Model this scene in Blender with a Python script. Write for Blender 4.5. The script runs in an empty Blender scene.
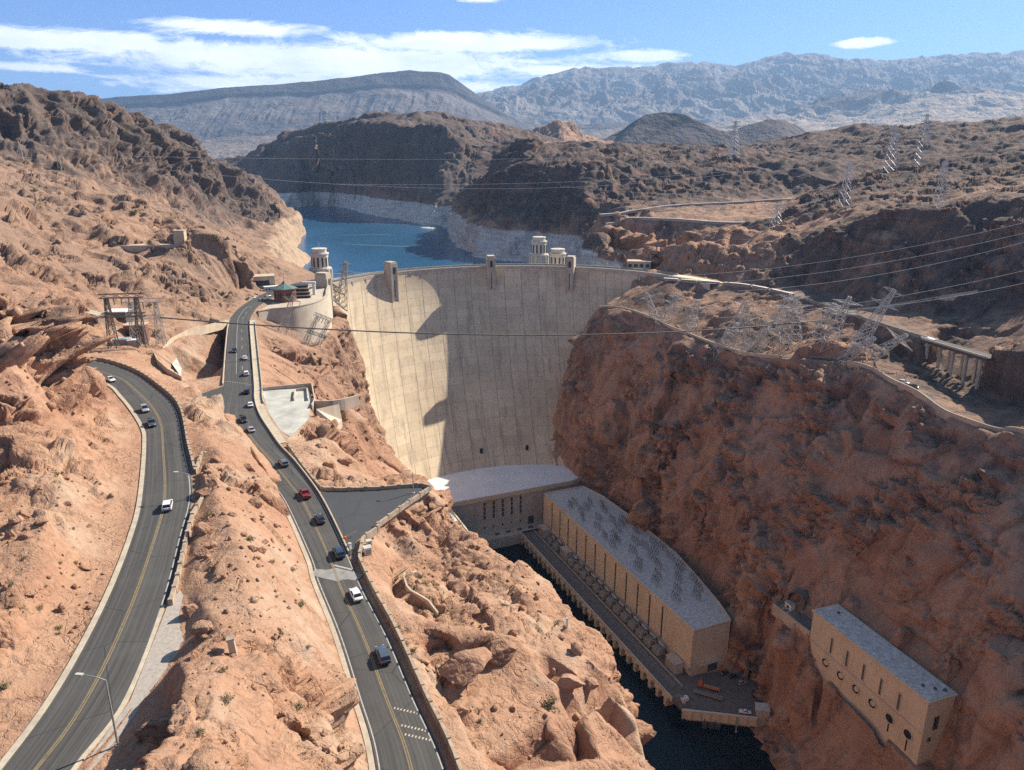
import bpy, bmesh, math, random, time
import numpy as np
from mathutils import Vector, Matrix
from mathutils.geometry import delaunay_2d_cdt

random.seed(7)
RNG = np.random.default_rng(11)
SC = bpy.context.scene
COL = SC.collection
PI = math.pi
# ------------------------------------------------------------------ camera
CAM = np.array([0.0, 0.0, 272.0])
PITCH = math.radians(17.0)
FPX = 740.0
SP, CP = math.sin(PITCH), math.cos(PITCH)

def ray(px, py):
    u = (px - 512.0) / FPX
    v = -(py - 385.0) / FPX
    return np.array([u, CP + v * SP, -SP + v * CP])

def Z(px, py, z):
    """world point seen at a pixel, at height z"""
    d = ray(px, py)
    t = (z - CAM[2]) / d[2]
    return tuple(CAM + d * t)

def D(px, py, Y):
    """world point seen at a pixel, at ground distance Y"""
    d = ray(px, py)
    t = Y / d[1]
    return tuple(CAM + d * t)

def proj(p):
    d = np.asarray(p, float) - CAM
    f = d[1] * CP - d[2] * SP
    up = d[1] * SP + d[2] * CP
    return (512 + FPX * d[0] / f, 385 - FPX * up / f, f)

# ------------------------------------------------------------------ noise (numpy)
def _h(ix, iy, iz, seed):
    h = (ix.astype(np.uint32) * np.uint32(374761393)) ^ (iy.astype(np.uint32) * np.uint32(668265263)) ^ \
        (iz.astype(np.uint32) * np.uint32(2147483647 - 58)) ^ np.uint32((seed * 974711 + 12345) & 0xffffffff)
    h = (h ^ (h >> np.uint32(13))) * np.uint32(1274126177)
    h = (h ^ (h >> np.uint32(15))) * np.uint32(2246822519)
    return h ^ (h >> np.uint32(16))

_G = np.array([[1,1,0],[-1,1,0],[1,-1,0],[-1,-1,0],[1,0,1],[-1,0,1],[1,0,-1],[-1,0,-1],
               [0,1,1],[0,-1,1],[0,1,-1],[0,-1,-1],[1,1,0],[0,-1,1],[-1,1,0],[0,-1,-1]], np.float32)

def perlin(p, seed=0):
    i = np.floor(p).astype(np.int32)
    f = (p - i).astype(np.float32)
    w = f * f * f * (f * (f * 6 - 15) + 10)
    out = None
    acc = []
    for dx in (0, 1):
        for dy in (0, 1):
            for dz in (0, 1):
                g = _G[_h(i[:, 0] + dx, i[:, 1] + dy, i[:, 2] + dz, seed) & np.uint32(15)]
                acc.append(g[:, 0] * (f[:, 0] - dx) + g[:, 1] * (f[:, 1] - dy) + g[:, 2] * (f[:, 2] - dz))
    x00 = acc[0] + w[:, 2] * (acc[1] - acc[0]); x01 = acc[2] + w[:, 2] * (acc[3] - acc[2])
    x10 = acc[4] + w[:, 2] * (acc[5] - acc[4]); x11 = acc[6] + w[:, 2] * (acc[7] - acc[6])
    y0 = x00 + w[:, 1] * (x01 - x00); y1 = x10 + w[:, 1] * (x11 - x10)
    return y0 + w[:, 0] * (y1 - y0)

def chunked(fn, p, *a):
    n = len(p); out = []
    for s in range(0, n, 300000):
        out.append(fn(p[s:s + 300000], *a))
    return np.concatenate(out) if out else np.zeros(0, np.float32)

def fbm(p, octv=4, seed=0, gain=0.5, lac=2.07):
    r = np.zeros(len(p), np.float32); a = 1.0
    for o in range(octv):
        r += a * chunked(perlin, p, seed + o); p = p * lac + 3.7; a *= gain
    return r

def ridged(p, octv=4, seed=0, gain=0.5, lac=2.07):
    r = np.zeros(len(p), np.float32); a = 1.0
    for o in range(octv):
        r += a * (1 - 2.2 * np.abs(chunked(perlin, p, seed + o))); p = p * lac + 3.7; a *= gain
    return r

def _facet(p, seed):
    """broken-rock noise: nearest cell's own tilted plane + step at its joint"""
    b = np.floor(p - 0.5).astype(np.int32)
    best = np.full(len(p), 1e9, np.float32); val = np.zeros(len(p), np.float32); sec = np.full(len(p), 1e9, np.float32)
    for dx in (0, 1):
        for dy in (0, 1):
            for dz in (0, 1):
                c = b + np.array([dx, dy, dz], np.int32)
                h = _h(c[:, 0], c[:, 1], c[:, 2], seed)
                jx = (h & np.uint32(1023)).astype(np.float32) / 1023; jy = ((h >> np.uint32(10)) & np.uint32(1023)).astype(np.float32) / 1023
                jz = ((h >> np.uint32(20)) & np.uint32(1023)).astype(np.float32) / 1023
                h2 = _h(c[:, 0], c[:, 1], c[:, 2], seed + 77)
                q = p - c - np.stack([0.2 + 0.6 * jx, 0.2 + 0.6 * jy, 0.2 + 0.6 * jz], 1)
                d = (q * q).sum(1)
                n1 = (h2 & np.uint32(255)).astype(np.float32) / 127.5 - 1; n2 = ((h2 >> np.uint32(8)) & np.uint32(255)).astype(np.float32) / 127.5 - 1
                n3 = ((h2 >> np.uint32(16)) & np.uint32(255)).astype(np.float32) / 127.5 - 1; n4 = ((h2 >> np.uint32(24)) & np.uint32(255)).astype(np.float32) / 127.5 - 1
                v = q[:, 0] * n1 + q[:, 1] * n2 + q[:, 2] * n3 + 0.45 * n4
                near = d < best
                sec = np.where(near, best, np.minimum(sec, d))
                val = np.where(near, v, val)
                best = np.where(near, d, best)
    joint = np.clip((np.sqrt(sec) - np.sqrt(best)) / 0.12, 0, 1)
    return (val - 0.25 * (1 - joint)).astype(np.float32)

def facet(p, seed=0):
    return chunked(_facet, p.astype(np.float32), seed)

# ------------------------------------------------------------------ polyline helpers
def resample(pts, step):
    pts = np.asarray(pts, float)
    seg = np.linalg.norm(np.diff(pts[:, :2], axis=0), axis=1)
    out = []
    for i in range(len(seg)):
        n = max(1, int(math.ceil(seg[i] / step)))
        for k in range(n):
            out.append(pts[i] + (pts[i + 1] - pts[i]) * k / n)
    out.append(pts[-1])
    return np.array(out)

def smooth_line(pts, sub=6):
    """Catmull-Rom through the points"""
    pts = np.asarray(pts, float)
    P = np.vstack([2 * pts[0] - pts[1], pts, 2 * pts[-1] - pts[-2]])
    out = []
    for i in range(1, len(P) - 2):
        for k in range(sub):
            t = k / sub
            a, b, c, d = P[i - 1], P[i], P[i + 1], P[i + 2]
            out.append(0.5 * (2 * b + (c - a) * t + (2 * a - 5 * b + 4 * c - d) * t * t + (3 * b - 3 * c + d - a) * t ** 3))
    out.append(pts[-1])
    return np.array(out)

def offset(pts, dist):
    """offset to the RIGHT of travel (positive), in plan"""
    pts = np.asarray(pts, float)
    t = np.gradient(pts[:, :2], axis=0)
    t /= np.maximum(1e-9, np.linalg.norm(t, axis=1))[:, None]
    o = pts.copy()
    dd = np.asarray(dist)
    o[:, 0] += t[:, 1] * dd; o[:, 1] -= t[:, 0] * dd
    return o

# ------------------------------------------------------------------ terrain
class Tin:
    def __init__(self):
        self.v = []; self.e = []; self.seen = {}
    def pt(self, p, r=1.0, hue=0.5):
        key = (round(p[0], 1), round(p[1], 1))
        if key in self.seen:
            return self.seen[key]
        self.seen[key] = len(self.v)
        self.v.append((p[0], p[1], p[2], r, hue))
        return len(self.v) - 1
    def line(self, pts, r=1.0, hue=0.5, step=12.0, closed=False):
        pts = list(map(tuple, pts))
        if closed: pts = pts + [pts[0]]
        q = resample(pts, step)
        idx = [self.pt(p, r, hue) for p in q]
        for a, b in zip(idx[:-1], idx[1:]):
            if a != b: self.e.append((a, b))
    def pts(self, lst, r=1.0, hue=0.5):
        for p in lst: self.pt(p, r, hue)
    def build(self, name, kfine, dmin, frustum_margin=0.12, coarse=5.0, levels=14, smooth_at=(), rough=None, material=None, kind='structure'):
        V = np.array(self.v)
        res = delaunay_2d_cdt([Vector((a[0], a[1])) for a in self.v], self.e, [], 0, 0.01)
        nv, faces, orig = res[0], res[2], res[3]
        P = np.zeros((len(nv), 5)); bad = 0
        for i, (c, o) in enumerate(zip(nv, orig)):
            if o:
                P[i] = V[o[0]]
            else:
                d = (V[:, 0] - c.x) ** 2 + (V[:, 1] - c.y) ** 2
                k = np.argsort(d)[:3]; w = 1 / (d[k] + 1e-3)
                P[i, 2:] = (V[k, 2:] * w[:, None]).sum(0) / w.sum(); bad += 1
            P[i, 0], P[i, 1] = c.x, c.y
        T = np.array([f for f in faces if len(f) == 3], np.int64)
        a, b, c = P[T[:, 0], :2], P[T[:, 1], :2], P[T[:, 2], :2]
        cr = (b[:, 0] - a[:, 0]) * (c[:, 1] - a[:, 1]) - (b[:, 1] - a[:, 1]) * (c[:, 0] - a[:, 0])
        T[cr < 0] = T[cr < 0][:, ::-1]
        P = P.astype(np.float64)
        for lev in range(levels):
            E = np.concatenate([T[:, [0, 1]], T[:, [1, 2]], T[:, [2, 0]]])
            E.sort(axis=1)
            key = E[:, 0] * len(P) + E[:, 1]
            uk, inv = np.unique(key, return_inverse=True)
            ue = np.stack([uk // len(P), uk % len(P)], 1)
            A, B = P[ue[:, 0], :3], P[ue[:, 1], :3]
            L = np.linalg.norm(A - B, axis=1)
            M = (A + B) / 2 - CAM
            dist = np.maximum(dmin, np.linalg.norm(M, axis=1))
            f = M[:, 1] * CP - M[:, 2] * SP
            u = M[:, 0] / np.maximum(f, 1e-3); w = (M[:, 1] * SP + M[:, 2] * CP) / np.maximum(f, 1e-3)
            inside = (f > 0) & (np.abs(u) < 512 / FPX + frustum_margin) & (np.abs(w) < 385 / FPX + frustum_margin)
            # shallow far ground may be coarser along the view
            vd = M / np.maximum(1e-6, np.linalg.norm(M, axis=1))[:, None]
            if lev > 5:                                     # slopes that face away need less detail
                vn = self.normals(P, T)
                fc = ((vn[ue[:, 0]] + vn[ue[:, 1]]) * .5 * vd).sum(1)
                back = np.where(fc > .12, 2.6, 1.0)
            else: back = 1.0
            thr = kfine * dist * np.where(inside, 1.0, coarse) * back
            mark = L > thr
            if not mark.any(): break
            mid = np.cumsum(mark) - 1 + len(P)
            P = np.concatenate([P, (P[ue[mark, 0]] + P[ue[mark, 1]]) / 2])
            n = len(T)
            m = mark[inv].reshape(3, n).T
            me = np.where(m, mid[inv].reshape(3, n).T, -1)
            cnt = m.sum(1)
            out = [T[cnt == 0]]
            s = cnt == 3
            t, e = T[s], me[s]
            out += [np.stack([t[:, 0], e[:, 0], e[:, 2]], 1), np.stack([e[:, 0], t[:, 1], e[:, 1]], 1),
                    np.stack([e[:, 2], e[:, 1], t[:, 2]], 1), np.stack([e[:, 0], e[:, 1], e[:, 2]], 1)]
            for k in range(3):
                s = (cnt == 1) & m[:, k]
                t, e = T[s], me[s][:, k]
                i0, i1, i2 = t[:, k], t[:, (k + 1) % 3], t[:, (k + 2) % 3]
                out += [np.stack([i0, e, i2], 1), np.stack([e, i1, i2], 1)]
                s = (cnt == 2) & ~m[:, k]
                t = T[s]
                i0, i1, i2 = t[:, k], t[:, (k + 1) % 3], t[:, (k + 2) % 3]
                e1, e2 = me[s][:, (k + 1) % 3], me[s][:, (k + 2) % 3]
                out += [np.stack([i2, e2, e1], 1), np.stack([i0, i1, e1], 1), np.stack([i0, e1, e2], 1)]
            T = np.concatenate(out)
            if lev in smooth_at:
                P = self.smooth(P, T, smooth_at[lev])
        N = self.normals(P, T)
        for _ in range(4):
            N = self.nb_mean(N, T, len(P)); N /= np.maximum(1e-9, np.linalg.norm(N, axis=1))[:, None]
        if rough is not None:
            P[:, :3] += rough(P, N)
        me = make_mesh(name, P[:, :3], T)
        at = me.attributes.new('hue', 'FLOAT', 'POINT'); at.data.foreach_set('value', P[:, 4].astype(np.float32))
        at = me.attributes.new('rough', 'FLOAT', 'POINT'); at.data.foreach_set('value', P[:, 3].astype(np.float32))
        o = bpy.data.objects.new(name, me); COL.objects.link(o)
        if material: me.materials.append(material)
        o['kind'] = kind
        print('TERRAIN', name, 'tin', len(nv), 'crossings', bad, 'tris', len(T))
        self.P, self.T = P, T
        return o
    @staticmethod
    def nb_mean(X, T, n):
        acc = X * 0.5; cnt = np.full(n, 0.5)
        for a, b in ((0, 1), (1, 2), (2, 0)):
            for k in range(X.shape[1]):
                acc[:, k] += np.bincount(T[:, a], X[T[:, b], k], n) + np.bincount(T[:, b], X[T[:, a], k], n)
            cnt += np.bincount(T[:, a], minlength=n) + np.bincount(T[:, b], minlength=n)
        return acc / cnt[:, None]
    def smooth(self, P, T, it):
        for _ in range(it):
            Q = self.nb_mean(P[:, :3].copy(), T, len(P))
            w = np.clip(P[:, 3:4] * 1.2 - 0.1, 0, 0.7)
            P[:, :3] += (Q - P[:, :3]) * w
        return P
    @staticmethod
    def normals(P, T):
        a, b, c = P[T[:, 0], :3], P[T[:, 1], :3], P[T[:, 2], :3]
        n = np.cross(b - a, c - a)
        N = np.zeros((len(P), 3))
        for j in range(3):
            for k in range(3):
                N[:, k] += np.bincount(T[:, j], n[:, k], len(P))
        N /= np.maximum(1e-9, np.linalg.norm(N, axis=1))[:, None]
        return N

def make_mesh(name, V, T, smooth=False):
    me = bpy.data.meshes.new(name)
    V = np.asarray(V, np.float32); T = np.asarray(T, np.int32)
    me.vertices.add(len(V)); me.vertices.foreach_set('co', V.ravel())
    me.loops.add(T.size); me.loops.foreach_set('vertex_index', T.ravel())
    me.polygons.add(len(T)); me.polygons.foreach_set('loop_start', np.arange(0, T.size, T.shape[1], dtype=np.int32))
    if smooth: me.polygons.foreach_set('use_smooth', np.ones(len(T), bool))
    me.update(calc_edges=True)
    return me
# ------------------------------------------------------------------ the dam as a surface (needed by the terrain too)
DAM_C = np.array([8.0, 502.0]); DAM_R = 158.0
DAM_TOP = 180.0
def dam_circle(z):
    t = max(0.0, (DAM_TOP - z) / 143.0) ** 1.42
    return DAM_C[0] + 12 * t, DAM_C[1] - 83 * t, DAM_R - 26 * t
def dam_pt(phi, z):
    """phi measured from +Y towards +X"""
    cx, cy, r = dam_circle(z)
    return (cx + r * math.sin(phi), cy + r * math.cos(phi), z)
def dam_hit(px, py):
    """where the view ray through a pixel meets the downstream face"""
    d = ray(px, py); best = None
    for k in range(2000):
        Y = 380 + k * 0.2
        p = CAM + d * (Y / d[1])
        cx, cy, r = dam_circle(p[2])
        if (p[0] - cx) ** 2 + (p[1] - cy) ** 2 > r * r and p[1] > cy:
            return tuple(p)
    return tuple(p)

W = lambda x, y, z: (x, y, z)
# ------------------------------------------------------------------ roads (edges read off the photograph, levels from the place)
R1L = [Z(*p, 196) for p in [(98.5, 382), (119.5, 398), (139, 426), (142, 447), (137, 500), (128, 535), (109, 584), (83, 637), (46, 700), (0, 762)]]
R1R = [Z(*p, 196) for p in [(95, 361), (130, 371), (155, 387), (176, 408), (184.6, 447), (191, 475), (192, 500), (183, 535), (165, 605), (128, 700), (75.6, 770)]]
R1L = [W(-215, 272, 197), W(-180, 268, 196.5)] + R1L + [W(-67, 60, 196), W(-68, 20, 196), W(-72, -60, 197)]
R1R = [W(-215, 284, 197), W(-185, 283, 196.5)] + R1R + [W(-56, 60, 196), W(-57, 20, 196), W(-61, -60, 197)]
R1L, R1R = smooth_line(R1L, 6), smooth_line(R1R, 6)
R2R = [Z(*p, 184) for p in [(249.8, 325), (251, 345), (254, 385), (254.4, 400), (259, 415), (268.5, 430.4), (280, 446.8), (294, 461.6), (319, 495), (341, 538), (363, 588), (388, 636), (415.6, 700), (445.5, 767)]]
R2R = [W(-146, 585, 180.3), W(-158, 560, 180.5), W(-164, 520, 181), W(-162, 470, 182), W(-154, 430, 183)] + R2R + [W(-4, 70, 184.5), W(2, 40, 185), W(16, -60, 187)]
R2L = [W(-152, 596, 180.3), W(-167, 566, 180.5), W(-175, 520, 181), W(-173, 470, 182), W(-165.5, 430, 183), W(-156.5, 401.4, 184), W(-140.8, 355.4, 184), W(-117.1, 287.8, 184),
       W(-110, 265, 184), W(-104, 248, 184), W(-94, 230, 184), W(-82, 212, 184), W(-70, 194, 184)] + \
      [Z(*p, 184) for p in [(283, 500), (309, 556), (316.5, 581), (337.5, 633), (357.5, 697), (375, 760)]] + [W(-15, 68, 184.5), W(-9, 40, 185), W(5, -60, 187)]
R2R, R2L = smooth_line(R2R, 6), smooth_line(R2L, 6)
R3 = smooth_line([D(664, 280, 590), D(720, 284, 570), D(748, 286.6, 553), D(791, 295.4, 520), D(826, 306, 488), D(862, 318, 450), D(902, 331, 418), D(928, 338.6, 400)], 5)   # upper road on the far side
R3b = smooth_line([D(985, 352, 362), D(1040, 366, 340), W(330, 300, 180), W(420, 240, 184)], 5)
R4 = smooth_line([D(600, 307, 588), D(620, 308, 572), D(646, 315.6, 545), D(667, 325.6, 520), D(685.6, 333, 500), D(714, 344, 474), D(748, 354, 448), D(780, 357, 432), D(825, 360, 405), D(867, 368, 385), D(892, 382, 366), D(918, 394, 350), D(943, 412, 334), D(968, 422, 322), D(1000, 432, 312), D(1040, 436, 300), W(300, 230, 152)], 4)

FARK = 1.4
# ------------------------------------------------------------------ near terrain
def near_terrain(T):
    # roads: bed kept flat under the asphalt
    for L, R in ((R1L, R1R), (R2L, R2R)):
        ze = np.array([0, 0, -0.12])
        T.line(L + ze, 0, .2, 6); T.line(R + ze, 0, .2, 6)
        n = min(len(L), len(R)); Lr = resample(L, 8); 
        # middle line
        mid = []
        for p in Lr:
            d = ((R[:, :2] - p[:2]) ** 2).sum(1); q = R[np.argmin(d)]
            mid.append((p + q) / 2 - [0, 0, 0.7])
        T.line(mid[1:-1], 0, .2, 8)
    # --- left of road 1: the salmon slope and the steep rock above it
    b = offset(R1L, 2.6) + [0, 0, 0.0]
    T.line(b[4:], 0.08, .15, 6)
    T.line([tuple(p) for p in offset(R1L, 4.6) + [0, 0, .5] if p[1] < 222], .05, .1, 6)
    T.line([tuple(p) for p in offset(R1L, 7.2) + [0, 0, 1.3] if p[1] < 212], .25, .12, 8)
    T.line([Z(74, 440, 201), Z(46, 520, 202.5), Z(14, 600, 202), Z(-25, 660, 199.5), W(-92, 80, 200)], 1.2, .15)
    T.line([Z(85, 412, 201), Z(40, 425, 206), Z(0, 440, 207), W(-170, 150, 207), W(-150, 100, 206), W(-120, 50, 205)], 1, .3)
    T.line([D(88, 376, 234), D(76, 354, 230), D(60, 341, 222), D(30, 316, 213), D(0, 289, 206), W(-185, 190, 240), W(-230, 140, 240), W(-260, 50, 230)], 1.3, .64, 8)
    T.line([W(-158, 246, 222), W(-172, 236, 230), W(-190, 225, 238), W(-215, 205, 244)], 1, .4, 8)
    T.line([D(88, 396, 226), D(62, 384, 212), D(30, 372, 196), D(0, 360, 186)], 1.3, .62, 8)
    T.pts([W(-400, 100, 250), W(-400, 250, 262), W(-300, 280, 240), W(-160, 20, 205), W(-100, -60, 200), W(-300, -80, 215)], 1, .3)
    T.line([W(-178, 262, 203), W(-200, 258, 214), W(-240, 250, 226)], 1, .3)
    # --- ridge between road 1 and road 2
    T.line(offset(R1R, -1.8)[18:] - [0, 0, .1], 0.03, .2, 6)
    T.line(offset(R1R, -1.8)[10:18] - [0, 0, .2], 0.03, .2, 6)
    T.line([Z(176, 620, 196), Z(188, 600, 196.2), Z(186, 640, 196), Z(174, 658, 196)], .05, .15, 6)   # gravel apron
    T.line([Z(176, 660, 196.1), Z(164, 678, 196.1), Z(151, 693, 196.1), Z(130, 711, 196.1), Z(105, 746, 196.1), Z(84, 772, 196.1), W(-51, 58, 196)], .12, .4, 4)
    T.line([Z(182, 662, 202), Z(185, 680, 205.5), Z(182, 697, 207), Z(172, 711, 207.5), Z(166, 726, 208), Z(172, 746, 208.5), Z(154, 770, 209), W(-44, 60, 208.5), W(-42, 20, 206)], .85, .2, 4)
    T.line([(p[0] - 3.6, p[1] + 1.0, 197.6) for p in [Z(182, 662, 202), Z(185, 680, 205.5), Z(182, 697, 207), Z(172, 711, 207.5), Z(166, 726, 208), Z(172, 746, 208.5), Z(154, 770, 209), W(-44, 60, 208.5)]], 1.0, .35, 4)
    T.line([(p[0] - 8, p[1] + 1.0, 196.4) for p in [Z(172, 711, 207.5), Z(166, 726, 208), Z(172, 746, 208.5), Z(154, 770, 209), W(-44, 60, 208.5)]], .8, .35, 4)
    T.line([Z(215, 660, 203), Z(215, 700, 207.5), Z(200, 740, 209), Z(190, 775, 209), W(-35, 60, 208)], 1, .12, 8)
    T.line([Z(262, 662, 202), Z(275, 700, 202), Z(290, 745, 201), W(-25, 66, 199)], 1, .1, 8)
    T.line([Z(300, 640, 194), Z(325, 700, 192), Z(345, 760, 190)], .9, .1, 8)
    T.line([p for p in offset(R2L, 1.4) + [0, 0, .1] if p[1] < 172], .06, .12, 6)
    T.line([p for p in offset(R2L, 4.2) + [0, 0, 1.6] if p[1] < 150], .7, .1, 6)
    T.line([Z(205, 468, 198), Z(222, 500, 198.5), Z(235, 540, 198), Z(246, 590, 198), Z(250, 630, 199)], 1, .1, 8)
    T.line([Z(200, 520, 197), Z(196, 560, 196.6), Z(200, 600, 197.5), Z(222, 630, 200)], .6, .15, 6)
    T.line([Z(262, 520, 193.5), Z(280, 565, 193), Z(290, 610, 193)], 1, .1, 8)
    # rock shoulder that hides the left edge of road 2
    T.line([Z(208, 408, 191), Z(224, 421, 192), Z(240, 438, 192.5), Z(256, 458, 192), Z(271, 480, 191), Z(281, 497, 189)], .7, .1, 6)
    T.line([Z(188, 392, 194), Z(200, 425, 196), Z(214, 452, 196.5), Z(232, 480, 195.5), Z(255, 515, 194)], .9, .1, 6)
    T.line([Z(222, 412, 186.5), Z(238, 431, 187.5), Z(254, 452, 187.5), Z(268, 474, 187)], .3, .1, 6)
    T.line([Z(150, 374, 194.6), Z(175, 389, 194.4), Z(196, 398, 189)], .4, .15, 8)
    # driveway from road 2 to the basin, the basin itself
    T.line([Z(222, 389, 183.9), Z(205, 394, 183.6), Z(192, 399, 183.5)], 0, .2, 5)
    T.line([Z(222, 402, 183.9), Z(208, 406, 183.6), Z(196, 405, 183.5)], 0, .2, 5)
    BL = offset(R2L, 1.2)
    T.line([W(-133, 325, 171), W(-146, 362, 170), W(-160, 400, 170)], 0.1, .05, 8)
    T.line([Z(213, 386, 177), Z(195, 385, 175), Z(180, 372, 176)], .2, .05, 6)
    T.line([Z(172, 356, 180), Z(190, 343, 179), Z(206, 335, 177)], .2, .05, 6)
    T.line([Z(163, 350, 189), Z(178, 337, 188), Z(205, 328, 186), Z(226, 323, 183.6)], .15, .1, 6)
    T.line([Z(162, 364, 188), Z(175, 376, 186), Z(196, 388, 184)], .2, .1, 6)
    # --- flat ground with the switchyard, left of the basin
    T.line([Z(100, 348, 193), Z(130, 350, 192), Z(155, 352, 191.5)], .3, .15, 8)
    T.line([Z(95, 325, 194), Z(130, 322, 192), Z(160, 330, 190), Z(185, 325, 188), Z(215, 318, 183.5)], .4, .2, 8)
    T.line([Z(100, 305, 198), Z(130, 304, 196), Z(165, 312, 192), Z(205, 312, 186), Z(222, 306, 185), Z(236, 296, 185)], 1.1, .3, 10)
    T.line([D(60, 312, 330), D(72, 304, 355)], 1, .3)
    # --- left massif
    T.line([D(0, 265, 380), D(30, 280, 360), D(60, 300, 345)], 1.4, .36)
    T.line([D(0, 228, 450), D(40, 236, 460), D(70, 250, 480), D(105, 262, 480), D(130, 268, 480)], 1.5, .3)
    T.line([D(140, 300, 420), D(172, 304, 445), D(205, 303, 470), D(226, 298, 485), D(242, 290, 505), D(251, 284, 530)], .9, .25, 8)
    T.line([D(145, 268, 470), D(168, 254, 495), D(188, 241, 510), D(210, 233, 522), D(228, 237, 524), D(242, 250, 522), D(249, 266, 530)], 1.0, .2, 8)
    T.line([D(150, 246, 560), D(200, 228, 580), D(235, 240, 570)], 1.0, .3, 8)
    T.line([D(60, 300, 385), D(95, 296, 405), D(125, 292, 420)], 1.2, .35, 8)
    T.line([D(0, 200, 520), D(30, 205, 540), D(70, 205, 560), D(110, 215, 560), D(150, 240, 545)], 1.6, .4)
    T.line([D(95, 192, 640), D(125, 193, 630), D(140, 197, 620), D(150, 212, 610), D(157, 226, 606)], 1.2, .2, 10)
    T.line([D(100, 222, 585), D(125, 226, 578), D(145, 240, 570), D(155, 250, 565)], 1.2, .3, 10)
    T.line([D(0, 180, 620), D(50, 186, 640), D(80, 190, 660)], 1.6, .48)
    T.line([D(0, 163, 720), D(40, 172, 730), D(80, 180, 750), D(110, 188, 790), D(150, 205, 850), D(180, 218, 900), D(215, 228, 960), D(243, 234, 1050)], 1, .6, 15)
    T.line([D(160, 222, 700), D(190, 228, 720), D(225, 238, 760), D(255, 254, 700)], .9, .4)
    # the dark cliff above the lake
    T.line([D(0, 93, 800), D(21, 90, 830), D(46, 95, 850), D(84, 105, 900), D(116, 116, 980), D(144, 121, 1050), D(169, 130, 1150), D(197, 155, 1250), D(225, 167, 1330), D(253, 183, 1400), D(278, 204, 1480), D(298, 222, 1545)], 1.3, .85, 15)
    T.line([D(0, 125, 770), D(40, 128, 790), D(80, 140, 830), D(120, 155, 900), D(160, 180, 980), D(200, 200, 1060), D(240, 216, 1150), D(280, 226, 1350)], 1.8, .92, 15)
    T.pts([W(-700, 1000, 360), W(-800, 700, 390), W(-900, 1300, 330), W(-700, 1600, 230), W(-1100, 1000, 360), W(-600, 1500, 250), W(-900, 500, 350), W(-700, 300, 330), W(-1400, 800, 380)], 1.2, .8)
    T.pts([W(-1500, 1600, 260), W(-1300, 2100, 180), W(-1800, 2500, 220), W(-1600, 200, 350), W(-1500, -100, 320), W(-700, -100, 290)], 1, .7)
    # --- lake shores
    left = [W(-150, 655, 128), W(-190, 720, 128), W(-230, 800, 128), W(-262, 900, 128), W(-285, 1000, 128), Z(309, 260, 128), Z(298, 248, 128), Z(299, 240, 128), Z(305, 233, 128), W(-500, 1640, 128), W(-720, 1900, 128), W(-1000, 2200, 128), W(-1300, 2600, 128)]
    T.line(left, .25, .3, 20)
    T.line(offset(np.array(left), 20) * [1, 1, 0] + [0, 0, 100], .2, .4, 30)
    T.line(np.array(offset(np.array(left), np.array([-14, -20, -25, -30, -40, -45, -40, -25, -16, -25, -30, -30, -30]))) * [1, 1, 0] + [0, 0, 170], .8, .4, 20)
    far = [W(-1350, 2950, 128), Z(270, 199, 128), Z(286, 200, 128), Z(312, 202, 128), Z(340, 207, 128), Z(358, 211, 128), Z(375, 216, 128), Z(398, 219, 128), Z(421, 225, 128), Z(440, 225.5, 128), W(-134, 1672, 128)]
    T.line(far, .4, .3, 25)
    T.line(offset(np.array(far), 35) * [1, 1, 0] + [0, 0, 95], .2, .4, 40)
    rt = np.array(offset(np.array(far), -32)) * [1, 1, 0] + [0, 0, 176]
    T.line(rt, .8, .6, 25)
    head = [W(110, 665, 128), W(150, 720, 128), W(165, 790, 128), W(140, 890, 128), W(90, 980, 128), Z(536, 263, 128), Z(505, 262, 128), Z(478, 257, 128), Z(462, 249, 128), Z(453, 243, 128), W(-122, 1480, 128), W(-126, 1590, 128), W(-132, 1668, 128)]
    T.line(head, .4, .3, 20)
    T.line(offset(np.array(head), -24) * [1, 1, 0] + [0, 0, 98], .2, .4, 40)
    ht = np.array(offset(np.array(head), np.array([22, 22, 24, 26, 28, 28, 28, 26, 24, 22, 24, 24, 24]))) * [1, 1, 0] + [0, 0, 174]
    T.line(ht, .9, .6, 20)
    T.pts([W(-60, 800, 90), W(-50, 1000, 90), W(-180, 1200, 90), W(-250, 1450, 90), W(-400, 1700, 90), W(-700, 2200, 90), W(-1000, 2600, 90), W(-40, 720, 90), W(40, 800, 90)], .2, .4)
    T.line([Z(420, 227.6, 128), Z(432, 229, 128), Z(446, 228, 128), Z(450, 225, 128)], .1, .0, 10)
    T.line([Z(424, 226.8, 130), Z(436, 227.6, 131), Z(447, 226, 131)], .1, .0, 10)
    # --- hills behind the lake
    T.line([D(230, 170, 3300), D(248, 158, 3150), D(264, 146, 3000), D(285, 133, 2900), D(299, 128, 2850), D(320, 124, 2800), D(340, 121, 2750), D(357, 115, 2700), D(375, 112, 2650), D(392, 114, 2600), D(410, 116, 2550), D(425, 114, 2500), D(438, 112.5, 2480), D(460, 116, 2480), D(480, 121, 2500), D(509, 128, 2600), D(530, 132, 2800)], 1.2, .85, 30)
    T.line([D(250, 165, 2950), D(300, 136, 2600), D(340, 128, 2440), D(380, 122, 2150), D(415, 126, 2000), D(435, 123, 1960), D(455, 130, 1960), D(480, 142, 2050), D(500, 152, 2250)], 1.2, .95, 25)
    T.line([D(300, 172, 2540), D(345, 168, 2380), D(385, 162, 2095), D(418, 164, 1900), D(440, 164, 1870), D(462, 170, 1890)], 1.1, 1.0, 25)  # darkest hue here: the shade on the front faces is put into the rock colour
    T.line([D(420, 190, 1800), D(440, 192, 1770), D(458, 192, 1760), D(475, 190, 1750)], .5, .95, 20)
    T.line([D(520, 135, 3300), D(540, 126, 3300), D(558, 118, 3300), D(572, 122, 3350), D(586, 137, 3400), D(620, 143, 3500)], 1, .6, 30)
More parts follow.
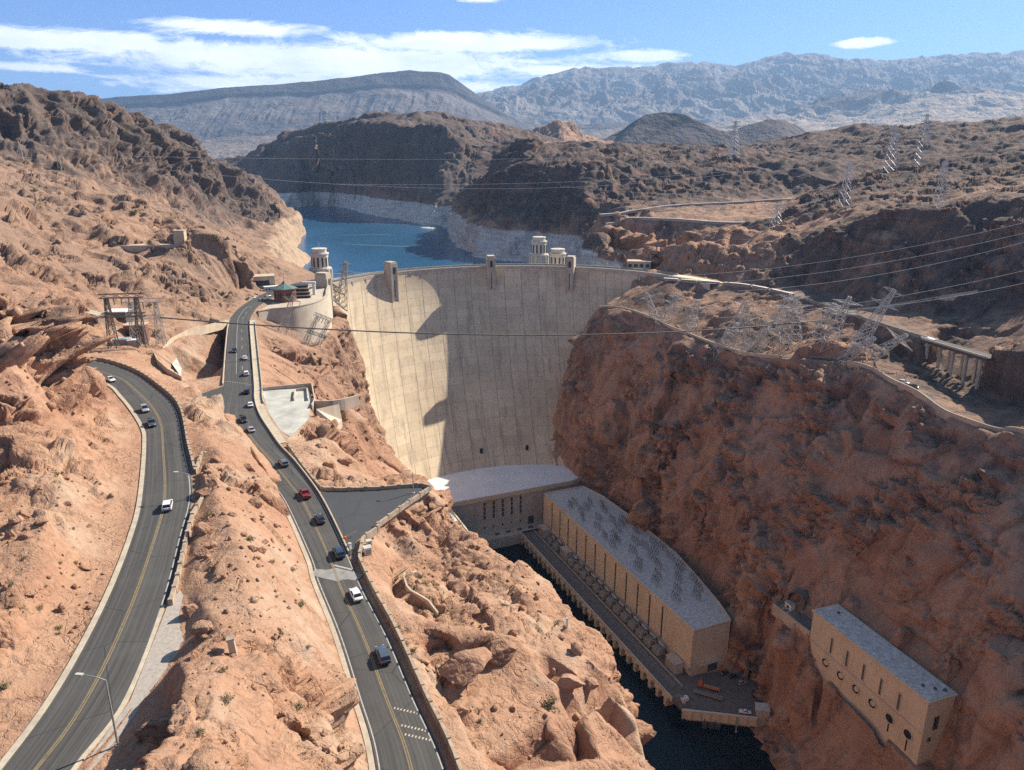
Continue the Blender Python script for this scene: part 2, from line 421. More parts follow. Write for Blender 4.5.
    T.pts([W(-200, 3300, 300), W(-700, 3300, 300), W(-1300, 3300, 240), W(200, 2900, 230), W(400, 2600, 250), W(0, 2700, 240), W(-1800, 3300, 250), W(700, 3500, 240)], 1, .6)
    # headland
    T.line([D(470, 192, 1560), D(483, 184, 1480), D(495, 174, 1420), D(508, 158, 1380), D(523, 143, 1350), D(537, 140, 1340), D(552, 149, 1350), D(586, 149, 1360), D(621, 141, 1400), D(650, 146, 1400), D(700, 148, 1420), D(740, 150, 1450)], 1.2, .9, 15)
    T.line([D(486, 200, 1330), D(505, 178, 1270), D(535, 166, 1215), D(570, 164, 1170), D(600, 164, 1150), D(640, 170, 1150), D(690, 166, 1150), D(740, 170, 1150), D(790, 174, 1130)], 1.2, .9, 15)
    T.line([D(490, 212, 1265), D(515, 203, 1190), D(550, 200, 1110), D(590, 205, 1060), D(640, 196, 1080), D(700, 190, 1090), D(760, 190, 1080)], 1.1, .95, 12)  # headland front also darkened in colour to stand for its shade
    # bench with roads
    T.line([D(600, 214, 965), D(630, 211, 985), D(670, 208, 1000), D(720, 205, 1010), D(770, 201, 1020), D(815, 198, 1020)], .5, .62, 12)
    T.line([D(606, 219, 925), D(640, 219, 915), D(690, 221, 890), D(735, 224, 865), D(775, 224, 850)], .5, .6, 12)
    T.line([D(608, 226, 900), D(640, 228, 860), D(660, 236, 800), D(690, 231, 760), D(720, 233, 740), D(750, 231, 730), D(772, 234, 720)], 1, .3, 12)
    T.line([D(596, 232, 900), D(612, 246, 800), D(640, 252, 740), D(648, 268, 690)], 1, .65, 12)
    T.line([D(645, 250, 690), D(660, 244, 652), D(690, 240, 642), D(735, 243, 632), D(770, 240, 628), D(800, 238, 640)], .9, .5, 8)
    T.line([D(657, 270, 632), D(700, 277, 616), D(740, 283, 594), D(775, 289, 570)], .7, .55, 8)
    # hill behind the upper road
    T.line([D(770, 230, 740), D(790, 214, 760), D(819, 198, 790), D(845, 186, 800), D(870, 178, 810), D(900, 170, 820), D(940, 166, 830), D(985, 160, 820), D(1040, 152, 800), W(900, 750, 300)], 1.2, .95, 12)
    T.line([D(806, 240, 612), D(830, 232, 592), D(850, 222, 575), D(880, 214, 545), D(910, 209, 530), D(940, 207, 520), D(980, 200, 505), D(1040, 190, 485), W(560, 420, 262)], 1.0, .8, 8)
    T.line([D(850, 210, 660), D(900, 203, 640), D(950, 200, 630), D(1040, 184, 600)], .9, .6, 12)
    T.line([D(800, 268, 586), D(840, 264, 548), D(880, 258, 517), D(920, 254, 500), D(960, 248, 486), D(1040, 234, 458), W(520, 380, 222)], 1.1, .72, 8)
    T.line([D(800, 287, 562), D(850, 299, 500), D(900, 309, 468), D(950, 314, 446), D(1000, 314, 428), D(1045, 311, 408)], .8, .7, 8)
    T.line([D(990, 349, 364), D(1015, 350, 352), D(1045, 350, 340), W(330, 290, 186)], .5, .75, 8)
    T.line(R3 - [0, 0, .15], 0, .6, 6); T.line(offset(R3, -7) - [0, 0, .1], 0, .6, 6); T.line(offset(R3, 4) - [0, 0, 3], .5, .65, 8)
    T.line([D(922, 356, 400), D(942, 374, 388), D(965, 382, 374), D(992, 388, 358)], .4, .75, 6)
    T.line([D(935, 352, 404), D(955, 362, 394), D(985, 370, 376)], .4, .75, 6)
    # skyline ridges on the right
    T.line([D(740, 148, 1900), D(775, 143, 1850), D(811, 137, 1800), D(840, 129, 1780), D(861, 125, 1760), D(885, 128, 1750), D(910, 127, 1750), D(940, 124, 1740), D(966, 123, 1720), D(1024, 119.5, 1650), D(1060, 117, 1600), W(1700, 1400, 380)], 1.1, .85, 20)
    T.line([D(760, 162, 1500), D(800, 165, 1430), D(840, 158, 1350), D(880, 152, 1300), D(930, 148, 1250), D(1030, 142, 1200), W(1300, 1000, 330)], 1.3, .95, 15)
    T.line([D(790, 192, 1080), D(830, 188, 1080), D(870, 184, 1070), D(900, 180, 1050)], .6, .7, 15)
    T.pts([W(1500, 2500, 330), W(700, 2300, 290), W(1200, 1900, 330), W(2500, 3300, 350), W(2500, 1500, 380), W(2500, 300, 350), W(1300, 500, 330), W(900, 300, 280), W(1400, 3400, 260)], 1, .7)
    # --- far canyon wall
    T.line(R4 - [0, 0, .15], 0, .62, 6); T.line(offset(R4, -4.5) - [0, 0, .1], 0, .65, 6)
    T.line(offset(R4, 2.5) - [0, 0, 1.5], .6, .5, 8)
    T.line(offset(R4, 9) - [0, 0, 8], 1, .6, 10)
    T.line([D(690, 300, 560), D(740, 312, 500), D(775, 330, 480), D(800, 340, 460)], .8, .62, 8)
    T.line([D(870, 345, 425), D(920, 362, 395), D(960, 385, 368), D(1000, 400, 350), D(1040, 405, 335)], .7, .75, 8)
    # knob with pylons
    T.line([D(800, 352, 420), D(822, 338, 415), D(845, 345, 405), D(858, 362, 395)], .8, .4, 6)
    rows = [  # (px, [(py, Y) ...]) columns down the face
        (600, [(330, 580), (360, 560), (400, 535), (440, 520), (480, 510)]),
        (640, [(320, 545), (360, 520), (420, 490), (470, 462), (512, 452)]),
        (700, [(350, 495), (400, 462), (460, 430), (520, 405), (566, 390)]),
        (750, [(364, 440), (400, 428), (450, 402), (500, 380), (560, 355), (610, 338)]),
        (800, [(378, 412), (400, 400), (450, 376), (500, 356), (560, 336), (600, 324)]),
        (850, [(385, 390), (420, 375), (460, 352), (500, 335), (560, 316)]),
        (900, [(400, 358), (450, 335), (500, 315), (560, 296)]),
        (950, [(425, 330), (460, 318), (500, 300), (560, 280)]),
        (1010, [(445, 304), (500, 282), (550, 266), (600, 251), (650, 238), (700, 226), (770, 207)]),
    ]
    for px, c in rows:
        T.pts([D(px, py, Y) for py, Y in c], .66, .52)
    T.pts([D(850, 598, 303), D(900, 596, 286), D(900, 628, 274), D(950, 606, 268), D(950, 655, 256)], .3, .55)
    for py, Ys in ((500, ((640, 455), (700, 413), (750, 380), (800, 356), (850, 335), (900, 315), (950, 300), (1010, 282))),
                   ):
        T.line([D(px, py, Y) for px, Y in Ys], .95, .55, 10)
    T.pts([W(230, 180, 100), W(260, 100, 110), W(290, 200, 150), W(260, -60, 120), W(320, 0, 170), W(340, 120, 165), W(420, 60, 200), W(420, -80, 210), W(600, 200, 230), W(800, 0, 280)], 1.2, .55)
    # foot of the far wall
    T.line([D(560, 474, 553), W(52, 528, 30), W(70, 500, 30), W(92, 448, 30), W(114, 394, 30), W(120, 350, 26), W(118, 336, 8), W(127, 333, 8), W(130, 316, 7), W(129, 308, 4), W(124, 290, 1), W(124, 276, -1), W(128, 240, -1), W(134, 200, -1), W(148, 100, -1), W(165, -80, -1)], .5, .55, 8)
    T.line([W(40, 515, -2), W(55, 488, -2), W(75, 440, -2), W(95, 392, -2), W(106, 345, -2), W(110, 328, -2), W(112, 308, -2), W(116, 290, -4), W(116, 276, -8), W(119, 240, -8), W(125, 200, -8), W(138, 100, -8), W(155, -80, -8)], .2, .55, 10)
    T.line([D(800, 745, 277), D(828, 708, 289), D(808, 668, 301), D(785, 640, 305)], .5, .5, 8)
    T.line([D(900, 775, 238), D(870, 746, 260), D(850, 722, 278)], .5, .5, 8)
    T.line([W(138, 301, 45), W(159, 240, 40), W(170, 205, 38), W(185, 100, 40)], .25, .5, 6)
    T.line([W(148, 300, 43), W(169, 240, 40)], .1, .5, 6)
    T.line([W(134, 322, 57.5), W(141, 301, 57)], .05, .5, 5)
    T.line([W(139, 325, 57.5), W(149, 305, 57)], .05, .5, 5)
    T.line([W(154.5, 306, 66), W(177, 244, 67)], .04, .5, 6)
    T.line([W(162, 310, 73), W(186, 247, 74), W(192, 235, 78)], .12, .5, 8)
    # contact with the dam, far side
    T.line([dam_hit(*p) for p in [(645, 274), (622, 300), (601, 322), (582, 345), (568, 375), (560, 410), (556, 445), (558, 464)]], .7, .55, 8)
    bk = [dam_hit(*p) for p in [(645, 274), (622, 300), (601, 322), (582, 345), (568, 375), (560, 410), (556, 445), (558, 464)]]
    T.line([W(p[0] - 4, p[1] + 40, p[2] - 30) for p in bk[1:]], .1, .55, 20)
    T.line([W(128, 640, 178), D(664, 284, 592)], .3, .5, 8)
    T.line([W(118, 650, 160), W(128, 665, 176), W(150, 690, 178)], .5, .5, 8)
    # --- near canyon wall: rim, face and foot
    rim = [W(-125, 545, 160), W(-122, 500, 158), W(-122, 470, 158), W(-117, 430, 163), W(-101, 380, 172), D(320, 395, 330), D(330, 425, 285), D(354, 465, 255), D(378, 484, 235), W(-27, 196, 182)]
    T.line(rim, .6, .3, 8)
    T.line([dam_hit(*p) for p in [(330, 343), (345, 362), (360, 387), (375, 412), (387, 443), (397, 476)]], .2, .35, 6)
    T.line([W(p[0] + 4, p[1] + 40, p[2] - 30) for p in [dam_hit(*p) for p in [(330, 343), (345, 362), (360, 387), (375, 412), (387, 443), (397, 476)]]], .1, .35, 20)
    T.line([D(343, 395, 470), D(360, 430, 430), D(379, 470, 390), D(390, 484, 350), D(412, 490, 290)], .8, .38, 8)
    T.line([W(-72, 520, 33), W(-66, 478, 33), W(-50, 430, 33), W(-28, 380, 33), W(-6, 325, 33), W(2, 305, 20), W(22, 280, -1), W(42, 240, -1), W(52, 170, -1), W(58, 100, -1), W(66, 0, -1), W(72, -80, -1)], .7, .35, 8)
    T.line([W(-55, 478, -2), W(-38, 435, -2), W(-16, 385, -2), W(4, 332, -2), W(16, 310, -3), W(32, 284, -8), W(52, 240, -8), W(62, 170, -8), W(68, 100, -8), W(76, 0, -8), W(82, -80, -8)], .3, .35, 10)
    T.line([W(20, 560, -3), W(0, 500, -3), W(40, 400, -10), W(75, 320, -10), W(85, 250, -10), W(90, 100, -10), W(110, -80, -10)], .1, .35, 20)
    T.line([W(-2, 500, -3), W(45, 515, -3)], .1, .4, 10)
    # platform of rock beside road 2
    wl = offset(R2R, -2.2)
    T.line([p for p in wl - [0, 0, .15] if p[1] < 148], 0, .1, 6)
    T.line([p for p in offset(R2R, -5) + [0, 0, -.6] if p[1] < 140], .5, .1, 6)
    # lot
    lot = [Z(322, 492, 184), Z(426, 488, 184), Z(372, 528, 184), Z(354, 548, 184)]
    T.line(lot, 0, .2, 5)
    T.pts([Z(372, 505, 183.6), Z(390, 500, 183.6), Z(355, 505, 183.6), Z(362, 520, 183.6), Z(342, 500, 183.6), Z(352, 530, 183.6), Z(405, 494, 183.6), Z(348, 518, 183.6)], 0, .2)
    T.line([Z(432, 492, 180), Z(400, 518, 181), Z(374, 537, 182.5), Z(372, 562, 183)], .4, .1, 5)
    T.line([Z(430, 484, 181), Z(441, 497, 179)], .5, .2, 5)
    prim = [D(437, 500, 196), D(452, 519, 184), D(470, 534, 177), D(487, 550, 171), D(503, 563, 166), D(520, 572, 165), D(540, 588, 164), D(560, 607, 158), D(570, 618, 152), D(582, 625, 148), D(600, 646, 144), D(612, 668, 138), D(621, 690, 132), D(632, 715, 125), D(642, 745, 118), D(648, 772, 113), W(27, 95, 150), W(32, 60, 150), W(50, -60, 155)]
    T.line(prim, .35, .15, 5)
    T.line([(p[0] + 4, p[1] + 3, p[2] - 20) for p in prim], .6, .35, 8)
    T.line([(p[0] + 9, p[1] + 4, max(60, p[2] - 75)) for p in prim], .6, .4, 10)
    T.line([D(425, 515, 188), D(440, 545, 173), D(465, 575, 160), D(500, 600, 150), D(530, 615, 147)], .9, .1, 6)
    T.line([D(400, 560, 168), D(405, 590, 154), D(415, 615, 144), D(440, 628, 140)], .7, .1, 6)
    T.line([D(455, 660, 124), D(490, 652, 128), D(520, 650, 130), D(560, 640, 136), D(585, 650, 134)], .9, .12, 6)
    # broken steps whose faces look away from the sun
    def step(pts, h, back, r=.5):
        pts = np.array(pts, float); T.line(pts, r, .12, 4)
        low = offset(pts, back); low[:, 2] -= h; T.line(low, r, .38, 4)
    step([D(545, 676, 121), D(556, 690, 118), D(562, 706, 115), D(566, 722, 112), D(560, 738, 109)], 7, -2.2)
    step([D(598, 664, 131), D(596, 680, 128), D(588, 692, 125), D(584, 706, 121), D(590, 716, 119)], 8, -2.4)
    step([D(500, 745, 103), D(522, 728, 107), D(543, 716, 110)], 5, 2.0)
    # big boulder shoulder
    T.line([D(425, 672, 117), D(432, 648, 123), D(450, 633, 126), D(480, 632, 127), D(515, 640, 127), D(530, 655, 125)], .8, .3, 5)
    T.line([D(433, 690, 114), D(470, 680, 117), D(510, 672, 120)], .7, .2, 5)
    T.line([D(455, 735, 103), D(480, 715, 109), D(510, 690, 116), D(540, 680, 119)], .9, .1, 6)
    T.line([D(470, 765, 98), D(500, 750, 102), D(530, 725, 109), D(545, 690, 118), D(580, 672, 125)], 1, .1, 5)
    T.line([D(556, 742, 107), D(545, 720, 110), D(575, 765, 104), D(600, 760, 107)], 1, .25, 5)
    T.line([D(585, 720, 114), D(600, 700, 120), D(610, 690, 124)], 1, .15, 5)
    T.pts([W(10, 80, 172), W(25, 40, 172), W(30, 0, 172), W(35, -60, 172)], 1, .1)
    # --- ground right of road 2 up to the bastion: slab, rock, retaining walls
    T.line(offset(R2R, -3.2)[26:66] - [0, 0, .1], .02, .15, 6)
    slab = [Z(262, 391, 183.6), Z(308, 388, 183.6), Z(312, 400, 183.6), Z(308, 420, 183.6), Z(290, 437, 183.6), Z(280, 430, 183.7), Z(268, 412, 183.7)]
    T.line(slab, 0, .05, 5, closed=True)
    T.line([Z(300, 440, 182.5), Z(322, 420, 182), Z(330, 445, 180.5), Z(312, 465, 181), Z(330, 482, 181.5), Z(360, 484, 180)], 1, .15, 8)
    T.line([Z(340, 400, 175), Z(352, 412, 172)], .6, .2, 6)
    T.line([Z(264, 384, 181.5), Z(290, 383, 180), Z(318, 384, 178)], .6, .3, 6)
    T.line([Z(262, 365, 174), Z(285, 360, 171), Z(310, 362, 168), Z(326, 372, 168)], 1.1, .4, 6)
    T.line([D(258, 338, 425), D(275, 345, 440), D(300, 345, 450), D(322, 342, 480)], .6, .5, 6)
    T.line([D(257, 332, 440), D(262, 318, 455), W(-155, 500, 179.8)], 0.05, .4, 6)
    T.line([W(-148, 480, 160), W(-140, 500, 160), W(-130, 540, 160)], 0.1, .4, 6)
    T.line([W(-190, 470, 184), W(-192, 520, 184), W(-186, 566, 184), W(-172, 600, 182), W(-165, 640, 178)], .15, .2, 8)

def masked(fn, m, *arrs):
    """evaluate a costly noise only where it counts"""
    out = np.zeros(len(m), np.float32)
    if m.any(): out[m] = fn(*[x[m] for x in arrs])
    return out

def near_rough(P, N):
    p = P[:, :3]; r = P[:, 3:4]
    d = np.linalg.norm(p - CAM, axis=1)
    steep = np.clip(1.15 - N[:, 2], 0, 1)              # 0.15 flat .. 1 cliff
    far = np.clip((d - 450) / 900, 0, 1)
    w1, w2 = fbm(p / 40, 2, 40), fbm(p / 40 + 9, 2, 41)
    warp = np.stack([w1, w2, (w1 - w2) * .5], 1)
    q = p + warp * 8
    big = (ridged(q * [1, 1, .5] / 60, 3, 1) - .79) * 4.2 * (0.3 + .6 * steep)
    wide = masked(lambda x: (ridged(x * [1, 1, .35] / 170, 3, 5) - .79) * 16, far > 0, q) * far * (.3 + steep)
    flute = masked(lambda x: (ridged(x * [1, 1, .14] / 34, 3, 21) - .79) * 12, d > 550, q) * steep * np.clip((d - 550) / 350, 0, 1)
    blk = masked(lambda x: facet(x * [1, 1, .6] / 27, 13) * 6, d > 150, p + warp * 5) * (.1 + steep) * np.clip((d - 150) / 150, 0, 1)
    # bedding tilts gently, so the blocks are longer along it
    bed = np.stack([p[:, 0] * .9 + p[:, 1] * .3, p[:, 1] * .8 - p[:, 0] * .25, p[:, 2] * 1.25 + p[:, 0] * .35], 1)
    med = facet((bed + warp * 3) * [.8, 1, 1] / 9.5, 3) * 5.6 * (0.36 + 0.85 * steep)
    med2 = facet((bed + warp * 1.5) * [.8, 1, 1.1] / 3.4, 4) * 2.3 * (.28 + .9 * steep)
    sm = masked(lambda x: facet(x / 1.25, 6) * .4, d < 520, bed) * np.clip(1.5 - d / 480, 0, 1)
    fine = fbm(p / 15, 3, 15) * 1.5
    lump = np.clip(fbm(p / 30, 2, 30) * 4.2 + .42, .04, 1.25)       # quiet and busy stretches
    led = (p[:, 2] + p[:, 0] * .22 + fbm(p / 30, 2, 33) * 7) / 6.5
    led = led - np.floor(led); ledge = (np.clip(led / .8, 0, 1) - np.clip((led - .8) / .2, 0, 1)) * 1.9 * np.clip(steep * 1.6 - .2, 0, 1)
    joints = masked(lambda x: (ridged(x * [1, 1, .13] / 19, 2, 25) - .68) * 3.4, (d > 180) & (d < 700), q) * np.clip(steep * 1.5 - .4, 0, 1)
    calm = np.clip(1.45 - d / 900, .42, 1)
    med, med2 = med * calm, med2 * calm
    h = big + wide + joints + flute + blk + (med + med2) * lump + sm * (.4 + .6 * lump) + fine * .7 + ledge * lump
    h = h * np.clip(d / 160, .5, 1.3)
    return N * (h[:, None] * r)

_D = D
def far_terrain(T):
    D = lambda px, py, Y: _D(px, py, Y * (FARK if Y >= 6000 else 1))
    # mesa
    cap = [D(70, 101, 8300), D(84, 100, 8300), D(120, 97, 8300), D(176, 93, 8300), D(225, 88, 8300), D(281, 84, 8300), D(316, 81, 8300), D(360, 77, 8300), D(375, 74, 8300), D(410, 69.6, 8300), D(440, 72, 8300), D(449, 74, 8300), D(463, 84, 8350), D(481, 97, 8400), D(509, 116, 8500), D(530, 126, 8600)]
    T.line(cap, .1, .95, 150)
    T.line([(p[0], p[1] + 1200, p[2] - 20) for p in cap], .12, .6, 300)
    band = [D(60, 112, 8150), D(100, 112, 8120), D(176, 107, 8100), D(225, 101, 8080), D(281, 98, 8060), D(316, 98, 8030), D(345, 95, 8030), D(375, 92, 8000), D(410, 90, 8000), D(440, 92, 8020), D(455, 96, 8050), D(478, 108, 8100), D(500, 119, 8200)]
    T.line(band, .3, .5, 120)
    T.line([(p[0], p[1] + 70, p[2] + 35) for p in band], .2, 1.0, 120)
    T.line([(p[0], p[1] + 110, p[2] + 90) for p in band], .15, 1.0, 120)
    T.line([D(40, 150, 7200), D(130, 148, 7100), D(200, 145, 7050), D(250, 140, 7000), D(300, 135, 7000), D(350, 125, 7200), D(400, 118, 7200), D(450, 122, 7200), D(490, 130, 7300)], .5, .55, 200)
    T.line([D(0, 160, 5200), D(150, 162, 5200), D(250, 158, 5200), D(350, 155, 5200), D(500, 150, 5400), D(600, 148, 5600), D(700, 145, 5600)], .5, .35, 300)
    # blue range
    sky = [(440, 110), (479, 95), (516, 88), (540, 80), (558, 74), (586, 68.6), (612, 70), (639, 68.6), (664, 66), (690, 63), (717, 65), (735, 67), (752, 63), (770, 58), (787, 54.5), (812, 54), (840, 56), (860, 59), (882, 61.5), (905, 59), (928, 60), (950, 57), (980, 53), (1000, 54), (1024, 51), (1060, 50), (1120, 55)]
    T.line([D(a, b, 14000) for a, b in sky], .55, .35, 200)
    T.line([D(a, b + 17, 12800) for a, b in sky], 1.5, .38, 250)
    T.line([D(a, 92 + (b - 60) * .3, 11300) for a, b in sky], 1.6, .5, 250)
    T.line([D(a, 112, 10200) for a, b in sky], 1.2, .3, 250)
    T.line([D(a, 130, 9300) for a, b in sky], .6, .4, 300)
    T.line([D(800, 108, 8600), D(830, 102, 8500), D(860, 96, 8500), D(890, 94, 8500), D(915, 93, 8500), D(937, 86, 8500), D(950, 91, 8500), D(975, 94, 8500), D(1000, 97, 8600)], 1, .85, 120)
    T.line([D(800, 118, 8000), D(860, 113, 7900), D(900, 106, 7800), D(940, 101, 7800), D(980, 98, 7800), D(1040, 96, 7900), D(1100, 98, 7900)], .7, .05, 200)
    T.line([D(780, 132, 6500), D(860, 130, 6400), D(920, 128, 6300), D(1040, 124, 6300), D(1120, 124, 6300)], .7, .05, 200)
    # domes in the middle distance
    T.line([D(600, 143, 4700), D(618, 138, 4550), D(632, 127, 4500), D(645, 118, 4500), D(664, 115.5, 4500), D(685, 116, 4500), D(700, 124, 4500), D(715, 136, 4550), D(730, 142, 4600)], .6, .9, 60)
    T.line([D(728, 135, 4900), D(745, 124, 4850), D(766, 118, 4850), D(785, 119, 4850), D(800, 127, 4850), D(815, 136, 4900)], .6, .7, 60)
    T.pts([W(0, 4200, 250), W(-1500, 4200, 200), W(1500, 4200, 280), W(3000, 4200, 300), W(500, 4100, 260), W(-3000, 4200, 250)], .4, .5)
    T.pts([W(-13000, 12500, 900), W(-13000, 20500, 900), W(15500, 20500, 1500), W(15500, 12500, 600), W(0, 22500, 1200), W(8500, 22500, 1500), W(-5000, 3200, 200), W(5000, 3200, 250), W(0, 3200, 200), W(1500, 3100, 250), W(-1500, 3100, 200)], .4, .5)

def far_rough(P, N):
    p = P[:, :3]; r = P[:, 3:4]
    steep = np.clip(1.1 - N[:, 2], 0, 1)
    w = np.stack([fbm(p / 700, 2, 50), fbm(p / 700 + 7, 2, 51), p[:, 0] * 0], 1) * 260
    yy = np.where(p[:, 1] > 6000, p[:, 1] / FARK, p[:, 1])
    q = (p + w) * [1, 1, .4] / 1.25
    # drainage: ridges and gullies running down the slope
    h = (ridged(q / 1500, 6, 60, .55) - .97) * 105 + (ridged(q / 420, 4, 70, .55) - .9) * 45
    fan = (ridged(np.stack([p[:, 0] / 190 + w[:, 0] / 900, p[:, 1] / 2600, p[:, 1] * 0], 1), 3, 80) - .79) * 20
    h = h + fan * np.clip((8030 - yy) / 250, 0, 1) * np.clip((yy - 6900) / 500, 0, 1) * np.clip((400 - p[:, 0]) / 400, 0, 1) / np.maximum(r[:, 0], .2)
    return np.array([0, 0, 1.0]) * (h[:, None] * r) * np.clip((yy[:, None] - 4000) / 4200 + .25, .2, 1.4)
# ------------------------------------------------------------------ materials
def nodes(name):
    m = bpy.data.materials.new(name); m.use_nodes = True
    nt = m.node_tree
    return m, nt, nt.nodes['Principled BSDF']

class NT:
    """small helper for node graphs"""
    def __init__(self, nt): self.nt = nt
    def n(self, typ, **kw):
        x = self.nt.nodes.new(typ)
        for k, v in kw.items(): setattr(x, k, v)
        return x
    def set(self, sock, v):
        if hasattr(v, 'is_linked') or isinstance(v, bpy.types.NodeSocket): self.nt.links.new(v, sock)
        else: sock.default_value = v
    def math(self, op, a, b=0.0, c=None, clamp=False):
        x = self.n('ShaderNodeMath', operation=op, use_clamp=clamp)
        self.set(x.inputs[0], a); self.set(x.inputs[1], b)
        if c is not None: self.set(x.inputs[2], c)
        return x.outputs[0]
    def vec(self, op, a, b=(0, 0, 0)):
        x = self.n('ShaderNodeVectorMath', operation=op)
        self.set(x.inputs[0], a); self.set(x.inputs[1], b)
        return x.outputs[0]
    def noise(self, vec, scale, detail=3, rough=.55, dist=0.0):
        x = self.n('ShaderNodeTexNoise'); self.set(x.inputs['Vector'], vec)
        x.inputs['Scale'].default_value = scale; x.inputs['Detail'].default_value = detail
        x.inputs['Roughness'].default_value = rough; x.inputs['Distortion'].default_value = dist
        return x.outputs[0]
    def ramp(self, f, stops):
        x = self.n('ShaderNodeValToRGB'); e = x.color_ramp.elements
        while len(e) < len(stops): e.new(0.5)
        for i, (p, c) in enumerate(stops):
            e[i].position = p; e[i].color = (*c, 1) if len(c) == 3 else c
        self.set(x.inputs[0], f)
        return x.outputs[0]
    def fit(self, v, a, b, c=0.0, d=1.0):
        x = self.n('ShaderNodeMapRange'); self.set(x.inputs[0], v)
        for i, q in enumerate((a, b, c, d)): x.inputs[i + 1].default_value = q
        return x.outputs[0]
    def mix(self, f, a, b, mode='MIX'):
        x = self.n('ShaderNodeMix', data_type='RGBA', blend_type=mode)
        self.set(x.inputs[0], f)
        for s, v in ((x.inputs[6], a), (x.inputs[7], b)):
            self.set(s, (*v, 1) if isinstance(v, tuple) and len(v) == 3 else v)
        return x.outputs[2]
    def bump(self, h, strength, dist):
        x = self.n('ShaderNodeBump'); x.inputs['Strength'].default_value = strength; x.inputs['Distance'].default_value = dist
        self.set(x.inputs['Height'], h)
        return x.outputs[0]
    def attr(self, name):
        return self.n('ShaderNodeAttribute', attribute_name=name).outputs['Fac']
    def sep(self, v):
        x = self.n('ShaderNodeSeparateXYZ'); self.set(x.inputs[0], v); return x.outputs
    def comb(self, a, b, c):
        x = self.n('ShaderNodeCombineXYZ')
        for i, q in enumerate((a, b, c)): self.set(x.inputs[i], q)
        return x.outputs[0]

